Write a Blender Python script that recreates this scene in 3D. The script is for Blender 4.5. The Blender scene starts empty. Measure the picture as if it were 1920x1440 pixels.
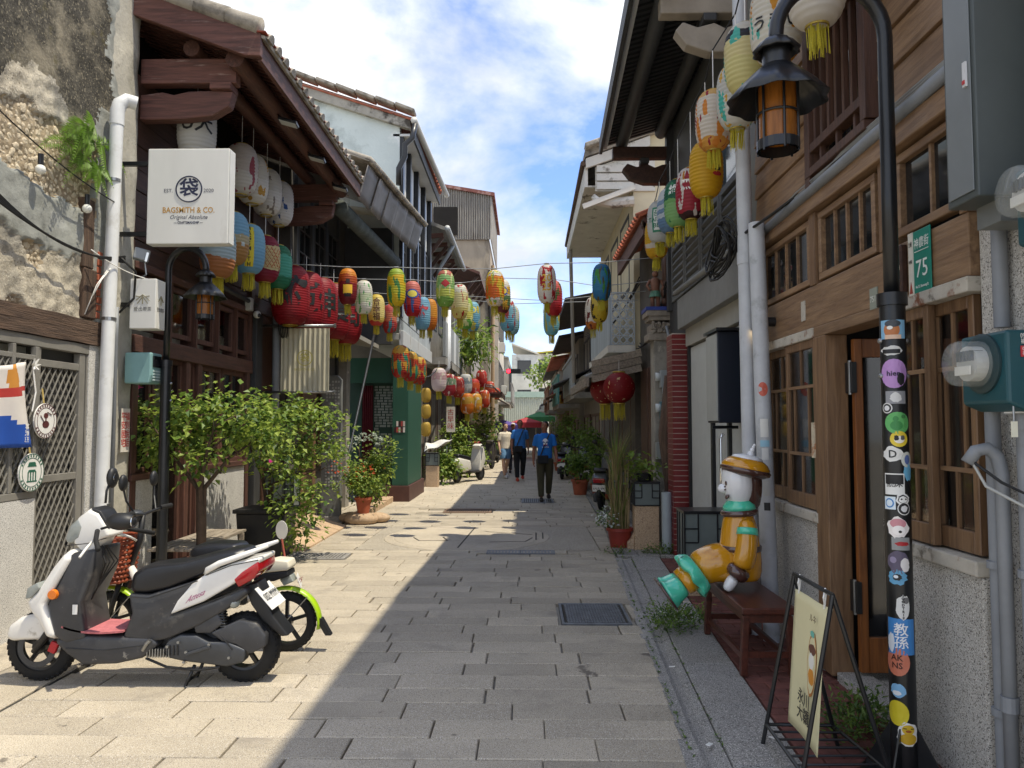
import bpy, bmesh, math, random
from mathutils import Vector, Matrix, Euler
from mathutils import noise as mnoise
random.seed(11)
R = random.Random(11)
S = bpy.context.scene
C = S.collection
PI = math.pi
rad = math.radians
# ------------------------------------------------------------------ camera
F_PX, VPX, VPY, CAM_H = 1400.0, 985.0, 795.0, 1.65
PITCH = math.atan((VPY - 720) / F_PX)
YAW = math.atan((VPX - 960) / F_PX * math.cos(PITCH))
cam_data = bpy.data.cameras.new('camera')
cam = bpy.data.objects.new('camera', cam_data)
C.objects.link(cam)
cam.location = (0, 0, CAM_H)
cam.rotation_euler = (PI / 2 + PITCH, 0, YAW)
cam_data.sensor_width = 36
cam_data.lens = 36 * F_PX / 1920
cam_data.clip_start = 0.05
cam_data.clip_end = 3000
S.camera = cam
CAM_R = Euler((PI / 2 + PITCH, 0, YAW)).to_matrix()
# ------------------------------------------------------------------ sky and sun
SUN = Vector((0.385, -0.13, 1.0)).normalized()
W = bpy.data.worlds.new('World')
S.world = W
W.use_nodes = True
nt = W.node_tree
nt.nodes.clear()
N = nt.nodes.new
out = N('ShaderNodeOutputWorld')
bg = N('ShaderNodeBackground')
sky = N('ShaderNodeTexSky')
sky.sky_type = 'NISHITA'
sky.sun_disc = False
sky.sun_elevation = math.asin(SUN.z)
sky.sun_rotation = math.atan2(SUN.x, SUN.y)
sky.air_density = 1.0
sky.dust_density = 0.6
sky.ozone_density = 2.0
tc = N('ShaderNodeTexCoord')
mp = N('ShaderNodeMapping')
mp.inputs['Scale'].default_value = (1.0, 1.0, 1.7)
mp.inputs['Location'].default_value = (0.9, 2.4, 0.1)
n1 = N('ShaderNodeTexNoise')
n1.inputs['Scale'].default_value = 2.2
n1.inputs['Detail'].default_value = 9
n1.inputs['Roughness'].default_value = 0.56
n1.inputs['Distortion'].default_value = 0.25
r1 = N('ShaderNodeValToRGB')
r1.color_ramp.elements[0].position = 0.42
r1.color_ramp.elements[1].position = 0.55
n2 = N('ShaderNodeTexNoise')
n2.inputs['Scale'].default_value = 4.0
n2.inputs['Detail'].default_value = 6
r2 = N('ShaderNodeValToRGB')
r2.color_ramp.elements[0].position = 0.3
r2.color_ramp.elements[0].color = (2.2, 2.35, 2.6, 1)
r2.color_ramp.elements[1].position = 0.7
r2.color_ramp.elements[1].color = (3.9, 3.95, 4.0, 1)
mix = N('ShaderNodeMixRGB')
tint = N('ShaderNodeMixRGB')
tint.blend_type = 'MULTIPLY'
tint.inputs[0].default_value = 1
tint.inputs[2].default_value = (0.53, 0.58, 0.72, 1)
L = nt.links.new
L(tc.outputs['Generated'], mp.inputs['Vector'])
L(mp.outputs['Vector'], n1.inputs['Vector'])
L(mp.outputs['Vector'], n2.inputs['Vector'])
L(n1.outputs['Fac'], r1.inputs['Fac'])
L(n2.outputs['Fac'], r2.inputs['Fac'])
L(r1.outputs['Color'], mix.inputs[0])
L(sky.outputs['Color'], tint.inputs[1])
L(tint.outputs['Color'], mix.inputs[1])
L(r2.outputs['Color'], mix.inputs[2])
L(mix.outputs['Color'], bg.inputs['Color'])
bg.inputs['Strength'].default_value = 0.15
L(bg.outputs['Background'], out.inputs['Surface'])
sl = bpy.data.lights.new('sun', 'SUN')
sl.energy = 2.0
sl.angle = rad(0.53)
sl.color = (1.0, 0.91, 0.73)
so = bpy.data.objects.new('sun', sl)
C.objects.link(so)
so.rotation_euler = (-SUN).to_track_quat('-Z', 'Y').to_euler()
so.location = (8, -3, 30)
S.view_settings.view_transform = 'Standard'
S.view_settings.look = 'None'
S.view_settings.exposure = 1.38
S.view_settings.gamma = 1
S.view_settings.use_curve_mapping = False
S.cycles.max_bounces = 9
S.cycles.diffuse_bounces = 7
S.cycles.use_adaptive_sampling = True
# ------------------------------------------------------------------ helpers
def at(px, py, X=None, Y=None, Z=None):
 """World point on the ray through a photograph pixel, at a known real coordinate."""
 d = CAM_R @ Vector(((px - 960) / F_PX, (720 - py) / F_PX, -1))
 o = Vector((0, 0, CAM_H))
 if X is not None:
  t = X / d.x
 elif Y is not None:
  t = Y / d.y
 else:
  t = (Z - CAM_H) / d.z
 return o + d * t
def hx(s):
 s = s.lstrip('#')
 v = [int(s[i:i + 2], 16) / 255 for i in (0, 2, 4)]
 return tuple(c / 12.92 if c <= .04045 else ((c + .055) / 1.055) ** 2.4 for c in v)
class MB:
 def __init__(s):
  s.v = []
  s.f = []
  s.mi = []
 def add(s, vs, fs, mi=0):
  b = len(s.v)
  s.v += [tuple(v) for v in vs]
  s.f += [tuple(i + b for i in f) for f in fs]
  s.mi += [mi] * len(fs)
  return s
 def box(s, x0, x1, y0, y1, z0, z1, mi=0):
  vs = [(x, y, z) for z in (z0, z1) for y in (y0, y1) for x in (x0, x1)]
  return s.add(vs, [(0, 2, 3, 1), (4, 5, 7, 6), (0, 1, 5, 4), (2, 6, 7, 3), (0, 4, 6, 2), (1, 3, 7, 5)], mi)
 def obox(s, c, size, rot=(0, 0, 0), mi=0):
  m = Euler(rot).to_matrix() if not isinstance(rot, Matrix) else rot
  c = Vector(c)
  hx_, hy, hz = [q / 2 for q in size]
  vs = [c + m @ Vector((x, y, z)) for z in (-hz, hz) for y in (-hy, hy) for x in (-hx_, hx_)]
  return s.add(vs, [(0, 2, 3, 1), (4, 5, 7, 6), (0, 1, 5, 4), (2, 6, 7, 3), (0, 4, 6, 2), (1, 3, 7, 5)], mi)
 def bar(s, p0, p1, w, h, up=(0, 0, 1), mi=0):
  p0, p1 = Vector(p0), Vector(p1)
  d = (p1 - p0).normalized()
  u = Vector(up)
  if abs(d.dot(u)) > .98:
   u = Vector((1, 0, 0))
  a = d.cross(u).normalized()
  u = a.cross(d).normalized()
  vs = []
  for p in (p0, p1):
   for sx, sy in ((-1, -1), (1, -1), (1, 1), (-1, 1)):
    vs.append(p + a * (sx * w / 2) + u * (sy * h / 2))
  return s.add(vs, [(3, 2, 1, 0), (4, 5, 6, 7), (0, 1, 5, 4), (1, 2, 6, 5), (2, 3, 7, 6), (3, 0, 4, 7)], mi)
 def cyl(s, p0, p1, r0, r1=None, n=12, mi=0):
  return s.tube([p0, p1], [r0, r0 if r1 is None else r1], n, mi)
 def tube(s, pts, r, n=8, mi=0, flat=1.0, up=None, closed=False):
  pts = [Vector(p) for p in pts]
  if not isinstance(r, (list, tuple)):
   r = [r] * len(pts)
  vs = []
  ref = Vector(up) if up else None
  prev = None
  for i, p in enumerate(pts):
   a = pts[i - 1] if (i > 0 or closed) else p
   b = pts[(i + 1) % len(pts)] if (i < len(pts) - 1 or closed) else p
   d = (b - a).normalized()
   if prev is None:
    u = ref or (Vector((0, 0, 1)) if abs(d.z) < .9 else Vector((1, 0, 0)))
   else:
    u = prev
   u = (u - d * u.dot(d))
   if u.length < 1e-5:
    u = d.orthogonal()
   u.normalize()
   prev = u
   w = d.cross(u)
   ri = r[i]
   ra, rb = ri if isinstance(ri, (tuple, list)) else (ri, ri * flat)
   for k in range(n):
    t = 2 * PI * k / n
    vs.append(p + w * (math.cos(t) * ra) + u * (math.sin(t) * rb))
  fs = []
  m = len(pts)
  for i in range(m if closed else m - 1):
   j = (i + 1) % m
   for k in range(n):
    l = (k + 1) % n
    fs.append((i * n + k, i * n + l, j * n + l, j * n + k))
  if not closed:
   fs.append(tuple(range(n - 1, -1, -1)))
   fs.append(tuple((m - 1) * n + k for k in range(n)))
  return s.add(vs, fs, mi)
 def lathe(s, prof, c=(0, 0, 0), n=16, mi=0, m=None, caps=True, mfun=None, rfun=None):
  """prof: list of (r, z). m: optional matrix for the axis."""
  c = Vector(c)
  vs = []
  for r, z in prof:
   for k in range(n):
    t = 2 * PI * k / n
    rr = r if rfun is None else r * rfun(t, z)
    p = Vector((math.cos(t) * rr, math.sin(t) * rr, z))
    vs.append(c + (m @ p if m else p))
  b = len(s.v)
  s.v += [tuple(v) for v in vs]
  for i in range(len(prof) - 1):
   for k in range(n):
    l = (k + 1) % n
    s.f.append((b + i * n + k, b + i * n + l, b + (i + 1) * n + l, b + (i + 1) * n + k))
    s.mi.append(mfun(i) if mfun else mi)
  if caps:
   s.f.append(tuple(b + k for k in range(n - 1, -1, -1)))
   s.mi.append(mfun(0) if mfun else mi)
   s.f.append(tuple(b + (len(prof) - 1) * n + k for k in range(n)))
   s.mi.append(mfun(len(prof) - 2) if mfun else mi)
  return s
 def prism(s, poly, vec, mi=0):
  """poly: 3D points in order, vec: extrusion vector."""
  n = len(poly)
  vec = Vector(vec)
  vs = [Vector(p) for p in poly] + [Vector(p) + vec for p in poly]
  nrm = Vector((0, 0, 0))
  for i in range(n):
   a, b = vs[i], vs[(i + 1) % n]
   nrm += a.cross(b)
  fs = [tuple(range(n)), tuple(range(2 * n - 1, n - 1, -1))]
  fs += [(i, n + i, n + (i + 1) % n, (i + 1) % n) for i in range(n)]
  if nrm.dot(vec) > 0:
   fs = [tuple(reversed(f)) for f in fs]
  return s.add(vs, fs, mi)
 def quad(s, a, b, c, d, mi=0):
  return s.add([a, b, c, d], [(0, 1, 2, 3)], mi)
 def ball(s, c, r, n=12, k=8, sc=(1, 1, 1), mi=0, m=None):
  prof = [(math.sin(PI * i / k) * 1.0, -math.cos(PI * i / k)) for i in range(k + 1)]
  prof[0] = (1e-3, -1)
  prof[-1] = (1e-3, 1)
  mm = Matrix.Diagonal(Vector((r * sc[0], r * sc[1], r * sc[2])))
  if m:
   mm = m @ mm
  return s.lathe(prof, c, n, mi, mm, True)
 def sheet(s, fn, nu, nv, mi=0):
  vs = [fn(i / nu, j / nv) for j in range(nv + 1) for i in range(nu + 1)]
  fs = [(j * (nu + 1) + i, j * (nu + 1) + i + 1, (j + 1) * (nu + 1) + i + 1, (j + 1) * (nu + 1) + i)
              for j in range(nv) for i in range(nu)]
  return s.add(vs, fs, mi)
 def mesh(s, name, mats, smooth=False):
  me = bpy.data.meshes.new(name)
  me.from_pydata(s.v, [], s.f)
  for m in (mats if isinstance(mats, (list, tuple)) else [mats]):
   me.materials.append(m)
  if len(me.materials) > 1:
   me.polygons.foreach_set('material_index', s.mi)
  if smooth:
   me.polygons.foreach_set('use_smooth', [True] * len(me.polygons))
  me.update()
  return me
 def build(s, name, mats, parent=None, smooth=False, bevel=0, seg=2, solid=0, sub=0, auto=False):
  return link(name, s.mesh(name, mats, smooth or auto), parent, bevel, seg, solid, sub, auto)
def link(name, data, parent=None, bevel=0, seg=2, solid=0, sub=0, auto=False):
 o = bpy.data.objects.new(name, data)
 C.objects.link(o)
 if parent:
  o.parent = parent
  o.matrix_parent_inverse = parent.matrix_basis.inverted()
 if solid:
  md = o.modifiers.new('solid', 'SOLIDIFY')
  md.thickness = solid
  md.offset = 0
 if bevel:
  md = o.modifiers.new('bevel', 'BEVEL')
  md.width = bevel
  md.segments = seg
  md.limit_method = 'ANGLE'
  md.angle_limit = rad(35)
 if sub:
  md = o.modifiers.new('sub', 'SUBSURF')
  md.levels = sub
  md.render_levels = sub
 if auto:
  md = o.modifiers.new('split', 'EDGE_SPLIT')
  md.split_angle = rad(38)
 return o
def tag(o, label, cat, group=None, kind=None):
 if label:
  o['label'] = label
 if cat:
  o['category'] = cat
 if group:
  o['group'] = group
 if kind:
  o['kind'] = kind
 return o
def thing(name, label, cat, loc=(0, 0, 0), rz=0, group=None):
 o = bpy.data.objects.new(name, None)
 o.empty_display_size = .1
 C.objects.link(o)
 o.location = loc
 o.rotation_euler = (0, 0, rz)
 o.matrix_basis = Matrix.LocRotScale(Vector(loc), Euler((0, 0, rz)), None)
 return tag(o, label, cat, group)
def struct(o):
 o['kind'] = 'structure'
 return o
def stuff(o):
 o['kind'] = 'stuff'
 return o
def local(o, parent):
 """Reparent o so that its mesh coordinates are the parent's own."""
 o.parent = parent
 o.matrix_parent_inverse = Matrix()
 return o
def copy_tree(o, parent=None):
 c = o.copy()
 C.objects.link(c)
 if parent:
  c.parent = parent
  c.matrix_parent_inverse = o.matrix_parent_inverse.copy()
 for ch in list(o.children):
  copy_tree(ch, c)
 return c
def dup(root, loc, rz=0, label=None, scale=None):
 c = copy_tree(root)
 c.location = loc
 c.rotation_euler = (0, 0, rz)
 if scale:
  c.scale = (scale,) * 3 if not isinstance(scale, tuple) else scale
 if label:
  c['label'] = label
 return c
# ------------------------------------------------------------------ materials
MATS = {}
def mat(name, col, rough=.75, var=.18, scale=6.0, bump=0.0, bscale=40.0, metal=0.0, col2=None, lo=.35, hi=.65,
  stretch=(1, 1, 1), coat=0, rv=0.0, emit=None, trans=0, alpha=1, spec=.5, speck=None, speckscale=150, detail=5,
  dist=0.0, translucent=0, stain=None, stscale=1.5, world=False, wave=None):
 if name in MATS:
  return MATS[name]
 if isinstance(col, str):
  col = hx(col)
 m = bpy.data.materials.new(name)
 m.use_nodes = True
 t = m.node_tree
 b = t.nodes['Principled BSDF']
 lk = t.links.new
 nn = t.nodes.new
 tco = nn('ShaderNodeTexCoord')
 mpn = nn('ShaderNodeMapping')
 mpn.inputs['Scale'].default_value = stretch
 if world:
  geo = nn('ShaderNodeNewGeometry')
  lk(geo.outputs['Position'], mpn.inputs['Vector'])
 else:
  lk(tco.outputs['Object'], mpn.inputs['Vector'])
 oi = nn('ShaderNodeObjectInfo')
 vec = mpn.outputs['Vector']
 if rv:
  ad = nn('ShaderNodeVectorMath')
  ad.operation = 'ADD'
  sc = nn('ShaderNodeMath')
  sc.operation = 'MULTIPLY'
  sc.inputs[1].default_value = 37.0
  lk(oi.outputs['Random'], sc.inputs[0])
  lk(mpn.outputs['Vector'], ad.inputs[0])
  lk(sc.outputs[0], ad.inputs[1])
  vec = ad.outputs[0]
 no = nn('ShaderNodeTexNoise')
 no.inputs['Scale'].default_value = scale
 no.inputs['Detail'].default_value = detail
 no.inputs['Roughness'].default_value = .6
 no.inputs['Distortion'].default_value = dist
 lk(vec, no.inputs['Vector'])
 cr = nn('ShaderNodeValToRGB')
 cr.color_ramp.elements[0].position = lo
 cr.color_ramp.elements[1].position = hi
 if col2 is None:
  c0 = tuple(c * (1 - var) for c in col)
  c1 = tuple(min(1, c * (1 + var * .6)) for c in col)
 else:
  c0 = hx(col2) if isinstance(col2, str) else col2
  c1 = col
 cr.color_ramp.elements[0].color = (*c0, 1)
 cr.color_ramp.elements[1].color = (*c1, 1)
 lk(no.outputs['Fac'], cr.inputs['Fac'])
 colout = cr.outputs['Color']
 def mixin(fac, c, blend='MIX'):
  nonlocal colout
  mx = nn('ShaderNodeMixRGB')
  mx.blend_type = blend
  lk(fac, mx.inputs[0])
  lk(colout, mx.inputs[1])
  mx.inputs[2].default_value = (*c, 1)
  colout = mx.outputs['Color']
 if speck:
  for i, (sc_, c_) in enumerate(speck):
   v = nn('ShaderNodeTexNoise')
   v.inputs['Scale'].default_value = speckscale * (1 + .37 * i)
   v.inputs['Detail'].default_value = 1
   lk(vec, v.inputs['Vector'])
   r = nn('ShaderNodeValToRGB')
   r.color_ramp.elements[0].position = sc_
   r.color_ramp.elements[1].position = sc_ + .05
   lk(v.outputs['Fac'], r.inputs['Fac'])
   mixin(r.outputs['Color'], hx(c_) if isinstance(c_, str) else c_)
 if stain:
  for i, (lo_, hi_, c_) in enumerate(stain):
   v = nn('ShaderNodeTexNoise')
   v.inputs['Scale'].default_value = stscale * (1 + .6 * i)
   v.inputs['Detail'].default_value = 7
   v.inputs['Roughness'].default_value = .68
   ofs = nn('ShaderNodeVectorMath')
   ofs.inputs[1].default_value = (13.1 * (i + 1), 3.7, 8.2 * (i + 1))
   lk(vec, ofs.inputs[0])
   lk(ofs.outputs[0], v.inputs['Vector'])
   r = nn('ShaderNodeValToRGB')
   r.color_ramp.elements[0].position = lo_
   r.color_ramp.elements[1].position = hi_
   lk(v.outputs['Fac'], r.inputs['Fac'])
   mixin(r.outputs['Color'], hx(c_) if isinstance(c_, str) else c_)
 if rv:
  h = nn('ShaderNodeHueSaturation')
  mr = nn('ShaderNodeMapRange')
  mr.inputs['To Min'].default_value = 1 - rv
  mr.inputs['To Max'].default_value = 1 + rv
  lk(oi.outputs['Random'], mr.inputs['Value'])
  lk(mr.outputs['Result'], h.inputs['Value'])
  lk(colout, h.inputs['Color'])
  colout = h.outputs['Color']
 lk(colout, b.inputs['Base Color'])
 b.inputs['Roughness'].default_value = rough
 b.inputs['Metallic'].default_value = metal
 b.inputs['Specular IOR Level'].default_value = spec
 b.inputs['Coat Weight'].default_value = coat
 b.inputs['Coat Roughness'].default_value = .06
 if trans:
  b.inputs['Transmission Weight'].default_value = trans
  b.inputs['IOR'].default_value = 1.45
 if alpha < 1:
  b.inputs['Alpha'].default_value = alpha
 if emit:
  b.inputs['Emission Color'].default_value = (*(hx(emit[0])), 1)
  b.inputs['Emission Strength'].default_value = emit[1]
 if bump:
  bn = nn('ShaderNodeTexNoise')
  bn.inputs['Scale'].default_value = bscale
  bn.inputs['Detail'].default_value = 6
  bn.inputs['Roughness'].default_value = .65
  lk(vec, bn.inputs['Vector'])
  bp = nn('ShaderNodeBump')
  bp.inputs['Strength'].default_value = bump
  bp.inputs['Distance'].default_value = min(.02, .5 / bscale)
  lk(bn.outputs['Fac'], bp.inputs['Height'])
  lk(bp.outputs['Normal'], b.inputs['Normal'])
 if translucent:
  tr = nn('ShaderNodeBsdfTranslucent')
  lk(colout, tr.inputs['Color'])
  ms = nn('ShaderNodeMixShader')
  ms.inputs[0].default_value = translucent
  lk(b.outputs[0], ms.inputs[1])
  lk(tr.outputs[0], ms.inputs[2])
  lk(ms.outputs[0], t.nodes['Material Output'].inputs['Surface'])
 MATS[name] = m
 return m
def flat(hexcol, rough=.6, **k):
 return mat('paint ' + hexcol + str(rough), hexcol, rough, var=k.pop('var', .06), **k)
# wood: grain runs along the stretched axis
def wood(name, col, col2, axis='y', rough=.62, bump=.25, rv=.12, **k):
 st = {'x': (1.2, 14, 14), 'y': (14, 1.2, 14), 'z': (14, 14, 1.2)}[axis]
 return mat(name, col, rough, col2=col2, scale=2.2, stretch=st, lo=.28, hi=.7, bump=bump, bscale=6, rv=rv, dist=.6, **k)
m_concrete = mat('aged concrete', '#8f8b82', .9, .2, 3, .35, 60, stain=[(.52, .7, '#5c5850'), (.58, .66, '#b5b0a4')])
m_plaster = mat('old lime plaster', '#b3aa98', .95, .25, 9, .9, 40, world=True, detail=10, speck=[(.62, '#7d7466'), (.63, '#d8d0be')], speckscale=55,
    stain=[(.48, .62, '#8f8c84'), (.54, .66, '#cfc6b2'), (.60, .68, '#77736a')], stscale=1.1)
m_mould = mat('black mould plaster', '#4b473e', .95, .4, 11, .9, 40, world=True, detail=10, speck=[(.6, '#7f7765'), (.61, '#24211c')], speckscale=45,
              stain=[(.52, .66, '#8a8270'), (.56, .66, '#2f2c26'), (.60, .70, '#5b5436')], stscale=1.6)
m_patch = mat('grey cement patch', '#93958f', .9, .18, 9, .5, 40, world=True, detail=9, stain=[(.55, .72, '#aeb0ac'), (.58, .7, '#6f716c')])
m_rubble = mat('coral rubble stone', '#cdbfa6', .95, .25, 9, .9, 50, rv=.0, world=True, stain=[(.56, .66, '#93826a'), (.60, .7, '#d6cbb4')])
m_mortar = mat('crumbly mortar', '#a3937a', .98, .3, 18, 1, 60, world=True)
m_terrazzo = mat('washed pebble terrazzo', '#b4b1aa', .85, .1, 4, .35, 300, speck=[(.57, '#5f5d59'), (.6, '#dcd9d2'), (.63, '#8b7b68')], speckscale=130, world=True)
m_terrazzo_w = mat('pale pebble terrazzo', '#c4c2bd', .85, .1, 4, .4, 300, speck=[(.57, '#6f6d6a'), (.6, '#efeeea')], speckscale=140, world=True)
m_granite = mat('flamed granite', '#aca18d', .85, .18, 1.1, .3, 200, rv=.12,
    speck=[(.58, '#7a7369'), (.61, '#d0c9bc')], speckscale=150, stain=[(.56, .72, '#8b8376'), (.66, .70, '#6a6257'), (.70, .73, '#c9c2b4')], stscale=1.7)
m_granite_g = mat('grey granite slab', '#8f8c87', .85, .15, 3, .3, 220, rv=.08, speck=[(.57, '#55524d'), (.6, '#c9c5bd')], speckscale=120)
m_granite_t = mat('tan granite', '#b79b7c', .8, .15, 3, .3, 200, rv=.05, speck=[(.6, '#7d6450'), (.6, '#d9c7ad')], speckscale=110)
m_joint = mat('dark joint sand', '#3d3a34', .98, .3, 9, .5, 80)
m_brickpave = mat('red paving brick', '#6d423a', .9, .25, 12, .4, 80, rv=.16)
m_soil = mat('damp soil', '#3a3128', .98, .3, 20, .8, 60)
m_iron = mat('cast iron', '#6d7073', .55, .25, 12, .3, 90, metal=.25)
m_black = mat('black painted steel', '#16181b', .38, .2, 8, .05, 60, coat=.15)
m_blackp = mat('black plastic', '#1c1d1f', .5, .2, 8, .08, 120)
m_rubber = mat('tyre rubber', '#161616', .8, .25, 20, .3, 120)
m_steel = mat('dull steel', '#9a9c9d', .35, .15, 10, .05, 60, metal=.9)
m_chrome = mat('chrome', '#d8dadc', .12, .05, 5, metal=1)
m_pvc = mat('white pvc pipe', '#d9dbdb', .5, .08, 5, .05, 60, stain=[(.56, .7, '#b7b5ae')], stscale=2.5)
m_pvcg = mat('grey pvc pipe', '#7f8388', .5, .1, 6, .06, 60, stain=[(.58, .72, '#6a6a68')])
m_pipew = mat('grimy white pipe', '#b9bcc0', .55, .1, 6, .06, 60, stain=[(.56, .7, '#8d8f90')], stscale=3)
m_white = mat('white enamel', '#e4e3de', .45, .06, 4)
m_signwhite = mat('white acrylic sign', '#e9e9e4', .35, .05, 3, translucent=.15, stretch=(1, 1, .25), stain=[(.60, .78, '#cfccc2')], stscale=4)
m_glass = mat('dark window glass', '#1a1d1f', .05, .2, 2, spec=.9)
m_glass_in = mat('shop window glass', '#101010', .04, .1, 2, alpha=.42, spec=1.0, coat=1)
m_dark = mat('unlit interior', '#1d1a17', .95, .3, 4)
m_redwood_x = wood('dark red painted timber x', '#7a5146', '#4a312a', 'x', stain=[(.60, .72, '#a08a80')], stscale=2)
m_redwood_y = wood('dark red painted timber y', '#664338', '#412b24', 'y', stain=[(.62, .76, '#94796e')], stscale=2)
m_redwood_z = wood('dark red painted timber z', '#664338', '#412b24', 'z', stain=[(.62, .76, '#94796e')], stscale=2)
m_oldwood_x = wood('grey weathered wood x', '#6a5444', '#3a2d25', 'x', .9, .7)
m_oldwood_z = wood('grey weathered wood z', '#6a5444', '#3a2d25', 'z', .9, .7)
m_oldwood_y = wood('grey weathered wood y', '#6a5444', '#3a2d25', 'y', .9, .7)
m_brown_y = wood('brown varnished cedar y', '#95785a', '#664c37', 'y', .5, .2, rv=.14)
m_brown_z = wood('brown varnished cedar z', '#87694c', '#59402c', 'z', .5, .2)
m_dbrown_z = wood('dark brown timber z', '#5a3d2e', '#38241b', 'z', .55, .2)
m_dbrown_y = wood('dark brown timber y', '#4d3226', '#2e1c15', 'y', .55, .2)
m_orange_z = wood('orange door wood z', '#8d5526', '#5f3415', 'z', .4, .1)
m_bench = wood('bench rosewood', '#5a2f22', '#3a1c14', 'y', .35, .1)
m_paleboard = wood('bleached board', '#a59a8b', '#6d6358', 'y', .9, .4)
m_tile = mat('grey clay roof tile', '#a39c90', .95, .2, 5, .4, 40, rv=.18, stain=[(.5, .66, '#5f5a52')], stscale=3)
m_tiler = mat('red clay roof tile', '#a95f45', .9, .25, 5, .4, 40, rv=.18, stain=[(.55, .7, '#5b3c31')], stscale=3)
m_tin = mat('galvanised tin', '#85827f', .6, .2, 3, .12, 30, metal=.15, rv=.1, stain=[(.6, .75, '#6f6a66')], stscale=2)
m_rustin = mat('rusty corrugated iron', '#9b978e', .65, .2, 3, .1, 30, metal=.2, stretch=(3, 3, .5), stain=[(.55, .72, '#6d6258'), (.63, .72, '#7a4a36')], stscale=1.2)
m_charcoal = mat('charcoal painted wood', '#3a3b3c', .6, .15, 6, .15, 40)
m_greypaint = mat('grey painted board', '#5c5e5e', .6, .1, 6, .1, 40)
m_greylight = mat('light grey painted board', '#7c7d7b', .6, .1, 6, .1, 40)
m_wire = mat('black cable', '#151515', .6, .2, 10)
m_gold = mat('gold paper collar', '#b39a3e', .45, .2, 20, metal=.3)
m_tassel = mat('yellow silk tassel', '#cfc138', .8, .25, 30, translucent=.2)
def text(s, size, loc, right, up, m, name='lettering', parent=None, align='CENTER', ext=.0004, bold=0, width=None, shear=0, spacing=1):
 """Lettering as mesh: right and up are world vectors of the reading direction."""
 cu = bpy.data.curves.new('lettering', 'FONT')
 cu.body = s
 cu.size = size
 cu.align_x = align
 cu.align_y = 'CENTER'
 cu.extrude = ext
 cu.offset = bold
 cu.resolution_u = 2
 cu.shear = shear
 cu.space_character = spacing
 to = bpy.data.objects.new('lettering', cu)
 me = bpy.data.meshes.new_from_object(to)
 bpy.data.objects.remove(to)
 me.materials.clear()
 me.materials.append(m)
 rgt, upv = Vector(right).normalized(), Vector(up).normalized()
 nrm = rgt.cross(upv)
 xs = [v.co.x for v in me.vertices] or [0]
 k = 1
 if width and max(xs) > min(xs):
  k = width / (max(xs) - min(xs))
 l = Vector(loc)
 for v in me.vertices:
  c = v.co.copy()
  v.co = l + rgt * (c.x * k) + upv * c.y + nrm * (c.z + ext)
 return link(name, me, parent)
def wraptext(s, size, m, fn, parent, name='lettering', bold=.004, width=None, step=.02, rot=0):
 """Lettering laid on a curved surface: fn(u, v) -> world point."""
 cu = bpy.data.curves.new('lettering', 'FONT')
 cu.body = s
 cu.size = size
 cu.align_x = 'CENTER'
 cu.align_y = 'CENTER'
 cu.offset = bold
 cu.resolution_u = 2
 cu.space_line = .95
 to = bpy.data.objects.new('lettering', cu)
 me = bpy.data.meshes.new_from_object(to)
 bpy.data.objects.remove(to)
 bm = bmesh.new()
 bm.from_mesh(me)
 if bm.verts:
  x0, x1 = min(v.co.x for v in bm.verts), max(v.co.x for v in bm.verts)
  y0, y1 = min(v.co.y for v in bm.verts), max(v.co.y for v in bm.verts)
  for ax, a, b in (((1, 0, 0), x0, x1), ((0, 1, 0), y0, y1)):
   q = a + step
   while q < b:
    bmesh.ops.bisect_plane(bm, geom=bm.verts[:] + bm.edges[:] + bm.faces[:], plane_co=Vector(ax) * q, plane_no=ax)
    q += step
  k = width / (x1 - x0) if width and x1 > x0 else 1
  cr, sr = math.cos(rot), math.sin(rot)
  for v in bm.verts:
   x, y = v.co.x * k, v.co.y
   v.co = fn(x * cr - y * sr, x * sr + y * cr)
 bm.to_mesh(me)
 bm.free()
 me.materials.clear()
 me.materials.append(m)
 return link(name, me, parent)
def blob(n, rx, ry, jit=.0, seed=0):
 q = random.Random(seed)
 return [((rx * (1 + q.uniform(-jit, jit))) * math.cos(2 * PI * i / n), (ry * (1 + q.uniform(-jit, jit))) * math.sin(2 * PI * i / n)) for i in range(n)]
# ================================================================== ground
m_asph = mat('worn street surface', '#a39c8e', .95, .2, .6, .2, 30)
g = struct(MB().box(-400, 400, -60, 900, -.6, -.03).build('ground', m_asph))
def gx(y):
 """Left edge of the drain channel on the right-hand side of the street."""
 return .815 + .055 * (y - 3.7) if y < 12 else 1.27 + .025 * (y - 12)
def chamfer_box(sx, sy, h, c=.006):
 vs = []
 for z, d in ((-h, 0), (-c, 0), (0, c)):
  for x, y in ((-1, -1), (1, -1), (1, 1), (-1, 1)):
   vs.append((x * (sx / 2 - d), y * (sy / 2 - d), z))
 fs = [(8, 9, 10, 11)]
 for i in range(2):
  for k in range(4):
   l = (k + 1) % 4
   fs.append((i * 4 + k, i * 4 + l, i * 4 + 4 + l, i * 4 + 4 + k))
 return vs, fs
road = struct(MB().box(-3.06, 1.9, -2, 34, -.2, -.032).build('road', m_joint))
HOLES = [(-2.25, .98, 9.84, 12.12), (.28, .9, 6.23, 6.97), (-.52, .40, 9.55, 9.84), (-1.55, -.62, 13.9, 14.6), (-.1, .62, 15.7, 16.6), (-2.95, -2.2, 9.15, 9.6)]
pav = []
yy = 2.3
row = 0
q = random.Random(5)
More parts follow.
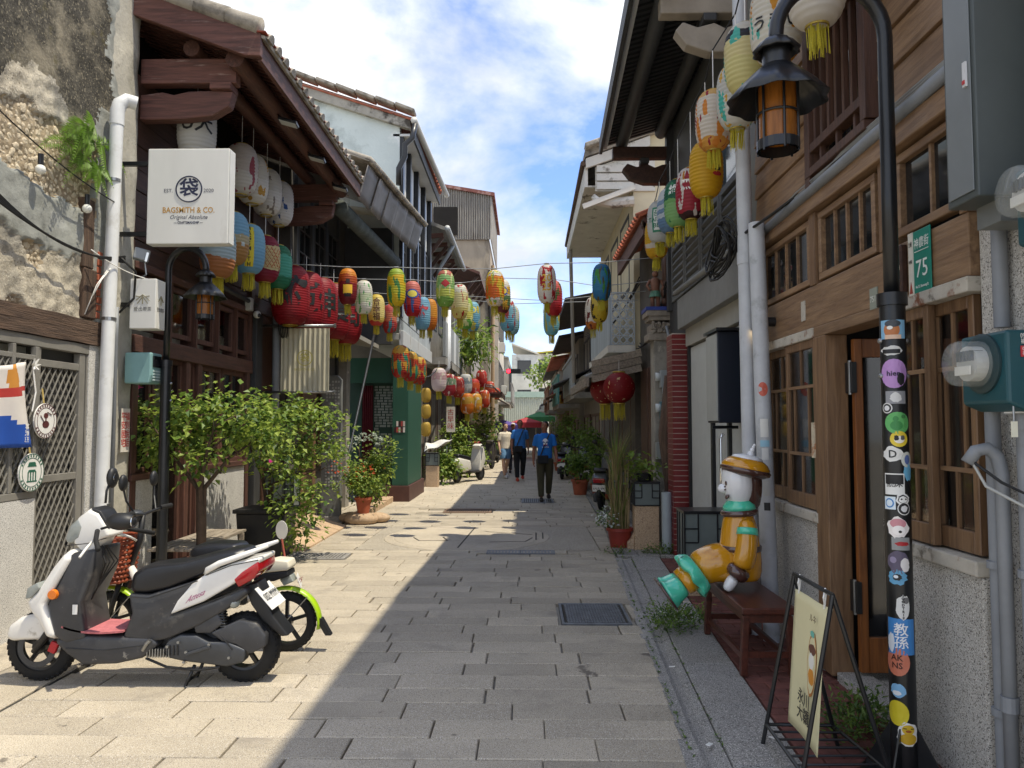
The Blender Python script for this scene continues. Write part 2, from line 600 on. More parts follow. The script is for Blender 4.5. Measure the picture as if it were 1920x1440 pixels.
while yy < 33:
 dep = .243 + q.uniform(-.008, .008)
 xx = -3.02 - q.uniform(0, .55) if row % 2 else -3.02 - q.uniform(.2, .62)
 xe = gx(yy + dep / 2) - .012
 while xx < xe - .02:
  ln = .635 + q.uniform(-.03, .03)
  a, b = max(xx, -3.02), min(xx + ln, xe)
  if xe - b < .14:
   b = xe
   ln = b - xx
  if b - a > .07:
   pav.append((a, b, yy, yy + dep))
  xx += ln
 yy += dep
 row += 1
def inhole(p):
 for h in HOLES:
  if p[0] < h[1] and p[1] > h[0] and p[2] < h[3] and p[3] > h[2]:
   return h
 return None
pav2 = []
for p in pav:
 h = inhole(p)
 if not h:
  pav2.append(p)
  continue
 cy = (p[2] + p[3]) / 2
 if not (h[2] < cy < h[3]):
  y0, y1 = (p[2], h[2]) if cy < h[2] else (h[3], p[3])
  pav2.append((p[0], p[1], y0 + .001, y1 - .001))
 else:
  if p[0] < h[0] - .05:
   pav2.append((p[0], h[0], p[2], p[3]))
  if p[1] > h[1] + .05:
   pav2.append((h[1], p[1], p[2], p[3]))
pav2.sort(key=lambda p: p[2])
vis = [p for p in pav2 if p[3] > 3.3]
early = [p for p in pav2 if p[3] <= 3.3]
proto = {}
far = MB()
for i, p in enumerate(vis + early):
 gap = .006 + .012 * q.random() ** 2
 sx, sy = p[1] - p[0] - gap, p[3] - p[2] - gap * .5 - .002
 c = Vector(((p[0] + p[1]) / 2 + q.uniform(-.003, .003), (p[2] + p[3]) / 2, q.uniform(0, .006)))
 if i < 300:
  key = round(sx, 2)
  if key not in proto:
   me = bpy.data.meshes.new('paver')
   v, f = chamfer_box(key, .238, .05)
   me.from_pydata(v, [], f)
   me.materials.append(m_granite)
   proto[key] = me
  o = link('paver', proto[key], road)
  o.location = c
  o.scale = (sx / key, sy / .238, 1)
  o.rotation_euler = (q.uniform(-.006, .006), q.uniform(-.004, .004), q.uniform(-.004, .004))
 else:
  v, f = chamfer_box(sx, sy, .05)
  far.add([Vector(a) + c for a in v], f)
stuff(far.build('distant_pavers', m_granite, road))
# medallion of rough granite with a carved ring
md = MB()
md.box(-2.24, .97, 9.86, 12.1, -.05, .002)
med = md.build('medallion_panel', mat('rough granite', '#a39a89', .9, .12, 1.3, .6, 120, speck=[(.56, '#6a655c'), (.60, '#d2cabc')], speckscale=70), road)
mc = (-.85, 10.98, 0)
MB().lathe([(.001, .008), (1.04, .008), (1.046, .003), (1.056, .003), (1.07, .010), (1.19, .010), (1.20, .001)], mc, 64).build('carved_ring', m_granite, med)
sl_ = MB()
for a, b in (((-1.5, 10.6), (-1.1, 10.62)), ((-1.5, 10.6), (-1.62, 10.9)), ((-1.1, 10.62), (-1.2, 10.95)), ((-.5, 10.5), (.0, 10.55)), ((0, 10.55), (.1, 10.9)), ((-.6, 11.5), (.1, 11.2)), ((-.9, 10.0), (-.8, 11.95)), ((.15, 10.7), (.16, 11.4)), ((.25, 10.8), (.26, 11.4))):
 sl_.bar((*a, .009), (*b, .009), .02, .004)
sl_.build('carved_line', m_joint, med)
# iron covers and grates set in the paving
def cover(name, x0, x1, y0, y1, label, m=m_iron, kind='dimple'):
 t = thing(name, label, 'manhole cover' if kind == 'dimple' else 'drain grate', ((x0 + x1) / 2, (y0 + y1) / 2, 0))
 fr = MB()
 for a in ((x0, x1, y0, y0 + .025), (x0, x1, y1 - .025, y1), (x0, x0 + .025, y0 + .025, y1 - .025), (x1 - .025, x1, y0 + .025, y1 - .025)):
  fr.box(*a, -.05, .012)
 fr.build('rim', m, t, bevel=.004)
 pl = MB().box(x0 + .03, x1 - .03, y0 + .03, y1 - .03, -.05, .004)
 pl.build('plate', m_joint, t)
 b = MB()
 if kind == 'dimple':
  n, k = 20, 20
  for i in range(n):
   for j in range(k):
    cx = x0 + .06 + (x1 - x0 - .12) * i / (n - 1)
    cy = y0 + .06 + (y1 - y0 - .12) * j / (k - 1)
    if (i + j) % 2:
     b.box(cx - .013, cx + .013, cy - .009, cy + .009, .003, .011)
    else:
     b.box(cx - .006, cx + .006, cy - .018, cy + .018, .003, .011)
  stuff(b.build('raised_pattern', m, t))
 else:
  n = int((x1 - x0 - .06) / .04)
  for i in range(n):
   cx = x0 + .04 + (x1 - x0 - .08) * i / (n - 1)
   b.box(cx - .011, cx + .011, y0 + .026, y1 - .026, -.02, .010)
  for yq in (y0 + (y1 - y0) / 3, y0 + 2 * (y1 - y0) / 3):
   b.box(x0 + .03, x1 - .03, yq - .008, yq + .008, -.02, .006)
  stuff(b.build('grate_bars', m, t))
 return t
cover('manhole_cover', .30, .88, 6.25, 6.95, 'square dimpled iron manhole cover in the shaded paving by the bench')
cover('drain_grate', -.5, .38, 9.57, 9.83, 'narrow barred grate just in front of the round paving medallion', kind='g')
m_rustg = mat('rusty grate iron', '#7a6350', .8, .3, 14, .3, 60)
cover('drain_grate', -1.53, -.64, 13.92, 14.58, 'rusty barred grate in the sunlit paving behind the medallion', m_rustg, 'g')
cover('drain_grate', -.08, .6, 15.72, 16.58, 'dark grate under the feet of the walking man', kind='g')
cover('drain_grate', -2.93, -2.22, 9.17, 9.58, 'grey slotted drain cover beside the black planter', m_granite_g, 'g')
# gutter along the right-hand side, segment by segment
gut = struct(MB().box(.80, 1.6, 2, 9.4, -.3, -.07).build('gutter', m_joint))
y0 = 2.4
while y0 < 9.3:
 ln = .42 + q.uniform(-.05, .08)
 y1 = min(y0 + ln, 9.35)
 b = MB()
 def prof(y):
  x = gx(y)
  return [(x - .04, .003), (x + .05, .005), (x + .054, -.012), (x + .085, -.024), (x + .12, -.02), (x + .145, -.002), (x + .175, .004), (x + .175, -.12), (x - .04, -.12)]
 A, B = prof(y0 + .004), prof(y1 - .004)
 n = len(A)
 dz = q.uniform(-.006, .004)
 vs = [(x, y0 + .004, z + dz) for x, z in A] + [(x, y1 - .004, z + dz) for x, z in B]
 b.add(vs, [(i, (i + 1) % n, n + (i + 1) % n, n + i) for i in range(n)] + [tuple(range(n))[::-1], tuple(range(n, 2 * n))])
 b.build('gutter_stone', m_granite_g, gut)
 y0 = y1
# pavement strip of large granite slabs, then red brick up to the house wall
side = struct(MB().box(.98, 2.06, 1.6, 13.8, -.25, -.034).build('pavement', m_joint))
y0 = 2.2
while y0 < 9.2:
 y1 = y0 + .78 + q.uniform(-.05, .08)
 xa, xb = gx((y0 + y1) / 2) + .185, gx((y0 + y1) / 2) + .53
 k = .055
 b = MB()
 v, f = chamfer_box(xb - xa, y1 - y0 - .012, .06, .007)
 b.add([Vector(a) + Vector(((xa + xb) / 2 + k * a[1], (y0 + y1) / 2, .004 + q.uniform(0, .006))) for a in v], f)
 b.build('slab', m_granite_g, side)
 y0 = y1
bme = bpy.data.meshes.new('brick')
v, f = chamfer_box(.205, .1, .05, .004)
bme.from_pydata(v, [], f)
bme.materials.append(m_brickpave)
yb = 2.95
r_ = 0
nb = 0
while yb < 9.3:
 xb = gx(yb) + .545 - (.106 if r_ % 2 else 0)
 while xb < 1.98 and nb < 299:
  o = link('brick', bme, side)
  x_ = max(xb, gx(yb) + .545)
  w = min(xb + .205, 2.015) - x_
  o.location = (x_ + w / 2, yb + .05, q.uniform(.0, .007))
  o.scale = (w / .205, 1, 1)
  o.rotation_euler = (q.uniform(-.01, .01), q.uniform(-.01, .01), 0)
  nb += 1
  xb += .213
 yb += .108
 r_ += 1
# granite slabs of the right side beyond the gutter
v, f = chamfer_box(.3, .6, .06, .007)
for yb in [9.45 + .62 * k for k in range(8)]:
 for j in range(3):
  o_ = MB()
  xl = gx(yb) + .02 + j * .27
  vv, ff = chamfer_box(.26, .6, .06, .007)
  o_.add([Vector(a) + Vector((xl + .13, yb + .3, .008 + q.uniform(0, .012))) for a in vv], ff)
  o_.build('slab', m_granite_g, side)
rg = MB()
for k in range(14):
 ya = 14.3 + k * .45
 x = gx(ya)
 rg.box(x, x + .06, ya, ya + .44, -.1, .012)
 rg.box(x + .15, x + .2, ya, ya + .44, -.1, .010)
rg.build('far_gutter_edge', m_granite_g, gut)
# left verge between the paving and the houses
lv = struct(MB().box(-4.3, -3.03, -1, 30, -.25, -.008).build('verge', m_joint))
y0 = 2.4
while y0 < 15.5:
 y1 = y0 + .62 + q.uniform(-.04, .1)
 for j, (xa, xb) in enumerate(((-3.94, -3.50), (-3.49, -3.04))):
  o_ = MB()
  vv, ff = chamfer_box(xb - xa - .01, y1 - y0 - .012, .06, .007)
  o_.add([Vector(a) + Vector(((xa + xb) / 2, (y0 + y1) / 2, q.uniform(0, .012))) for a in vv], ff)
  o_.build('slab', m_granite, lv)
 y0 = y1
# sloping granite ramp slabs in front of the second shop
for i, (ya, yb) in enumerate(((9.75, 10.6), (10.62, 11.5), (11.52, 12.0))):
 b = MB()
 b.prism([(-2.86, ya, -.02), (-2.86, ya, .03), (-3.45, ya, .22), (-3.45, ya, -.02)], (0, yb - ya - .012, 0))
 b.build('ramp_slab', m_granite_t, lv, bevel=.008)
for i in range(5):
 ya = 12.9 + i * .75
 b = MB().box(-3.02, -2.8, ya, ya + .73, -.05, .10 + (.02 if i % 2 else 0))
 b.build('kerb_stone', m_granite_t, lv, bevel=.012)
# ================================================================== shared building helpers
def window(parent, X, y0, y1, z0, z1, nx, nz, mf, fr=.05, mu=.022, face=1, glass=None, depth=.06, name='window', rec=.035, zs=None, ys=None):
 """A framed window in a wall that looks along +X (face 1) or -X (face -1)."""
 glass = glass or m_glass
 xo, xi = X, X - face * depth
 xa, xb = min(xo, xi), max(xo, xi)
 f = MB()
 f.box(xa, xb, y0, y1, z0, z0 + fr)
 f.box(xa, xb, y0, y1, z1 - fr, z1)
 f.box(xa, xb, y0, y0 + fr, z0 + fr, z1 - fr)
 f.box(xa, xb, y1 - fr, y1, z0 + fr, z1 - fr)
 w = f.build(name, mf, parent, bevel=.004, seg=1)
 ys = ys or [i / nx for i in range(nx + 1)]
 zs = zs or [i / nz for i in range(nz + 1)]
 Y = [y0 + fr + (y1 - y0 - 2 * fr) * t for t in ys]
 Z = [z0 + fr + (z1 - z0 - 2 * fr) * t for t in zs]
 xg = X - face * rec
 xm = X - face * (rec - .018)
 for y in Y[1:-1]:
  MB().box(min(xm, xg - face * .01), max(xm, xg - face * .01), y - mu / 2, y + mu / 2, z0 + fr, z1 - fr).build('muntin', mf, w)
 for z in Z[1:-1]:
  MB().box(min(xm, xg - face * .01) - .002, max(xm, xg - face * .01) + .002, y0 + fr, y1 - fr, z - mu / 2, z + mu / 2).build('muntin', mf, w)
 for i in range(len(Y) - 1):
  for j in range(len(Z) - 1):
   MB().box(min(xg, xg - face * .004), max(xg, xg - face * .004), Y[i] + .001, Y[i + 1] - .001, Z[j] + .001, Z[j + 1] - .001).build('pane', glass, w)
 return w
def tile_roof(parent, xe, xr, ze, zr, ya, yb, m, pitch=.24, r=.062, face=1, cap=True, first=True):
 """Pantile roof: eave at (xe, ze), ridge at (xr, zr), from ya to yb."""
 sl = Vector((xr - xe, 0, zr - ze))
 L_ = sl.length
 d = sl.normalized()
 nrm = Vector((-d.z, 0, d.x))
 if nrm.z < 0:
  nrm = -nrm
 b = MB()
 e0, r0 = Vector((xe, 0, ze)), Vector((xr, 0, zr))
 b.prism([(xe, ya, ze), (xr, ya, zr), (xr - nrm.x * .03, ya, zr - nrm.z * .03), (xe - nrm.x * .03, ya, ze - nrm.z * .03)], (0, yb - ya, 0))
 roof = b.build('roof', m, parent)
 n = max(1, int(round((yb - ya) / pitch)))
 rest = MB()
 for i in range(n):
  yc = ya + (i + .5) * (yb - ya) / n
  for k, (s0, s1) in enumerate(((-.02, .32), (.30, L_))):
   tgt = MB() if k == 0 else rest
   P0, P1 = e0 + d * s0 + Vector((0, yc, 0)), e0 + d * s1 + Vector((0, yc, 0))
   vs = []
   for P, rr in ((P0, r * 1.06), (P1, r * .96)):
    for j in range(7):
     t = PI * j / 6
     vs.append(P + Vector((0, math.cos(t) * rr, 0)) + nrm * (math.sin(t) * rr))
   fs = [(j, j + 1, 8 + j, 7 + j) for j in range(6)] + [(6, 5, 4, 3, 2, 1, 0), (0, 7, 13, 6)]
   tgt.add(vs, fs)
   if k == 0:
    tgt.build('tile', m, roof, smooth=False)
 rest.build('tile_courses', m, roof)
 return roof
# ================================================================== old plaster house, nearest on the left
XL = -3.95
old = thing('old_house', 'crumbling plaster and rubble house wall with lattice gate at the near left', 'house', (XL, 5, 0))
def zone(y, z):
 """Which layer of the old wall shows: 0 mould, 1 rubble mortar, 2 grey patch, 3 plaster."""
 w = mnoise.noise(Vector((y * 1.6, z * 1.6, 3.1))) * .35 + mnoise.noise(Vector((y * 6, z * 6, 9.7))) * .16 + mnoise.noise(Vector((y * 19, z * 19, 1.7))) * .07
 if y + w * .45 - (.16 if z > 4.6 else 0) > 6.72 - (.10 if z > 5.1 else 0):
  return 2
 zz = z + w * .5
 if zz > 4.42 + .22 * mnoise.noise(Vector((y * 2.3, z * 2.3, 8))):
  return 0
 if zz > 4.16:
  return 3
 if zz > 3.56:
  return 1
 if zz > 3.12 + .14 * math.sin(y * 5):
  return 2
 return 1 if mnoise.noise(Vector((y * 3.1, z * 2.0, 5.5))) > -.02 else 3
def oldx(y, z):
 k = zone(y, z)
 x = XL + {0: .0, 1: -.035, 2: .012, 3: -.006}[k]
 x += mnoise.noise(Vector((y * 2, z * 2, 0))) * .02 + mnoise.noise(Vector((y * 11, z * 11, 4))) * (.018 if k in (1, 3) else .007)
 return x
def wall_sheet(ya, yb, za, zb, cell=.028):
 b = MB()
 nu, nv = int((yb - ya) / cell), int((zb - za) / cell)
 b.sheet(lambda u, v: (oldx(ya + (yb - ya) * u, za + (zb - za) * v), ya + (yb - ya) * u, za + (zb - za) * v), nu, nv)
 k = 0
 for j in range(nv):
  for i in range(nu):
   b.mi[k] = zone(ya + (yb - ya) * (i + .5) / nu, za + (zb - za) * (j + .5) / nv)
   k += 1
 return b
wb = wall_sheet(4.2, 7.34, 2.52, 6.6, .023)
wb.build('wall', [m_mould, m_mortar, m_patch, m_plaster], old, smooth=True)
core = MB()
core.box(-4.4, -4.03, 3.6, 5.86, 2.3, 7.6)
core.box(-4.4, -4.03, 5.86, 7.36, 2.3, 7.6)
core.box(-4.4, -4.0, 6.78, 7.36, 0, 2.3)
core.box(-4.4, -3.99, 3.6, 4.22, 0, 7.6)
core.box(-4.4, -4.02, 4.22, 5.95, 0, 1.1)
core.build('wall_core', m_plaster, old)
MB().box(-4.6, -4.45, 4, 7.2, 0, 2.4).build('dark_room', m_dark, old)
# rubble stones that show where the plaster has fallen away
stone_me = []
for k in range(6):
 bm = bmesh.new()
 bmesh.ops.create_icosphere(bm, subdivisions=2, radius=1)
 for v in bm.verts:
  n_ = mnoise.noise(v.co * 1.3 + Vector((k * 7.1, 0, 0)))
  n2_ = mnoise.noise(v.co * 3.1 + Vector((k * 3.1, 5, 0)))
  v.co = v.co * (1 + n_ * .45 + n2_ * .18)
  v.co.x *= .55
 me = bpy.data.meshes.new('stone')
 bm.to_mesh(me)
 bm.free()
 me.materials.append(m_rubble)
 stone_me.append(me)
q = random.Random(21)
placed = []
tries = 0
while len(placed) < 560 and tries < 30000:
 tries += 1
 y, z = q.uniform(5.0, 7.2), q.uniform(2.6, 4.55)
 if zone(y, z) != 1:
  continue
 r = q.uniform(.014, .044)
 if any((y - a) ** 2 + (z - b) ** 2 < ((r + c) * .93) ** 2 for a, b, c in placed):
  continue
 placed.append((y, z, r))
placed.sort(key=lambda p: -p[2])
for i, (y, z, r) in enumerate(placed[:290]):
 o = link('stone', stone_me[i % 6], old)
 o.location = Vector((oldx(y, z) - .004, y, z))
 o.scale = (r * .75, r * q.uniform(.95, 1.25), r * q.uniform(.7, 1.05))
 o.rotation_euler = (q.uniform(0, 6), 0, 0)
sm = MB()
for (y, z, r) in placed[290:]:
 sm.ball((oldx(y, z), y, z), r, 7, 5, (.5, 1.2, .9))
stuff(sm.build('small_rubble', m_rubble, old))
# timber lintel, post and cement pilaster
lt = MB()
def lint(u, v):
 y = 4.3 + 2.52 * u
 a = 2 * PI * v
 rr = 1 + .06 * mnoise.noise(Vector((y * 3, a, 0)))
 return (-3.99 + .085 * max(-.9, min(.9, 1.3 * math.cos(a))) * rr, y, 2.47 + .005 * u + .115 * max(-.92, min(.92, 1.3 * math.sin(a))) * rr)
lt.sheet(lint, 40, 16)
lt.build('lintel', m_oldwood_y, old)
pw = MB()
for k, (za, zb, ya, yb) in enumerate(((2.6, 3.05, 6.52, 6.72), (3.05, 3.68, 6.50, 6.66))):
 pw.box(-4.02, -3.925, ya, yb, za, zb)
pw.build('post', m_oldwood_z, old, bevel=.012)
pc = MB()
def pil(u, v):
 a = -.15 + 1.3 * u
 z = -.02 + 7.6 * v
 j = .015 * mnoise.noise(Vector((z * 3, u * 4, 2)))
 if u < .5:
  t = u * 2
  return (-3.90 + j - (.07 * (1 - t) ** 2), 6.80 + .50 * t, z)
 t = (u - .5) * 2
 return (-3.90 + j - .35 * t, 7.30 + .05 * math.sin(t * 3) + j, z)
pc.sheet(pil, 20, 90)
pc.build('pilaster', mat('pilaster cement', '#b0aca0', .92, .12, 3, .4, 30, world=True, stain=[(.52, .64, '#8f8c80'), (.56, .68, '#c8c3b4'), (.62, .7, '#6b665a')], stscale=1.3), old, smooth=True)
bk = MB()
for i in range(9):
 z = 2.62 + i * .07
 bk.box(-4.0, -3.935 + .006 * (i % 3), 6.74, 6.80, z, z + .058)
bk.build('bricks', m_tiler, old, bevel=.006)
MB().box(-4.02, -3.93, 6.64, 6.80, 0, 2.36).build('gate_jamb', m_terrazzo_w, old)
MB().box(-4.0, -3.915, 4.0, 5.93, 0, 1.06).build('dado', m_terrazzo_w, old)
# lattice window grille and folding lattice gate in grey steel
m_gate = mat('grey gate paint', '#7d7a73', .6, .12, 5, .1, 60)
def lattice(ya, yb, za, zb, X, name, parent, dx=.075, dz=.125):
 b = MB()
 w = .012
 H_, W_ = zb - za, yb - ya
 k = dz / dx
 for sgn in (1, -1):
  c0 = -W_ * k if sgn > 0 else 0
  c = math.floor(c0 / (dz)) * dz
  top = H_ if sgn > 0 else H_ + W_ * k
  while c < top:
   y_lo, y_hi = 0, W_
   if sgn > 0:
    y_lo = max(y_lo, (0 - c) / k)
    y_hi = min(y_hi, (H_ - c) / k)
   else:
    y_lo = max(y_lo, (c - H_) / k)
    y_hi = min(y_hi, c / k)
   if y_hi - y_lo > .01:
    o_ = .005 * sgn
    b.bar((X + o_, ya + y_lo, za + c + sgn * k * y_lo), (X + o_, ya + y_hi, za + c + sgn * k * y_hi), .006, w, (1, 0, 0))
   c += dz
 return stuff(b.build(name, m_gate, parent))
gate = thing('lattice_gate', 'tall grey steel gate of diamond lattice beside the white downpipe', 'gate', (-3.97, 6.3, 0))
fr = MB()
for ya, yb in ((5.94, 5.99), (6.52, 6.60), (6.62, 6.645)):
 fr.box(-4.0, -3.94, ya, yb, .02, 2.27)
fr.box(-4.0, -3.94, 5.99, 6.52, .02, .07)
fr.box(-3.99, -3.945, 5.99, 6.52, 1.17, 1.23)
fr.box(-3.99, -3.945, 5.99, 6.52, 2.12, 2.18)
fr.build('frame', m_gate, gate, bevel=.004)
MB().box(-4.01, -3.93, 4.2, 6.64, 2.275, 2.36).build('head_rail', m_gate, gate, bevel=.004)
lattice(5.99, 6.52, .07, 1.17, -3.965, 'lattice', gate)
lattice(5.99, 6.52, 1.23, 2.12, -3.965, 'lattice', gate)
MB().box(-4.05, -4.03, 5.95, 6.64, .02, 2.28).build('backing_sheet', flat('#4f4d49', .8), gate)
gr = thing('window_grille', 'grey diamond lattice window grille with round signs at the far left', 'grille', (-3.96, 5.3, 1.1))
fr = MB()
for ya, yb in ((4.3, 4.34), (5.30, 5.335), (5.62, 5.655), (5.89, 5.93)):
 fr.box(-3.96, -3.915, ya, yb, 1.12, 2.27)
fr.box(-3.96, -3.915, 4.3, 5.93, 1.065, 1.12)
fr.box(-3.955, -3.92, 4.3, 5.93, 2.16, 2.2)
fr.build('frame', m_gate, gr, bevel=.004)
lattice(4.34, 5.30, 1.12, 2.16, -3.935, 'lattice', gr, .065, .115)
lattice(5.335, 5.62, 1.12, 2.16, -3.935, 'lattice', gr, .065, .115)
lattice(5.655, 5.89, 1.12, 2.16, -3.935, 'lattice', gr, .065, .115)
MB().box(-4.05, -4.035, 4.2, 5.94, 1.1, 2.27).build('window_glass', mat('frosted pane', '#8c8a7e', .4, .15, 3), gr)
# ================================================================== first timber shop on the left
sh = thing('timber_shop', 'dark red timber shop house with deep tiled eave on the left', 'house', (-4, 9.5, 0))
XE, ZE = -2.62, 5.44
Y0, Y1 = 7.2, 11.7
SL = .36
b = MB()
b.box(-4.6, -4.35, 7.36, 11.7, 0, 6.6)
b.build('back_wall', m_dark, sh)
# lower wall and dado pieces
for ya, yb in ((7.36, 7.86), (9.0, 10.42)):
 MB().box(-4.2, -3.93, ya, yb, 0, 1.08).build('dado', m_terrazzo_w, sh, bevel=.01)
 MB().box(-4.2, -3.90, ya, yb, 1.08, 1.15).build('sill', m_redwood_y, sh, bevel=.006)
for y in (7.44, 8.62, 8.93, 10.5):
 MB().box(-4.1, -3.92, y - .055, y + .055, 0.02, 2.38).build('post', m_redwood_z, sh, bevel=.008)
MB().box(-4.12, -3.90, 7.36, 10.6, 2.37, 2.55).build('beam', m_redwood_y, sh, bevel=.01)
MB().box(-4.1, -3.91, 7.36, 10.6, 3.22, 3.30).build('beam', m_redwood_y, sh, bevel=.008)
# lower glazing, curtain and door
m_curt = mat('cream curtain', '#c9c5b4', .9, .06, 8)
window(sh, -3.97, 7.5, 7.84, 1.15, 2.37, 1, 2, m_redwood_z, .05, .03)
window(sh, -3.97, 8.68, 8.88, .05, 2.37, 1, 2, m_redwood_z, .04, .03, glass=m_glass_in)
window(sh, -3.97, 7.88, 8.56, .06, 2.37, 1, 1, m_redwood_z, .05, .03, glass=m_glass_in, name='shop_door')
window(sh, -3.97, 9.0, 9.66, 1.15, 2.37, 2, 2, m_redwood_z, .06, .035, glass=m_glass_in)
window(sh, -3.97, 9.68, 10.44, 1.15, 2.37, 2, 2, m_redwood_z, .06, .035, glass=m_glass_in)
cb = MB()
cb.sheet(lambda u, v: (-4.12 + .02 * math.sin(u * 60), 7.95 + .6 * u, 1.5 + .8 * v), 60, 2)
cb.build('curtain', m_curt, sh, smooth=True)
MB().box(-4.1, -4.08, 7.9, 8.55, 2.2, 2.36).build('pelmet', m_curt, sh)
cb = MB()
cb.sheet(lambda u, v: (-4.12 + .02 * math.sin(u * 90), 7.6 + 2.9 * u, 2.56 + .28 * v), 90, 2)
cb.build('curtain', m_curt, sh, smooth=True)
# upper row of small windows
ye = [7.56, 8.14, 8.78, 9.42, 10.02, 10.56]
for i in range(5):
 window(sh, -3.96, ye[i] + .02, ye[i + 1] - .02, 2.62, 3.2, 1, 1, m_redwood_z, .06, .03, glass=m_glass_in)
 MB().box(-4.1, -3.91, ye[i + 1] - .02, ye[i + 1] + .02, 2.55, 3.22).build('mullion', m_redwood_z, sh)
# dark horizontal cladding above
z = 3.30
for i in range(8):
 hgt = .22 + .02 * (i % 3)
 MB().box(-4.08, -3.95 + .008 * (i % 2), 7.36, 11.62, z + .004, z + hgt).build('plank', m_dbrown_y, sh, bevel=.006)
 z += hgt + .002
for y in (9.15, 10.6, 11.58):
 MB().box(-4.05, -3.91, y - .06, y + .06, 3.31, 5.35).build('post', m_dbrown_z, sh)
# far bay: charcoal post and door
MB().box(-4.1, -3.86, 10.62, 10.86, 0, 3.25).build('post', m_charcoal, sh, bevel=.01)
MB().box(-4.15, -3.98, 10.86, 11.62, 0, 3.3).build('wall', m_dbrown_z, sh)
# roof: tiles, boards, purlins and carved brackets
rf = tile_roof(sh, XE + .04, -6.2, ZE + .06, ZE + .06 + SL * (6.2 + XE), Y0 - .02, Y1, m_tile, .235, .07)
for i in range(7):
 x0, x1 = XE - .02 - i * .32, XE - .02 - (i + 1) * .32 - .05
 f = lambda x: ZE + .12 + SL * (XE - x)
 b = MB()
 b.tube([(x0, Y0 + .0, f(x0) + .03), (x1, Y0 + .0, f(x1) + .03)], [.095, .085], 10)
 b.build('verge_tile', m_tile, rf, smooth=True)
b = MB()
b.prism([(XE, 7.16, ZE + .10), (XE, 7.16, ZE - .15), (XE - .16, 7.16, ZE - .14), (-4.2, 7.16, ZE + .10 + SL * 1.58 - .27), (-4.2, 7.16, ZE + .10 + SL * 1.58)], (0, .07, 0))
b.build('rake_board', m_redwood_x, sh, bevel=.006)
b = MB()
b.prism([(XE - .01, 7.235, ZE + .06), (XE - .01, 7.235, ZE - .17), (XE - .055, 7.235, ZE - .17), (XE - .055, 7.235, ZE + .06)], (0, Y1 - 7.24, 0))
b.build('fascia', m_redwood_y, sh, bevel=.005)
MB().box(XE - .03, XE + .055, 7.14, Y1, ZE + .115 - .03, ZE + .125 - .03).build('flashing', mat('red rust flashing', '#8e3f2a', .6, .2, 8, .1, 40), sh)
y = 7.34
while y < Y1 - .05:
 b = MB()
 b.bar((XE - .07, y, ZE - .01), (-4.3, y, ZE - .01 + SL * (4.3 + XE - .07)), .035, .055, (0, 0, 1))
 b.build('rafter', m_redwood_x, sh)
 y += .105
MB().prism([(XE - .06, 7.25, ZE + .03), (-4.35, 7.25, ZE + .03 + SL * 1.73), (-4.35, 7.25, ZE + .05 + SL * 1.73), (XE - .06, 7.25, ZE + .05)], (0, Y1 - 7.3, 0)).build('soffit', m_dbrown_y, sh)
MB().tube([(-2.93, 7.30, 5.34), (-2.93, 11.68, 5.34)], .095, 14).build('purlin', m_redwood_y, sh, auto=True)
MB().tube([(-3.42, 7.40, 5.50), (-3.42, 11.68, 5.50)], .085, 14).build('purlin', m_redwood_y, sh, auto=True)
for yb_ in (7.42, 11.45):
 MB().box(-3.95, -2.96, yb_, yb_ + .13, 5.14, 5.40).build('tie_beam', m_redwood_x, sh, bevel=.01)
 b = MB()
 pr_ = [(-3.95, 5.02), (-3.72, 5.05), (-3.6, 5.02), (-3.45, 5.055), (-3.2, 5.06), (-2.99, 5.05), (-3.03, 4.90), (-3.2, 4.80), (-3.5, 4.765), (-3.95, 4.76)]
 b.prism([(x, yb_, z) for x, z in pr_], (0, .13, 0))
 b.build('carved_bracket', m_redwood_x, sh, bevel=.012)
 b = MB()
 b.box(-3.22, -3.0, yb_ - .04, yb_ + .17, 5.062, 5.138)
 b.build('bracket_block', m_redwood_x, sh, bevel=.012)
# floodlights clipped to the purlin
for i, y in enumerate((8.55, 9.75, 11.0)):
 lab = ('nearest', 'middle', 'farthest')[i]
 t = thing('flood_light', lab + ' of three black floodlights clamped under the left eave', 'floodlight', (-2.86, y, 5.2), 0, 'floodlights under the left eave')
 MB().obox((-2.78, y, 5.19), (.22, .16, .035), (0, .25, .1)).build('housing', m_black, t, bevel=.008)
 MB().obox((-2.782, y, 5.169), (.19, .13, .006), (0, .25, .1)).build('lens', mat('lamp lens', '#c8cac5', .2, .05), t)
 MB().tube([(-2.9, y - .06, 5.27), (-2.82, y - .09, 5.2), (-2.78, y - .09, 5.19)], .008, 6).build('bracket', m_black, t)
# ================================================================== second house: tin awning
tn = thing('tin_awning_house', 'dark narrow house with a galvanised tin skirt under its eave', 'house', (-3.8, 13.5, 0))
MB().box(-4.4, -3.75, 11.72, 15.5, 0, 6.2).build('wall', mat('grey sooty wall', '#55524d', .9, .2, 3, .2, 30), tn)
b = MB()
ya, yb = 11.72, 15.55
nn_ = 150
def cor(u, v):
 y = ya + (yb - ya) * u
 x = -2.50 + .36 * u
 return (x - 2.1 * v, y, 5.86 + .75 * v + .022 * math.sin(u * nn_ * .9))
b.sheet(cor, 300, 2)
b.build('corrugated_roof', m_rustin, tn, solid=.006, smooth=True)
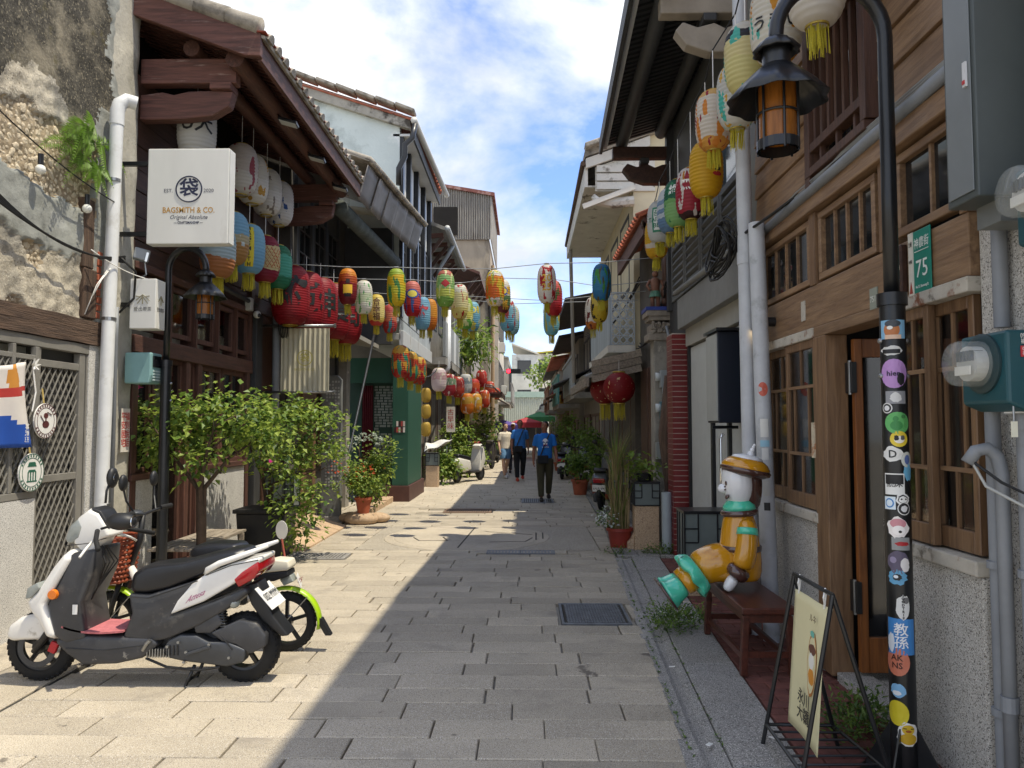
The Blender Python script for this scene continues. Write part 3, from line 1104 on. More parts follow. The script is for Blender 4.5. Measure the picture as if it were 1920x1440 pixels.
# corrugation lips hanging over the edge
b = MB()
for i in range(34):
 u = (i + .5) / 34
 p = Vector((-2.48 + .36 * u, ya + (yb - ya) * u, 5.87))
 b.tube([p + Vector((.05, 0, -.05)), p + Vector((-.02, 0, .03)), p + Vector((-.5, 0, .2))], [.045, .055, .05], 8)
b.build('tile_edge', m_tile, tn, smooth=True)
for i in range(6):
 u0, u1 = i / 6, (i + 1) / 6
 b = MB()
 def sk(u, v, u0=u0, u1=u1, i=i):
  uu = u0 + (u1 - u0) * u
  return (-2.52 + .36 * uu - .16 * v + .012 * math.sin(u * 5 + i), ya + (yb - ya) * uu + .003, 5.80 - .56 * v)
 b.sheet(sk, 8, 4)
 b.build('tin_sheet', m_tin, tn, solid=.004, smooth=True)
MB().tube([(-2.98, 11.75, 5.12), (-2.72, 15.4, 5.02)], .13, 14).build('round_beam', mat('mossy log', '#59605c', .9, .3, 5, .4, 20), tn, smooth=True)
MB().box(-3.75, -2.76, 15.28, 15.47, 3.3, 5.72).build('dark_end_panel', m_charcoal, tn)  # added panel, its dark colour stands for the shade under the eave
for i in range(4):
 MB().box(-3.75, -3.70, 11.9 + i * .9, 12.0 + i * .9, 2.6, 5.7).build('post', m_charcoal, tn)
for i in range(3):
 window(tn, -3.70, 12.02 + i * .9, 12.78 + i * .9, 3.7, 5.3, 2, 4, flat('#3d3b38', .7), .05, .02)
b = MB().prism([(-3.75, 11.75, 3.32), (-3.02, 11.75, 3.2), (-3.02, 11.75, 3.28), (-3.75, 11.75, 3.42)], (0, 3.6, 0))
b.build('canopy', flat('#8d897e', .8), tn)
MB().box(-3.76, -3.68, 12.3, 13.1, .05, 2.3).build('door', m_brown_z, tn, bevel=.01)
window(tn, -3.66, 13.3, 14.6, .9, 2.5, 2, 2, m_dbrown_z, .07, .03)
MB().box(-3.76, -3.55, 14.75, 15.05, 0, 3.0).build('pilaster', m_concrete, tn)
# pipes and wiring at the junction of the two shops
t = thing('drain_pipe', 'grey drainpipe beside the charcoal post of the timber shop', 'pipe', (-3.72, 11.05, 0))
MB().tube([(-3.72, 11.05, 0), (-3.72, 11.05, 2.9), (-3.74, 11.1, 3.3), (-3.85, 11.15, 3.6)], .055, 12).build('pipe', m_pvcg, t, smooth=True)
b = MB()
q = random.Random(3)
for k in range(16):
 p = Vector((-3.68, 11.25 + q.uniform(-.1, .15), q.uniform(1.6, 3.2)))
 pts = [p + Vector((q.uniform(-.02, .08), q.uniform(-.15, .15), q.uniform(-.2, .2) * j)) for j in range(5)]
 b.tube(pts, .006, 5)
for k in range(7):
 c = Vector((-3.55, 10.95, 3.12))
 pts = [c + Vector((.02 * k - .05, .18 * math.cos(a) + .02 * k, (.2 + .02 * k) * math.sin(a))) for a in [2 * PI * j / 14 for j in range(14)]]
 b.tube(pts, .008, 5, closed=True)
tag(b.build('cable_bundle', m_wire), 'tangle of dark cables beside the big red lanterns', 'cables')
# carved stone slab standing by the second shop
t = thing('stone_slab', 'tall inscribed grey stone slab standing by the bougainvillea', 'stone slab', (-3.25, 12.75, 0))
b = MB()
b.prism([(-3.45, 12.6, .1), (-3.12, 12.6, .1), (-3.12, 12.6, 2.4), (-3.2, 12.6, 2.48), (-3.45, 12.6, 2.46)], (0, .12, 0))
b.build('slab', mat('engraved slate', '#6f716f', .8, .15, 4, .2, 50), t, bevel=.01)
b = MB()
for i in range(34):
 for j in range(5):
  if q.random() < .85:
   b.box(-3.38 + j * .05, -3.38 + j * .05 + .03, 12.594, 12.60, .6 + i * .053, .6 + i * .053 + .034)
stuff(b.build('inscription', flat('#9b9c98', .8), t))
MB().box(-3.5, -3.05, 12.55, 12.85, 0, .1).build('base', m_granite_g, t, bevel=.01)
# leaning awning pole
tag(MB().cyl(at(705, 612, Y=13.2), at(655, 845, Y=12.9), .022, n=10).build('awning_pole', m_steel), 'thin steel pole leaning diagonally beside the green shop', 'pole')
# ================================================================== three-storey house above the green shop
wh = thing('white_gable_house', 'tall pale mint house with tiled gable and black timber posts', 'house', (-3, 17.5, 0))
m_mint = mat('pale mint limewash', '#cfd8d3', .9, .06, 2, .25, 18, world=True, stain=[(.56, .68, '#a9b3ae'), (.62, .72, '#e2e6e2')], stscale=.9)
xw = -2.66
b = MB()
def roofz(x):
 return 8.0 + .33 * (-2.35 - x)
b.prism([(xw, 15.5, 3.8), (xw, 15.5, roofz(xw) - .1), (-8, 15.5, roofz(-8) - .1), (-8, 15.5, 3.8)], (0, .2, 0))
b.build('gable_wall', m_mint, wh)
MB().box(-8, -2.8, 15.7, 20.3, 3.9, 8.0).build('body', m_mint, wh)
# patched plaster on the gable
b = MB()
b.prism([(-4.6, 15.488, 6.85), (-4.0, 15.488, 7.2), (-3.75, 15.488, 6.9), (-3.7, 15.488, 6.3), (-4.6, 15.488, 6.3)], (0, .01, 0))
b.build('patch', mat('bare cement skim', '#d5d6cf', .95, .1, 6, .5, 14), wh)
MB().box(-3.7, -2.95, 15.49, 15.499, 5.6, 6.62).build('patch', mat('fresh whitewash', '#e3e8e4', .9, .05, 3, .2, 20), wh)
rfw = tile_roof(wh, -2.33, -8, 8.05, 8.05 + .33 * 5.67, 15.35, 20.4, m_tiler, .26, .07)
for i in range(14):
 x0, x1 = -2.3 - i * .42, -2.3 - (i + 1) * .42 - .03
 MB().obox(((x0 + x1) / 2, 15.42, roofz((x0 + x1) / 2) + .22 + .012), (.43, .34, .07), (0, math.atan(.33) + .06, 0)).build('verge_tile', m_tile, rfw, bevel=.015)
b = MB()
b.prism([(-2.42, 15.38, 8.1), (-2.42, 15.38, 7.86), (-8, 15.38, 7.86 + .33 * 5.58), (-8, 15.38, 8.1 + .33 * 5.58)], (0, .14, 0))
b.build('verge_board', mat('peeling verge', '#a8a397', .95, .2, 4, .4, 30, stain=[(.5, .6, '#4f4a43')], stscale=2), wh)
# gutter and eave
b = MB()
pts = [(-2.33 + .028 * (y - 15.3), y, 8.02) for y in (15.3, 18, 20.5)]
b.tube(pts, .07, 10)
b.build('gutter', flat('#c9c8c2', .6), wh, smooth=True)
MB().box(-2.40, -2.36, 15.5, 20.4, 7.72, 7.94).build('fascia', m_charcoal, wh)
MB().prism([(-2.40, 15.5, 7.75), (-2.8, 15.5, 7.75), (-2.8, 15.5, 7.8), (-2.40, 15.5, 7.8)], (0, 4.8, 0)).build('soffit', flat('#d9d9d6', .7), wh)
for y in (15.6, 16.6, 17.8, 19.0, 20.2):
 MB().box(-2.82, -2.58, y - .08, y + .08, 3.9, 7.75).build('post', m_black, wh)
for y in (16.1, 17.2, 18.4, 19.6):
 MB().box(-2.8, -2.68, y - .42, y + .42, 6.3, 7.7).build('panel', flat('#cfd0cd', .7), wh, bevel=.01)
 window(wh, -2.66, y - .42, y + .42, 4.7, 6.2, 2, 2, m_charcoal, .06, .03)
MB().tube([(-4.6, 15.3, 6.25), (-3.1, 15.3, 6.05), (-2.72, 15.3, 5.99), (-2.62, 15.3, 5.9), (-2.6, 15.3, 5.65)], .075, 10).build('drain_pipe', flat('#d3cdb8', .5), wh, smooth=True)
MB().tube([(-2.3, 15.25, 7.9), (-2.35, 15.22, 7.6), (-2.5, 15.2, 7.45), (-2.5, 15.2, 7.2), (-2.62, 15.2, 6.95), (-2.62, 15.2, 6.6)], .06, 10).build('downpipe', m_black, wh, smooth=True)
# balcony with pale boards
b = MB()
b.box(-3.6, -2.62, 15.6, 20.4, 3.42, 3.56)
b.build('balcony_floor', flat('#a9a89f', .8), wh, bevel=.01)
MB().box(-2.66, -2.56, 15.6, 20.4, 3.30, 3.62).build('balcony_edge', flat('#b9bbba', .7), wh, bevel=.012)
for i in range(24):
 MB().box(-2.65, -2.61, 15.62 + i * .2, 15.62 + i * .2 + .185, 3.625, 4.55).build('board', flat('#aab0b1', .7, rv=.12), wh)
MB().box(-2.68, -2.58, 15.6, 20.4, 4.55, 4.62).build('rail', flat('#8d9394', .6), wh)
for i in range(2):
 MB().cyl((-2.60, 15.65, 3.6), (-2.60, 15.65, 4.6), .03).build('corner_post', flat('#8d9394', .6), wh) if i == 0 else None
# ================================================================== green shop front
gs = thing('green_shop', 'deep green painted shop front with sharp swooping panel and curtain', 'shop front', (-3, 17.5, 0))
m_green = mat('deep green paint', '#245241', .55, .08, 3, .05, 40)
b = MB().box(-2.84, -2.50, 15.92, 16.06, .34, 3.0)
b.build('front_panel', m_green, gs, bevel=.008)
MB().box(-2.66, -2.50, 16.06, 17.9, .34, 3.0).build('side_panel', m_green, gs, bevel=.008)
MB().box(-2.70, -2.49, 15.98, 18.0, 3.0, 3.25).build('head_panel', m_green, gs)
MB().box(-3.95, -2.84, 16.3, 16.42, 2.55, 3.1).build('header', m_green, gs)
MB().box(-3.95, -2.7, 16.6, 16.7, 0.3, 2.6).build('back_panel', mat('dark green tile', '#1b3b2f', .6, .1, 4), gs)
b = MB()
for i in range(18):
 for j in range(26):
  z = .9 + j * .062
  if (i * 3 + j) % 11 in (0, 1) or (8 < j < 11 and i > 4):
   continue
  b.box(-3.36 + i * .024, -3.36 + i * .024 + .016, 16.592, 16.6, z, z + .046)
stuff(b.build('mosaic', flat('#a4aba4', .5), gs))
b = MB()
b.sheet(lambda u, v: (-3.62 + .24 * u, 16.52 + .025 * math.sin(u * 34), .4 + 2.1 * v), 50, 2)
b.build('curtain', mat('crimson velvet', '#5c1220', .85, .2, 8), gs, smooth=True)
MB().box(-3.3, -2.46, 15.88, 18.2, 0, .34).build('plinth', mat('brown plinth tile', '#4e302a', .6, .2, 6), gs, bevel=.01)
q = random.Random(8)
b = 0
for i in range(5):
 for j in range(2):
  if (i, j) == (0, 0):
   continue
  x = -2.80 + i * .048
  MB().box(x, x + .04, 15.912, 15.92, 1.60 - j * .13, 1.71 - j * .13).build('poster', flat(('#5b2a2e', '#d8d2cc', '#3a1f22', '#a7433f', '#c9bdb5')[(i + 2 * j) % 5], .5), gs)
# ================================================================== houses further along the left
h3 = thing('gutter_house', 'weathered timber house with white gutter and downpipe behind the lanterns', 'house', (-3, 22.5, 0))
MB().box(-5, -2.85, 20.5, 26, 0, 7.0).build('wall', mat('dark stained wall', '#6c6861', .9, .2, 2, .2, 20), h3)
b = MB().prism([(-2.2, 20.4, 7.0), (-6, 20.4, 8.6), (-6, 20.4, 8.7), (-2.2, 20.4, 7.1)], (0, 5.2, 0))
b.build('roof', m_rustin, h3)
for i in range(5):
 MB().bar((-2.3, 20.7 + i * 1.1, 6.95), (-3.0, 20.7 + i * 1.1, 6.9), .1, .12).build('rafter', m_redwood_x, h3)
 MB().bar((-2.3, 20.7 + i * 1.1, 6.9), (-2.85, 20.7 + i * 1.1, 6.2), .08, .1).build('strut', m_dbrown_z, h3)
MB().tube([(-2.15, 20.3, 7.05), (-2.12, 25.6, 7.0)], .08, 10).build('gutter', flat('#b9bcbc', .5), h3, smooth=True)
MB().tube([(-2.14, 22, 7.0), (-2.3, 22, 6.7), (-2.55, 22, 6.3), (-2.6, 22, 6.0)], .06, 10).build('drain_elbow', flat('#8f9597', .5), h3, smooth=True)
t = MB().tube([(-2.2, 21.2, 4.9), (-2.2, 21.2, 3.25), (-2.25, 21.2, 3.15), (-2.6, 21.2, 3.12)], .075, 12)
t.build('downpipe', m_pvc, h3, smooth=True)
MB().box(-2.9, -2.2, 20.5, 26, 3.3, 3.5).build('balcony_floor', m_concrete, h3)
for i in range(7):
 MB().box(-2.28, -2.2, 20.5 + i * .8, 20.5 + i * .8 + .74, 3.52, 4.5).build('panel', flat(('#8b8d8b', '#c8c9c5')[i % 2], .8), h3)
for i in range(3):
 window(h3, -2.83, 20.9 + i * 1.7, 22.1 + i * 1.7, 4.6, 6.2, 2, 2, m_charcoal, .08, .04)
for i in range(3):
 window(h3, -2.83, 20.7 + i * 1.7, 22.1 + i * 1.7, .4, 2.7, 2, 1, m_dbrown_z, .1, .04)
h4 = thing('tall_concrete_house', 'stained concrete house topped by corrugated iron, tallest on the left', 'house', (-3, 33, 0))
m_stainc = mat('rain stained concrete', '#a59a86', .95, .2, 2, .3, 15, stretch=(1, 1, .35), stain=[(.5, .64, '#57524a'), (.6, .7, '#c4baa5')], stscale=.9)
MB().box(-6, -1.55, 31.5, 38, 0, 9.6).build('wall', m_stainc, h4)
b = MB()
b.sheet(lambda u, v: (-4.1 + 2.65 * u, 31.42 + .04 * math.sin(u * 170), 9.5 + 2.3 * v - .4 * u * v), 260, 1)
b.build('corrugated_wall', m_rustin, h4, smooth=True)
b = MB()
b.sheet(lambda u, v: (-1.45 + .03 * math.sin(u * 300), 31.42 + 6 * u, 9.5 + 1.95 * v), 300, 1)
b.build('corrugated_wall', m_rustin, h4, smooth=True)
MB().box(-3.9, -2.9, 31.35, 31.41, 9.7, 10.9).build('opening', m_dark, h4)
MB().prism([(-1.3, 31.3, 11.35), (-4.3, 31.3, 11.9), (-4.3, 31.3, 12.02), (-1.3, 31.3, 11.5)], (0, 6.7, 0)).build('roof', mat('red roof sheet', '#7d4a40', .7, .2, 4, stain=[(.52, .66, '#b0938a')]), h4)
MB().box(-1.56, -1.50, 31.45, 31.7, 5.5, 8.2).build('slot', m_dark, h4)
for i in range(2):
 window(h4, -1.5, 32.2 + i * 2.4, 33.8 + i * 2.4, 5.2, 6.8, 2, 2, m_charcoal, .08, .04)
MB().cyl((-1.4, 32.0, 0), (-1.4, 32.0, 8.5), .08).build('drain_pipe', flat('#a98f6d', .7), h4)
h4b = thing('rusty_lean_to', 'low house under a rust brown sheet roof below the tall concrete house', 'house', (-2.6, 28.5, 0))
MB().box(-5, -2.5, 26.05, 31.4, 0, 6.2).build('wall', m_concrete, h4b)
MB().prism([(-1.6, 26, 6.9), (-5, 26, 8.3), (-5, 26, 8.4), (-1.6, 26, 7.0)], (0, 5.4, 0)).build('roof', mat('brown rust sheet', '#5e3c31', .7, .3, 3), h4b)
for i in range(5):
 MB().bar((-1.7, 26.3 + i * 1.2, 6.9), (-2.5, 26.3 + i * 1.2, 5.9), .08, .1).build('strut', m_dbrown_z, h4b)
MB().box(-2.55, -1.9, 26.1, 31.3, 3.2, 3.4).build('balcony_floor', m_concrete, h4b)
for i in range(6):
 MB().box(-1.98, -1.9, 26.1 + i * .86, 26.1 + i * .86 + .8, 3.42, 4.6).build('panel', flat('#a9a39a', .8), h4b)
for i in range(3):
 window(h4b, -2.46, 26.4 + i * 1.7, 27.7 + i * 1.7, .5, 2.6, 2, 1, m_dbrown_z, .1, .04)
# ================================================================== brown timber house, nearest on the right
XR = 2.02
rw = thing('brown_timber_house', 'brown cedar boarded house with sliding windows and open door on the right', 'house', (XR, 4.5, 0))
MB().box(2.35, 2.9, 2.25, 3.35, 0, 6).build('wall_core', m_concrete, rw)
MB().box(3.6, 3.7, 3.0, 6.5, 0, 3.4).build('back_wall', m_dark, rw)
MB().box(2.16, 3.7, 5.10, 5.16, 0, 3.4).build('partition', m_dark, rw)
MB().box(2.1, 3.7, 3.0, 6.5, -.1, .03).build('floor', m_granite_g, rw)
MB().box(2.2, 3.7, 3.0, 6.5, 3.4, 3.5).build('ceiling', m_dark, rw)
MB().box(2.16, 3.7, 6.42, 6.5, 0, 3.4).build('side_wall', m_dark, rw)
MB().box(2.02, 2.6, 2.25, 3.33, 0, 2.6).build('pier', m_terrazzo, rw, bevel=.015)
MB().box(2.12, 2.6, 2.25, 3.3, 2.6, 6).build('pier_top', m_concrete, rw)
MB().box(1.985, 2.04, 2.3, 2.72, 0, 4).build('white_pilaster', m_terrazzo_w, rw, bevel=.01)
MB().box(1.995, 2.2, 3.33, 4.02, 0, .98).build('dado', m_terrazzo, rw, bevel=.012)
MB().box(1.995, 2.2, 5.12, 6.34, 0, .98).build('dado', m_terrazzo, rw, bevel=.012)
m_sill = mat('chipped white sill', '#b5afa3', .8, .15, 8, .3, 40, stain=[(.56, .64, '#7a4c33'), (.6, .7, '#6d675d')], stscale=5)
for ya, yb in ((3.33, 4.03), (5.10, 6.34)):
 MB().box(1.965, 2.1, ya, yb, .98, 1.05).build('sill', m_sill, rw, bevel=.008)
# sliding sashes with the shop's muntin pattern
def sash(y0, y1, X, z0=1.06, z1=2.24):
 f = MB()
 fr_ = .045
 f.box(X, X + .04, y0, y0 + fr_, z0, z1)
 f.box(X, X + .04, y1 - fr_, y1, z0, z1)
 f.box(X, X + .04, y0 + fr_, y1 - fr_, z0, z0 + .10)
 f.box(X, X + .04, y0 + fr_, y1 - fr_, z1 - .06, z1)
 w = f.build('sash', m_brown_z, rw, bevel=.004, seg=1)
 a, b_ = y0 + fr_, y1 - fr_
 za, zb = z0 + .10, z1 - .06
 z1_, z2_ = za + (zb - za) * .27, za + (zb - za) * .74
 for z in (z1_, z2_):
  MB().box(X + .005, X + .033, a, b_, z - .011, z + .011).build('muntin', m_brown_y, w)
 rows = ((za, z1_ - .011, (.5,)), (z1_ + .011, z2_ - .011, (.22, .78)), (z2_ + .011, zb, (.5,)))
 for (p, r_, cuts) in rows:
  for c in cuts:
   y = a + (b_ - a) * c
   MB().box(X + .006, X + .032, y - .010, y + .010, p, r_).build('muntin', m_brown_z, w)
  e = [0, *cuts, 1]
  for i in range(len(e) - 1):
   MB().box(X + .017, X + .021, a + (b_ - a) * e[i] + .009, a + (b_ - a) * e[i + 1] - .009, p, r_).build('pane', m_glass_in, w)
 return w
sash(5.14, 5.72, 1.985)
sash(5.66, 6.26, 2.03)
sash(3.40, 3.76, 2.03)
sash(3.70, 4.02, 1.985)
MB().box(1.97, 2.1, 6.26, 6.34, 1.05, 2.26).build('jamb', m_brown_z, rw, bevel=.006)
MB().box(1.97, 2.12, 4.02, 4.13, .03, 2.24).build('door_jamb', m_brown_z, rw, bevel=.008)
MB().box(1.97, 2.12, 4.93, 5.13, .03, 2.24).build('door_jamb', m_brown_z, rw, bevel=.008)
MB().box(2.0, 2.2, 4.13, 4.93, -.02, .06).build('threshold', m_granite_g, rw, bevel=.01)
# open door leaf swung inwards
dl = MB()
dx0, dx1 = 2.12, 2.85
for a, b_ in ((dx0, dx0 + .055), (dx1 - .055, dx1)):
 dl.box(a, b_, 4.84, 4.885, .08, 2.2)
for z0, z1 in ((.08, .30), (2.08, 2.2)):
 dl.box(dx0 + .055, dx1 - .055, 4.84, 4.885, z0, z1)
dr = dl.build('door', m_orange_z, rw, bevel=.005)
MB().box(dx0 + .055, dx1 - .055, 4.858, 4.866, .30, 2.08).build('pane', m_glass_in, dr)
for z in (.45, 1.85):
 MB().box(2.095, 2.13, 4.825, 4.925, z, z + .2).build('hinge', m_black, dr, bevel=.003)
 MB().cyl((2.10, 4.86, z - .01), (2.10, 4.86, z + .21), .012, n=8).build('hinge_pin', m_steel, dr)
text('營業時間', .075, (2.50, 4.855, 1.13), (1, 0, 0), (0, 0, 1), flat('#a8a49a', .6), parent=dr, width=.3)
text('週一·四·五｜週六日', .05, (2.50, 4.855, 1.02), (1, 0, 0), (0, 0, 1), flat('#a8a49a', .6), parent=dr, width=.42)
text('19:00-22:00', .05, (2.50, 4.855, .95), (1, 0, 0), (0, 0, 1), flat('#a8a49a', .6), parent=dr, width=.38)
text('週二·週三公休', .05, (2.50, 4.855, .87), (1, 0, 0), (0, 0, 1), flat('#a8a49a', .6), parent=dr, width=.36)
# lintel, transom windows and the beam above them
MB().box(1.965, 2.14, 3.33, 4.02, 2.24, 2.31).build('rail', m_sill, rw, bevel=.006)
MB().box(1.965, 2.14, 5.13, 6.34, 2.24, 2.31).build('rail', m_sill, rw, bevel=.006)
MB().box(1.975, 2.14, 4.02, 5.13, 2.24, 2.31).build('rail', m_brown_y, rw, bevel=.006)
MB().box(1.98, 2.14, 3.33, 6.34, 2.31, 2.60).build('lintel', m_brown_y, rw, bevel=.006)
for ya, yb, n in ((3.35, 3.98, 2), (4.22, 5.04, 4), (5.2, 6.24, 4)):
 window(rw, 1.985, ya, yb, 2.62 if yb > 4 else 2.64, 3.08, n, 1, m_brown_y, .045, .02, face=-1, glass=m_glass)
for y in (3.335, 4.10, 5.12, 6.29):
 MB().box(1.972, 2.12, y - .05 if y > 3.4 else y - .01, y + .05, 2.60, 3.10).build('post', m_brown_z, rw, bevel=.005)
MB().box(1.94, 2.14, 3.31, 6.36, 3.10, 3.22).build('beam', m_brown_y, rw, bevel=.008)
MB().box(1.955, 2.14, 3.31, 6.36, 3.222, 3.34).build('beam', m_brown_y, rw, bevel=.008)
# boards of the upper storey, lapped
z = 3.342
k = 0
q = random.Random(4)
while z < 7.6:
 h = .225
 segs = [(2.3, 4.16), (4.96, 6.36)] if 3.45 < z + h / 2 < 4.35 else [(2.3, 6.36)]
 for ya, yb in segs:
  b = MB()
  b.prism([(1.972, ya, z), (1.992, ya, z + h - .004), (2.10, ya, z + h - .004), (2.10, ya, z)], (0, yb - ya, 0))
  b.build('board', m_brown_y, rw, bevel=.003, seg=1)
 z += h
 k += 1
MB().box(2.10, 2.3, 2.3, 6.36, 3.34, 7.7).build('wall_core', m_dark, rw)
# barred upstairs window
bw = MB()
for a in ((4.12, 4.19, 3.36, 4.5), (4.95, 5.03, 3.22, 4.5)):
 bw.box(1.90, 2.0, *a)
bw.box(1.905, 1.99, 4.19, 4.95, 4.38, 4.46)
bw.box(1.905, 1.985, 4.19, 4.95, 4.16, 4.22)
bw.box(1.905, 1.985, 4.19, 4.95, 3.46, 3.52)
bw.box(1.895, 2.0, 4.13, 5.02, 3.30, 3.355)
wq = bw.build('barred_window', m_dbrown_z, rw, bevel=.004)
for i in range(7):
 y = 4.235 + i * .112
 MB().box(1.925, 1.955, y - .018, y + .018, 3.52, 4.16).build('bar', m_dbrown_z, wq)
for i in range(3):
 MB().box(1.925, 1.955, 4.3 + i * .25, 4.33 + i * .25, 3.36, 3.46).build('bar', m_dbrown_z, wq)
MB().box(2.04, 2.06, 4.16, 4.96, 3.36, 4.5).build('pane', m_glass, wq)
# near roof (shades the street) with its gutter
def dark_roof(parent, ya, yb, xe, dxe, ze, slope=.30, seen=True, vis_from=None):
 f = lambda y: xe + dxe * (y - ya)
 b = MB()
 vs = [(f(ya), ya, ze), (f(yb), yb, ze), (3.4, yb, ze + slope * (3.4 - f(yb))), (3.4, ya, ze + slope * (3.4 - f(ya)))]
 b.add(vs + [(x, y, z + .09) for x, y, z in vs], [(0, 1, 2, 3), (7, 6, 5, 4), (0, 4, 5, 1), (1, 5, 6, 2), (2, 6, 7, 3), (3, 7, 4, 0)])
 r = b.build('roof', m_charcoal, parent)
 if seen:
  n = int((yb - max(ya, vis_from or ya)) / .105)
  for i in range(n):
   y = yb - .03 - i * .105
   x = f(y)
   MB().bar((x + .1, y, ze - .01 + slope * .1), (2.6, y, ze - .01 + slope * (2.6 - x)), .055, .03).build('batten', mat('black stained batten', '#26282b', .6, .2, 6), r)
 MB().bar((f(ya) + .02, ya, ze - .01), (f(yb) + .02, yb, ze - .01), .04, .20).build('fascia', m_charcoal, r)
 MB().bar((f(ya) + .085, ya, ze - .02), (f(yb) + .085, yb, ze - .02), .05, .03).build('white_strip', flat('#b9bcbd', .6), r)
 return r
dark_roof(rw, 2.2, 6.35, 1.74, .004, 7.7, seen=False)  # out of view: eave set high and short to let skylight onto the wall
b = MB().tube([(1.93, 3.1, 3.26), (1.93, 6.3, 3.20)], .035, 10)
b.build('conduit', m_pvcg, rw, smooth=True)
# dark stone pilaster between the two houses
MB().box(1.985, 2.25, 6.36, 6.78, 0, 3.2).build('pilaster', mat('dark stone cladding', '#454644', .85, .2, 4, .2, 40), rw, bevel=.01)
for i in range(4):
 MB().box(1.975, 2.0, 6.40, 6.74, .02 + i * .78, .78 + i * .78 - .01).build('slab', mat('dark stone cladding', '#454644'), rw, bevel=.004)
MB().box(1.99, 2.2, 6.36, 6.66, 3.2, 5.9).build('corner_post', m_greylight, rw)
# number sign, wooden plate and small plates on the lintel
t = thing('number_sign', 'teal enamel street number sign reading 75 above the right window', 'sign', (1.97, 3.75, 2.3))
MB().box(1.966, 1.973, 3.62, 3.82, 2.30, 2.62).build('plate', flat('#12806f', .35), t, bevel=.003)
MB().box(1.963, 1.9665, 3.775, 3.822, 2.30, 2.62).build('pale_strip', flat('#d6d4c8', .4), t)
RG, UP = (0, -1, 0), (0, 0, 1)
m_sw = flat('#e8eae6', .4)
text('神農街', .058, (1.9655, 3.70, 2.55), RG, UP, m_sw, parent=t, width=.135)
text('75', .125, (1.9655, 3.70, 2.42), RG, UP, m_sw, parent=t, width=.105)
text('No.75, Shennong St.', .02, (1.9655, 3.70, 2.335), RG, UP, m_sw, parent=t, width=.12)
MB().box(1.964, 1.9655, 3.635, 3.765, 2.512, 2.515).build('rule', m_sw, t)
text('台南', .03, (1.962, 3.80, 2.56), RG, UP, flat('#4a4a48', .5), parent=t, width=.03)
text('中西區', .022, (1.962, 3.80, 2.47), RG, UP, flat('#4a4a48', .5), parent=t, width=.03)
MB().prism([(1.961, 3.815, 2.31), (1.961, 3.785, 2.31), (1.961, 3.80, 2.37)], (.002, 0, 0)).build('emblem', flat('#9c3b2d', .5), t)
t = thing('wooden_plate', 'small carved wooden plate with phone number beside the teal sign', 'sign', (1.96, 3.95, 2.3))
MB().box(1.945, 1.978, 3.86, 4.03, 2.33, 2.58).build('board', m_dbrown_y, t, bevel=.006)
m_cream = flat('#cfc6b0', .6)
text('本建築為', .04, (1.943, 3.945, 2.525), RG, UP, m_cream, parent=t, width=.12)
text('私宅會客請電洽預約', .03, (1.943, 3.945, 2.46), RG, UP, m_cream, parent=t, width=.15)
text('TEL:0938353667', .03, (1.943, 3.945, 2.39), RG, UP, m_cream, parent=t, width=.14)
t = thing('old_plate', 'tiny faded metal plate on the lintel left of the black lamp post', 'plate', (1.97, 4.25, 2.3))
MB().box(1.972, 1.979, 4.19, 4.28, 2.30, 2.42).build('plate', flat('#8e9488', .5), t)
text('751', .05, (1.9705, 4.235, 2.355), RG, UP, flat('#d9dad2', .5), parent=t, width=.06)
t = thing('old_plate', 'rust flecked enamel plate on the lintel between transom and sashes', 'plate', (1.97, 5.25, 2.4))
MB().box(1.972, 1.979, 5.27, 5.34, 2.38, 2.52).build('plate', m_sill, t)
tag(MB().box(1.96, 1.972, 5.12, 5.165, 1.42, 1.66).build('paper_label', mat('peeling label', '#c9bda4', .8, .2, 30, stain=[(.5, .6, '#a5602f')], stscale=12)), 'narrow peeling paper label on the door post', 'label')
# ================================================================== grey house beyond
gh = thing('grey_house', 'grey painted shop house with louvred shutters and dark deep eave', 'house', (2.02, 8.5, 0))
MB().box(2.2, 3.0, 6.8, 10.3, 0, 6.2).build('wall', m_greypaint, gh)
MB().box(2.02, 2.2, 6.8, 9.4, 2.62, 2.85).build('lintel', flat('#9a978d', .8), gh)
b = MB().prism([(1.93, 6.7, 2.84), (1.93, 6.7, 3.22), (2.2, 6.7, 3.22), (2.2, 6.7, 2.84)], (0, 2.75, 0))
b.build('fascia_panel', m_greylight, gh, bevel=.008)
MB().tube([(1.9, 6.6, 3.24), (1.9, 9.4, 3.30)], .035, 10).build('conduit', m_greylight, gh, smooth=True)
# shutters
y = 6.8
for i in range(4):
 w_ = .82
 f = MB()
 f.box(2.0, 2.06, y, y + .07, 3.3, 4.75)
 f.box(2.0, 2.06, y + w_ - .07, y + w_, 3.3, 4.75)
 for z in (3.3, 3.98, 4.68):
  f.box(2.0, 2.06, y + .07, y + w_ - .07, z, z + .07)
 s_ = f.build('shutter', m_greypaint, gh, bevel=.004, seg=1)
 for k in range(6):
  MB().obox((2.035, y + w_ / 2, 3.42 + k * .098), (.05, w_ - .14, .085), (0, .5, 0)).build('louvre', m_greypaint, s_)
 MB().box(2.03, 2.035, y + .07, y + w_ - .07, 4.06, 4.68).build('pane', mat('blue window glass', '#3a4a50', .06, .2, 2, spec=.9), s_)
 y += w_ + .03
MB().box(2.06, 2.2, 6.7, 10.3, 3.2, 5.9).build('upper_wall', m_greypaint, gh)
for yk in (6.72, 10.25):
 MB().box(1.96, 2.1, yk - .06, yk + .06, 3.2, 5.8).build('post', m_charcoal, gh)
rr = dark_roof(gh, 6.38, 10.4, .93, .03, 5.57)
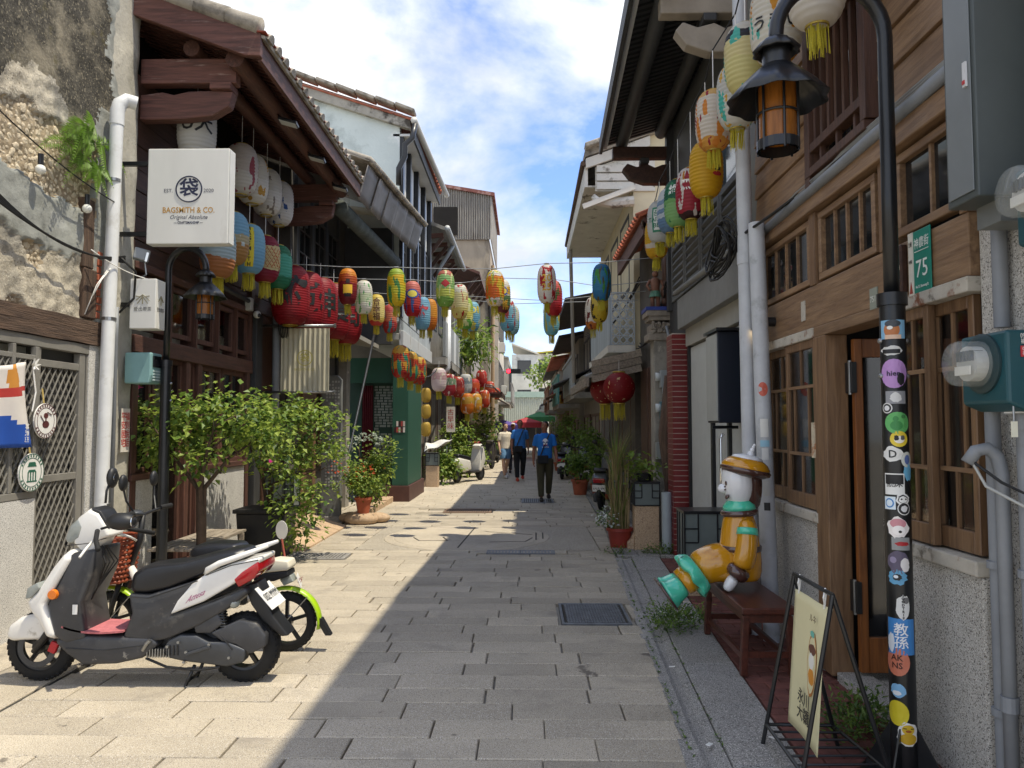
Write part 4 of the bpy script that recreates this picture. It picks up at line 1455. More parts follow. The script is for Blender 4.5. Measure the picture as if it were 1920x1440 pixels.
for x0, z0, r_ in ((1.30, 5.58, .085), (1.85, 5.74, .085)):
 MB().tube([(x0 - .02, 6.4, z0), (x0 + .06, 10.35, z0)], r_, 14).build('purlin', m_charcoal, gh, smooth=True)
for yk in (6.55, 10.2):
 m_ = m_dbrown_y if yk > 8 else mat('bleached bracket', '#9a9184', .9, .15, 5, .2, 30)
 MB().box(1.22, 2.1, yk, yk + .14, 5.34, 5.50).build('tie_beam', m_, gh, bevel=.012)
 pr_ = [(2.1, 5.26), (1.9, 5.24), (1.8, 5.2), (1.7, 5.25), (1.55, 5.21), (1.42, 5.26), (1.35, 5.18), (1.45, 5.05), (1.65, 4.98), (2.1, 4.98)]
 MB().prism([(x, yk, z) for x, z in pr_], (0, .14, 0)).build('carved_bracket', m_, gh, bevel=.012)
 MB().box(1.6, 1.72, yk - .02, yk + .16, 5.262, 5.335).build('bracket_block', m_charcoal, gh, bevel=.01)
# ground floor: pale door panels
for i, (ya, yb) in enumerate(((6.85, 7.5), (7.52, 8.15), (8.25, 9.3))):
 MB().box(2.06, 2.12, ya, yb, .05, 2.6).build('door_panel', flat('#b9bcb8', .55), gh, bevel=.008)
for ya in (7.505, 8.17, 9.31):
 MB().box(2.03, 2.14, ya, ya + .07, 0, 2.62).build('door_frame', m_black, gh)
MB().tube([(2.03, 7.7, 1.55), (2.0, 7.7, 1.5), (2.0, 7.7, 1.0), (2.03, 7.7, .95)], .015, 8).build('handle', m_chrome, gh, smooth=True)
# projecting dark sign box and red tiled pier
t = thing('projecting_sign', 'blank dark navy sign box projecting beside the white pipes', 'sign', (1.85, 7, 1.65))
MB().box(1.765, 1.97, 6.86, 7.26, 1.66, 2.50).build('box', mat('navy sign face', '#141b29', .4, .1, 3), t, bevel=.006)
MB().box(1.753, 1.764, 6.87, 7.25, 1.68, 2.48).build('side_face', flat('#a2a49f', .5), t)
MB().box(1.74, 1.98, 6.80, 7.30, 2.503, 2.53).build('hood', m_black, t)
MB().tube([(1.98, 7.0, 1.62), (1.74, 7.0, 1.62)], .015, 8).build('arm', m_black, t)
pier = thing('red_tile_pier', 'narrow pier clad in dark red tiles with pale joints', 'pier', (2.0, 9.6, 0))
MB().box(1.862, 2.198, 9.452, 9.80, 0, 2.80).build('core', flat('#b0a69b', .9), pier)
n = 42
for i in range(n):
 z0 = .01 + i * 2.78 / n
 for j in range(1):
  MB().box(1.856, 2.204, 9.446, 9.806, z0 + .004, z0 + 2.78 / n - .006).build('tile', mat('dark red glazed tile', '#6e1f1f', .4, .15, 8, .05, 50, rv=.12), pier)
MB().box(2.02, 2.3, 9.4, 10.4, 2.8, 3.3).build('cap_wall', m_charcoal, gh)
# ================================================================== low house with orange tile eave
lh = thing('niche_house', 'low narrow house with orange tile ends, carved corbel and figure niche', 'house', (2.0, 12, 0))
MB().box(2.1, 3, 10.42, 13.6, 0, 5.2).build('wall', mat('sooty shop wall', '#5a554e', .9, .25, 3, .3, 25), lh)
tile_roof(lh, 1.62, 3.2, 4.62, 5.3, 10.5, 13.5, m_tiler, .2, .055)
MB().box(1.68, 1.74, 10.5, 13.5, 4.35, 4.58).build('fascia', m_redwood_y, lh)
MB().prism([(1.66, 10.5, 4.45), (2.2, 10.5, 3.95), (2.2, 10.5, 4.05), (1.66, 10.5, 4.55)], (0, .1, 0)).build('verge_board', m_oldwood_x, lh)
MB().box(1.80, 2.1, 10.45, 10.75, 0, 2.9).build('pier', m_concrete, lh, bevel=.015)
b = MB().box(1.72, 2.1, 10.42, 10.8, 2.82, 2.92)
b.box(1.76, 2.1, 10.44, 10.78, 2.92, 3.05)
b.box(1.70, 2.1, 10.40, 10.82, 3.16, 3.24)
b.box(1.73, 2.1, 10.42, 10.8, 3.10, 3.16)
b.build('corbel', mat('weathered corbel', '#8a8277', .9, .25, 9, .5, 30), lh, bevel=.01)
MB().box(1.69, 2.1, 10.395, 10.83, 3.24, 3.29).build('blue_band', flat('#2b3f8c', .5), lh)
b = MB()
q = random.Random(6)
for i in range(60):
 b.ball((1.79 + q.uniform(-.02, .26), 10.43 + q.uniform(-.012, .01), 2.98 + q.uniform(-.06, .1)), q.uniform(.012, .03), 7, 5)
stuff(b.build('carved_relief', mat('weathered corbel', '#8a8277'), lh, smooth=True))
# carved beasts and gourds in the niche
b = MB()
for x, y, z, r in ((1.98, 10.5, 3.5, .07), (1.99, 10.5, 3.62, .055), (1.97, 10.5, 3.38, .05), (2.06, 10.48, 3.75, .06), (2.09, 10.46, 3.66, .045), (2.04, 10.47, 3.55, .05)):
 b.ball((x, y, z), r, 10, 7, (1, 1, 1.25))
b.tube([(2.0, 10.55, 3.3), (1.98, 10.5, 3.9), (2.05, 10.5, 4.2)], [.06, .05, .05], 8)
b.build('carved_bracket', m_dbrown_z, lh, smooth=True)
for i in range(3):
 MB().box(2.05, 2.12, 11.0 + i * .8, 11.7 + i * .8, .1, 2.6).build('door', m_dbrown_z, lh, bevel=.01)
MB().box(2.06, 2.09, 10.85, 11.05, 2.0, 2.25).build('blue_pane', flat('#27335f', .4), lh)
# old driftwood post
tag(MB().tube([(1.93, 10.1, 0), (1.97, 10.12, .8), (1.9, 10.1, 1.5), (1.95, 10.1, 2.3)], [.13, .1, .11, .07], 9).build('driftwood_post', m_oldwood_z, smooth=True), 'gnarled grey driftwood trunk leaning on the wall by the red pier', 'post')
t = thing('niche_figure', 'small carved wooden figure with painted skirt on the corbel ledge', 'figurine', (1.83, 10.52, 3.29))
b = MB()
b.tube([(1.80, 10.52, 3.29), (1.80, 10.52, 3.42), (1.83, 10.52, 3.5)], [.03, .03, .045], 8)
b.tube([(1.88, 10.52, 3.29), (1.88, 10.52, 3.42), (1.84, 10.52, 3.5)], [.03, .03, .045], 8)
b.tube([(1.84, 10.52, 3.48), (1.84, 10.52, 3.58), (1.84, 10.52, 3.68), (1.84, 10.52, 3.72)], [.065, .06, .075, .03], 10)
b.ball((1.84, 10.51, 3.77), .045, 10, 8)
for s in (-1, 1):
 b.tube([(1.84 + s * .07, 10.52, 3.68), (1.84 + s * .12, 10.5, 3.6), (1.84 + s * .08, 10.47, 3.53)], [.025, .022, .018], 7)
b.build('body', mat('carved figure wood', '#7a5544', .7, .2, 9), t, smooth=True)
MB().lathe([(.055, .0), (.085, -.1)], (1.84, 10.52, 3.54), 12, caps=False).build('skirt', flat('#4f7c68', .6), t, solid=.006)
# meters on the pier
def small_meter(z, label, body='#5f7a80'):
 t = thing('electric_meter', label, 'electric meter', (1.95, 9.9, z), 0, 'electric meters by the red pier')
 MB().box(1.86, 2.0, 10.28, 10.42, z, z + .24).build('box', flat(body, .5), t, bevel=.012)
 MB().cyl((1.80, 10.35, z + .15), (1.87, 10.35, z + .15), .06, n=16).build('glass_dome', mat('meter glass', '#b9c0c2', .15, .1, 5), t, smooth=True)
 MB().box(1.88, 1.98, 10.26, 10.30, z - .09, z).build('terminal_cover', flat(body, .5), t, bevel=.006)
small_meter(2.15, 'upper grey electric meter on the pier by the red tiles', '#8b9294')
small_meter(1.72, 'lower blue electric meter on the pier by the red tiles', '#47707c')
t = thing('mail_box', 'small white junction box below the meters by the red pier', 'box', (1.9, 9.9, 1.2))
MB().box(1.87, 1.99, 10.28, 10.42, 1.18, 1.38).build('box', flat('#c9c8c0', .5), t, bevel=.008)
MB().box(1.80, 1.868, 10.30, 10.41, 1.17, 1.40).build('cover', mat('clear cover', '#8e938f', .3, .1, 5), t)
tag(MB().tube([(2.0, 10.2, 1.0), (2.0, 10.2, 2.7), (1.95, 10.3, 3.0)], .02, 8).build('conduit_pipe', m_pvcg, smooth=True), 'thin grey conduit rising beside the blue electric meter', 'pipe')
tag(MB().tube([(1.80, 9.62, 0), (1.80, 9.62, .78)], .065, 14).build('short_pipe', flat('#9aa4a8', .5), auto=True), 'short open pale blue pipe standing at the foot of the red pier', 'pipe')
# ================================================================== pale house with white eave
ph = thing('white_eave_house', 'pale house with deep white boarded eave high on the right', 'house', (2, 16.5, 0))
m_cream2 = mat('cream limewash', '#d2c6a6', .9, .08, 2, .2, 20, stain=[(.6, .72, '#a4977b')], stscale=1)
m_wb = mat('flaking white board', '#cfcbc0', .8, .08, 4, .2, 30, stain=[(.58, .66, '#7b7468')], stscale=2.5)
MB().box(2.0, 6, 13.65, 19.6, 2.9, 7.2).build('wall', m_cream2, ph)
MB().box(2.0, 6, 13.65, 19.6, 0, 2.9).build('lower_wall', mat('sooty shop wall', '#5a554e'), ph)
ex = lambda y: 1.10 + .006 * (y - 13.6)
b = MB()
b.prism([(1.10, 13.5, 6.55), (6, 13.5, 8.3), (6, 13.5, 8.42), (1.10, 13.5, 6.68)], (0, 6.2, 0))
rfp = b.build('roof', m_tile, ph)
for i in range(15):
 x0 = 1.1 + i * .32
 MB().obox((x0 + .16, 13.46, 6.72 + .357 * (x0 - 1.1) + .05), (.34, .3, .09), (0, -math.atan(.357), 0)).build('verge_tile', m_tile, rfp, bevel=.02)
b = MB()
b.prism([(1.12, 13.52, 6.53), (1.12, 13.52, 6.35), (2.3, 13.52, 6.35 + .42), (2.3, 13.52, 6.95)], (0, .08, 0))
b.build('rake_board', m_wb, ph)
MB().prism([(1.3, 13.62, 6.4), (2.4, 13.62, 6.78), (2.4, 13.62, 5.95), (1.3, 13.62, 5.95)], (0, .05, 0)).build('gable_panel', m_wb, ph)
for i in range(3):
 MB().box(1.32, 2.0, 13.56, 13.61, 5.97 + i * .16, 6.10 + i * .16).build('gable_board', m_wb, ph)
MB().bar((1.06, 13.5, 5.62), (2.0, 13.5, 5.98), .07, .09).build('strut', m_wb, ph)
for i in range(16):
 x0 = 1.14 + i * .054
 MB().box(1.16, 2.0, 13.7 + i * .37, 13.7 + i * .37 + .36, 6.05, 6.08).build('soffit_board', m_wb, ph)
MB().box(1.10, 1.16, 13.6, 19.6, 6.02, 6.4).build('fascia', m_wb, ph)
MB().tube([(1.07, 13.55, 6.45), (1.1, 19.7, 6.4)], .05, 8).build('gutter', m_oldwood_y, ph)
MB().tube([(1.25, 13.62, 5.86), (1.35, 13.62, 5.75), (1.62, 13.62, 5.72), (2.0, 13.62, 5.76)], [.05, .08, .1, .1], 8).build('carved_arm', m_wb, ph)
for i, z in enumerate((2.9, 4.2)):
 pass
for i in range(3):
 window(ph, 1.99, 14.2 + i * 1.75, 15.5 + i * 1.75, 4.2, 5.7, 2, 2, m_charcoal, .08, .04, face=-1)
 window(ph, 1.99, 14.2 + i * 1.75, 15.5 + i * 1.75, .3, 2.5, 2, 1, m_dbrown_z, .1, .04, face=-1)
# balcony with geometric lattice side
bl = MB().box(1.5, 2.0, 13.55, 17.5, 2.95, 3.08)
bl.build('balcony_floor', m_wb, ph)
b = MB()
X0, X1, Z0, Z1 = 1.58, 1.99, 3.10, 4.05
cols, rows = 3, 6
cw, chh = (X1 - X0) / cols, (Z1 - Z0) / rows
yb_ = 13.56
for i in range(cols + 1):
 b.box(X0 + i * cw - .008, X0 + i * cw + .008, yb_, yb_ + .03, Z0, Z1)
for j in range(rows + 1):
 b.box(X0, X1, yb_ + .002, yb_ + .028, Z0 + j * chh - .008, Z0 + j * chh + .008)
for i in range(cols):
 for j in range(rows):
  cx, cz = X0 + (i + .5) * cw, Z0 + (j + .5) * chh
  p = [(cx - cw / 2, cz), (cx, cz - chh / 2), (cx + cw / 2, cz), (cx, cz + chh / 2)]
  for k in range(4):
   a_, c_ = p[k], p[(k + 1) % 4]
   b.bar((a_[0], yb_ + .015, a_[1]), (c_[0], yb_ + .015, c_[1]), .02, .018, (0, 1, 0))
stuff(b.build('lattice_screen', flat('#b4bcc2', .6), ph))
for i in range(20):
 MB().box(1.54, 1.58, 13.6 + i * .195, 13.6 + i * .195 + .18, 3.09, 4.0).build('board', flat('#a3acb0', .7, rv=.12), ph)
MB().cyl((1.24, 19.0, 2.7), (1.14, 18.6, 6.1), .045, n=8).build('downpipe', flat('#8a8378', .7), ph)
# sagging grey timber awning under the balcony
b = MB()
b.sheet(lambda u, v: (1.05 + .95 * v, 12.9 + 4.4 * u, 2.45 + .42 * v + .06 * math.sin(u * 7) * (1 - v)), 20, 4)
b.build('awning', mat('grey bleached planks', '#8b8a85', .9, .2, 3, .3, 20, stretch=(1, 6, 1)), ph, solid=.05)
for i in range(3):
 MB().bar((1.15, 12.88, 2.42 + i * .13), (2.0, 12.88, 2.62 + i * .13), .05, .115).build('awning_board', m_paleboard, ph)
MB().box(1.04, 1.1, 12.9, 17.3, 2.30, 2.46).build('awning_edge', m_paleboard, ph)
# ================================================================== paper lanterns
NR = 15
def lprof(t, ribs=True, cap=.42):
 """Radius (1 = full) of a lantern at height t in 0..1."""
 a = abs(2 * t - 1)
 r = cap + (1 - cap) * (1 - a ** 3.2) ** .62
 return r
def lantern_mesh(name, ribs, cap=.42, n=26, amp=.045, rnd=False):
 pr = []
 k = ribs * 4
 for i in range(k + 1):
  t = i / k
  if rnd:
   r = math.sqrt(max(.06, 1 - (2 * t - 1) ** 2 * .96))
  else:
   r = lprof(t, cap=cap)
  r *= 1 - amp * (1 - abs(math.sin(PI * i / 4)))
  pr.append((r, t))
 return MB().lathe(pr, (0, 0, 0), n, caps=False).mesh(name, [None], True)
LM = lantern_mesh('lantern_paper', NR)
LM_BIG = lantern_mesh('lantern_paper', 24, .5, amp=.02)
LM_ROUND = lantern_mesh('lantern_paper', 12, rnd=True, amp=.015)
cap_me = MB().lathe([(.40, 0), (.40, .05), (.34, .05), (.34, 0)], n=16, caps=False).mesh('collar', m_gold)
tb = MB()
q = random.Random(9)
for i in range(64):
 a = q.uniform(0, 2 * PI)
 r0 = q.uniform(.16, .36)
 r1 = r0 + q.uniform(-.03, .06)
 l = q.uniform(.75, 1.25)
 tb.bar((math.cos(a) * r0, math.sin(a) * r0, 0), (math.cos(a + .1) * r1, math.sin(a + .1) * r1, -l), .026, .016)
tassel_me = tb.mesh('tassel', m_tassel)
def lmat(key, bands, blots=(), wob=.12, lines=None):
 key = 'lantern ' + key
 if key in MATS:
  return MATS[key]
 m = bpy.data.materials.new(key)
 m.use_nodes = True
 t = m.node_tree
 nn, lk = t.nodes.new, t.links.new
 b = t.nodes['Principled BSDF']
 tco = nn('ShaderNodeTexCoord')
 sep = nn('ShaderNodeSeparateXYZ')
 lk(tco.outputs['Object'], sep.inputs[0])
 no = nn('ShaderNodeTexNoise')
 no.inputs['Scale'].default_value = 1.7
 no.inputs['Detail'].default_value = 2
 lk(tco.outputs['Object'], no.inputs['Vector'])
 m1 = nn('ShaderNodeMath')
 m1.operation = 'MULTIPLY_ADD'
 m1.inputs[1].default_value = wob * 2
 m1.inputs[2].default_value = -wob
 lk(no.outputs['Fac'], m1.inputs[0])
 ad = nn('ShaderNodeMath')
 lk(sep.outputs['Z'], ad.inputs[0])
 lk(m1.outputs[0], ad.inputs[1])
 cr = nn('ShaderNodeValToRGB')
 cr.color_ramp.interpolation = 'CONSTANT'
 e = cr.color_ramp.elements
 while len(e) > 1:
  e.remove(e[-1])
 e[0].position = 0
 e[0].color = (*hx(bands[0][1]), 1)
 for p, c in bands[1:]:
  x = e.new(p)
  x.color = (*hx(c), 1)
 lk(ad.outputs[0], cr.inputs['Fac'])
 col = cr.outputs['Color']
 for i, (sc, th, c) in enumerate(blots):
  v = nn('ShaderNodeTexNoise')
  v.inputs['Scale'].default_value = sc
  v.inputs['Detail'].default_value = 1.5
  o = nn('ShaderNodeVectorMath')
  o.inputs[1].default_value = (5.3 * i + len(key), 2.1, 7.7 * i)
  lk(tco.outputs['Object'], o.inputs[0])
  lk(o.outputs[0], v.inputs['Vector'])
  r = nn('ShaderNodeValToRGB')
  r.color_ramp.elements[0].position = th
  r.color_ramp.elements[1].position = th + .012
  lk(v.outputs['Fac'], r.inputs['Fac'])
  mx = nn('ShaderNodeMixRGB')
  lk(r.outputs['Color'], mx.inputs[0])
  lk(col, mx.inputs[1])
  mx.inputs[2].default_value = (*hx(c), 1)
  col = mx.outputs['Color']
 lk(col, b.inputs['Base Color'])
 b.inputs['Roughness'].default_value = .55
 tr = nn('ShaderNodeBsdfTranslucent')
 lk(col, tr.inputs['Color'])
 ms = nn('ShaderNodeMixShader')
 ms.inputs[0].default_value = .38
 lk(b.outputs[0], ms.inputs[1])
 lk(tr.outputs[0], ms.inputs[2])
 lk(ms.outputs[0], t.nodes['Material Output'].inputs['Surface'])
 MATS[key] = m
 return m
def lantern(c, H, Rr, m, label, group, txt=None, tcol='#1c1c1c', tsize=.3, az=None, string=0, me=None, tas=True, rz=0, tw=None, tz=.5):
 """A hanging paper lantern: c is the middle of its body."""
 c = Vector(c)
 me = me or LM
 t = thing('paper_lantern', label, 'lantern', c - Vector((0, 0, H / 2)), 0, group)
 b = bpy.data.objects.new('paper_body', me)
 C.objects.link(b)
 local(b, t)
 b.scale = (Rr, Rr, H)
 b.rotation_euler = (0, 0, rz)
 b.material_slots[0].link = 'OBJECT'
 b.material_slots[0].material = m
 for z, nm in ((H - .004, 'top_collar'), (-.05 * Rr * 1.4, 'bottom_collar')):
  k = bpy.data.objects.new(nm, cap_me)
  C.objects.link(k)
  local(k, t)
  k.location = (0, 0, z)
  k.scale = (Rr, Rr, Rr * 1.4)
 if tas:
  k = bpy.data.objects.new('tassel', tassel_me)
  C.objects.link(k)
  local(k, t)
  k.location = (0, 0, -.05 * Rr)
  k.scale = (Rr, Rr, Rr * .85)
  k.rotation_euler = (0, 0, rz * 3)
 if string:
  s_ = MB().cyl((0, 0, H), (0, 0, H + string), .004, n=5).build('cord', m_white)
  local(s_, t)
 if txt:
  if az is None:
   az = math.atan2(-c.y, -c.x)
  def fn(u, v):
   z = max(.02, min(.98, tz + v / H))
   rr_ = (lprof(z, cap=.5 if me is LM_BIG else .42) if me is not LM_ROUND else math.sqrt(max(.06, 1 - (2 * z - 1) ** 2 * .96))) * Rr * 1.012
   a = az + u / Rr
   return Vector((math.cos(a) * rr_, math.sin(a) * rr_, z * H))
  o = wraptext(txt, tsize, flat(tcol, .6), fn, None, 'painted_lettering', width=tw, bold=tsize * .02, step=.035)
  local(o, t)
 return t
def painted(t, c, H, Rr, poly, col, az=None, tz=.5, dz=0):
 """A flat painted shape (u, v in metres) laid on a lantern."""
 az = math.atan2(-c[1], -c[0]) if az is None else az
 b = MB()
 n = len(poly)
 def fn(u, v):
  z = max(.02, min(.98, tz + v / H))
  rr_ = lprof(z) * Rr * (1.012 + dz)
  a = az + u / Rr
  return Vector((math.cos(a) * rr_, math.sin(a) * rr_, z * H))
 cu, cv = sum(p[0] for p in poly) / n, sum(p[1] for p in poly) / n
 rings = 4
 vs = [fn(cu, cv)]
 for k in range(1, rings + 1):
  for (u, v) in poly:
   vs.append(fn(cu + (u - cu) * k / rings, cv + (v - cv) * k / rings))
 fs = [(0, 1 + i, 1 + (i + 1) % n) for i in range(n)]
 for k in range(rings - 1):
  for i in range(n):
   j = (i + 1) % n
   fs.append((1 + k * n + i, 1 + (k + 1) * n + i, 1 + (k + 1) * n + j, 1 + k * n + j))
 b.add(vs, fs)
 o = b.build('painted_shape', flat(col, .6))
 local(o, t)
def lrect(w, h, n=6):
 p = []
 for i in range(n):
  p.append((-w / 2 + w * i / n, -h / 2))
 for i in range(n):
  p.append((w / 2, -h / 2 + h * i / n))
 for i in range(n):
  p.append((w / 2 - w * i / n, h / 2))
 for i in range(n):
  p.append((-w / 2, h / 2 - h * i / n))
 return p
YL, WT, RD, GN, BL, OR, CR = '#e2b32a', '#e2dfd4', '#a8232a', '#4f9a55', '#5fa6c4', '#df7d2a', '#e0d29a'
strings = [
 (10.65, 'nearest', [
  (652, 538, lmat('a1', [(0, '#7c1d24'), (.42, '#8e2228'), (.62, '#b5521f'), (.8, '#d98a2a')]), 'orange and dark red lantern with yellow square'),
  (743, 540, lmat('a2', [(0, '#dfc025'), (.35, '#c9c234'), (.55, '#e0bc28'), (.8, '#9fb63c')], [(2.2, .58, '#4e8f4d')]), 'yellow lantern with green landscape patches'),
  (835, 542, lmat('a3', [(0, '#7fa84e'), (.25, '#c9cf62'), (.5, '#93bf7a'), (.85, '#b86a58')], [(2.5, .62, '#d9dca6')]), 'green lantern with red diamond'),
  (928, 541, lmat('a4', [(0, WT), (.2, '#d96f26'), (.6, '#e08a2b'), (.82, WT)], [(2.8, .57, '#d9c13a'), (3.2, .61, '#7fae45')]), 'orange and white lantern with yellow centre'),
  (1025, 533, lmat('a5', [(0, WT), (.9, '#d8d5c9')], [(2.6, .58, '#b1262a')]), 'white lantern with red swirl and golden 2025'),
  (1128, 530, lmat('a6', [(0, '#2f79a8'), (.3, '#3f87ad'), (.75, '#2c6c9a')], [(2.0, .55, '#5d5a3a'), (2.4, .6, '#4d9a46')]), 'blue lantern with brown hill and green field')]),
 (11.45, 'second', [
  (682, 558, lmat('b1', [(0, WT), (.35, '#cfd9b8'), (.6, WT)], [(3, .6, '#6fae6a')]), 'white lantern with faint green leaves'),
  (773, 561, lmat('b2', [(0, '#b3202c'), (.3, '#c74a45'), (.62, '#d17a6c')], [(2.2, .62, '#3b5fa6')]), 'rose red lantern with blue and yellow ring'),
  (862, 566, lmat('b3', [(0, '#d7cc7f'), (.3, '#e0d9a4'), (.75, '#dfe0d0')], [(2.4, .59, '#b32f2d')]), 'cream lantern with red blocks'),
  (941, 556, lmat('b4', [(0, '#7b3a3f'), (.2, '#5f7d52'), (.5, WT)], [(2.6, .58, '#d0a53a')]), 'white lantern with gold lettering and green shoulder'),
  (1038, 560, lmat('b5', [(0, '#b2242c'), (.35, '#c2404a'), (.7, '#d7665f')], [(2.8, .6, '#4a6b3a')]), 'red striped lantern'),
  (1124, 572, lmat('b6', [(0, '#d2b733'), (.45, '#d9c55a'), (.8, '#9a7c3a')], [(2.8, .57, '#2e2a24')]), 'yellow lantern with dark wave')]),
 (12.3, 'third', [
  (706, 582, lmat('c1', [(0, '#c24b45'), (.14, '#dcc765'), (.3, '#e8d98c'), (.85, '#d8c055')]), 'pale yellow lantern with brown characters'),
  (792, 588, lmat('c2', [(0, '#7fb2c9'), (.4, '#8ebed2'), (.8, '#74a9c4')]), 'sky blue lantern with one red character'),
  (872, 588, lmat('c3', [(0, '#6aa84f'), (.3, '#d9d06a'), (.6, '#a8c65a')], [(2.6, .58, '#e0dfa8')]), 'lime green and yellow lantern'),
  (952, 592, lmat('c4', [(0, '#79b6cc'), (.5, '#8cc3d4'), (.8, '#c9dfe2')], [(2.6, .6, '#b7463f')]), 'light blue lantern with small red marks'),
  (1034, 598, lmat('c5', [(0, '#7fbccb'), (.6, '#94c7d2')], [(2.6, .57, '#c9b64a')]), 'turquoise lantern with yellow cloud'),
  (1112, 588, lmat('c6', [(0, '#c97a2e'), (.2, WT), (.7, '#e0d9c9')], [(2.6, .56, '#6e2b26')]), 'white lantern with brown and orange drawing')]),
 (13.2, 'farthest', [
  (731, 598, lmat('d1', [(0, '#b5403a'), (.4, '#d7825f'), (.7, '#c65a52')], [(2.3, .56, '#3f8f9a')]), 'brick red lantern with teal waves'),
  (806, 590, lmat('d2', [(0, '#c9761f'), (.4, '#dc9a33'), (.8, '#cf8a28')]), 'plain orange lantern'),
  (886, 594, lmat('d3', [(0, '#6fa9c2'), (.5, '#7fb7cb')], [(2.4, .56, '#d8c24a')]), 'blue lantern with yellow loop'),
  (960, 600, lmat('d4', [(0, '#8fb8c2'), (.5, '#d9d6c6')], [(2.4, .57, '#6f9e5a')]), 'pale lantern with green brushwork')])]
G1 = 'lanterns strung across the street'
for (Y, sname, items) in strings:
 top = []
 for i, (px, py, m, lab) in enumerate(items):
  c = at(px, py, Y=Y + .05 * ((i * 7) % 3 - 1))
  H, r = .53 + .015 * ((i * 5) % 3 - 1), .143 + .006 * ((i * 3) % 3 - 1)
  kw = {}
  if 'characters' in lab:
   kw = dict(txt='合\n幸\n福', tcol='#5a3a22', tsize=.13)
  elif 'red character' in lab:
   kw = dict(txt='府', tcol='#b7434b', tsize=.22)
  elif '2025' in lab:
   kw = dict(txt='20\n25', tcol='#d6a92f', tsize=.14)
  elif 'gold lettering' in lab:
   kw = dict(txt='OX\n乙', tcol='#d0a53a', tsize=.15)
  t = lantern(c, H, r, m, lab + ' on the %s string across the street' % sname, G1, rz=i * 1.3 + Y, string=.03, **kw)
  if 'square' in lab:
   painted(t, c, H, r, lrect(.13, .13), '#e6b32c', tz=.40)
   painted(t, c, H, r, lrect(.055, .06), '#2a1616', tz=.62, dz=.004)
   painted(t, c, H, r, lrect(.10, .05), '#20100f', tz=.24)
  if 'diamond' in lab:
   painted(t, c, H, r, [(-.07, 0), (-.035, -.03), (0, -.06), (.035, -.03), (.07, 0), (.035, .03), (0, .06), (-.035, .03)], '#a8232a', tz=.62)
  if 'ring' in lab:
   painted(t, c, H, r, blob(16, .1, .075), '#33519a', tz=.62)
   painted(t, c, H, r, blob(16, .075, .052), '#e0cf5a', tz=.62, dz=.006)
  if 'loop' in lab:
   painted(t, c, H, r, blob(16, .07, .06), '#e0cf5a', tz=.7)
   painted(t, c, H, r, blob(14, .045, .038), '#6fa9c2', tz=.7, dz=.006)
  top.append(c + Vector((0, 0, H / 2 + .03)))
 a = Vector((-3.4, Y, top[0].z + .06))
 e = Vector((2.0, Y, top[-1].z + .07))
 pts = [a] + top + [e]
 w = MB().tube(pts, .006, 6)
 for p in top:
  w.cyl(p + Vector((-.03, 0, 0)), p + Vector((.03, 0, 0)), .012, n=6)
 tag(w.build('lantern_wire', flat('#8f9294', .5)), '%s wire strung across the street carrying lanterns' % sname, 'wire', 'lantern wires')
# row beside the green shop
for i, (Y, lab) in enumerate(((11.6, 'nearest'), (12.6, 'middle'), (13.6, 'farthest'))):
 m = lmat('e%d' % i, [(0, '#b5402c'), (.25, '#d9a03a'), (.5, '#c4532f'), (.75, '#d2a843')], [(2.2, .58, '#2f8f74'), (2.6, .60, '#a8232a')])
 lantern((-1.95, Y, 2.62), .5, .145, m, lab + ' of three red, gold and teal lanterns beside the green shop', 'lanterns beside the green shop', rz=i, string=.35)
tag(MB().tube([(-1.95, 11.2, 3.3), (-1.95, 14.2, 3.28)], .006, 5).build('lantern_wire', m_wire), 'dark wire carrying three red and gold lanterns beside the green shop', 'wire', 'lantern wires')
for i, (z, lab) in enumerate(((2.38, 'top'), (1.97, 'middle'), (1.52, 'bottom'))):
 lantern((-2.52, 18.9, z), .36, .13, lmat('f', [(0, '#c9a94a'), (.9, '#d2b45a')]), lab + ' of three small yellow lanterns hung in a column by the green shop', 'yellow lantern column', tas=False, rz=i)
far_l = [(823, 712, 19.9, ['#d8c9c9', '#c9a7ab'], 'pink and white lantern under the far left balcony, leftmost'), (842, 722, 21.0, ['#a8323a', '#7d9a7a'], 'red and green lantern under the far left balcony, second'),
         (858, 726, 22.2, ['#b4402f', '#9a2a2a'], 'dark red lantern under the far left balcony, third'), (873, 720, 23.2, ['#c3c4c0', '#8f9aa0'], 'grey white lantern under the far left balcony, fourth'),
         (888, 728, 24.5, ['#c0392f', '#d9602f'], 'vermilion lantern beside the far left lamp'), (876, 757, 22.6, ['#d07a22', '#c9a23a'], 'orange lantern above the leafy shrubs on the far left'),
         (892, 756, 24.2, ['#d99a2c', '#d2b04a'], 'golden lantern above the leafy shrubs on the far left'), (908, 748, 26.5, ['#c84a2a', '#d77a34'], 'orange red lantern near the far left awning'),
         (903, 710, 27.5, ['#b8302a', '#c4402f'], 'bright red lantern high near the far left awning'), (918, 730, 29.5, ['#c44a36', '#d07a4f'], 'small orange lantern at the end of the far left row')]
for i, (px, py, Y, cs, lab) in enumerate(far_l):
 lantern(at(px, py, Y=Y), .62, .21, lmat('g%d' % i, [(0, cs[0]), (.5, cs[1]), (.8, cs[0])], [(2.4, .6, '#e0d9c9')]), lab, 'lanterns along the far left', rz=i, string=.2)
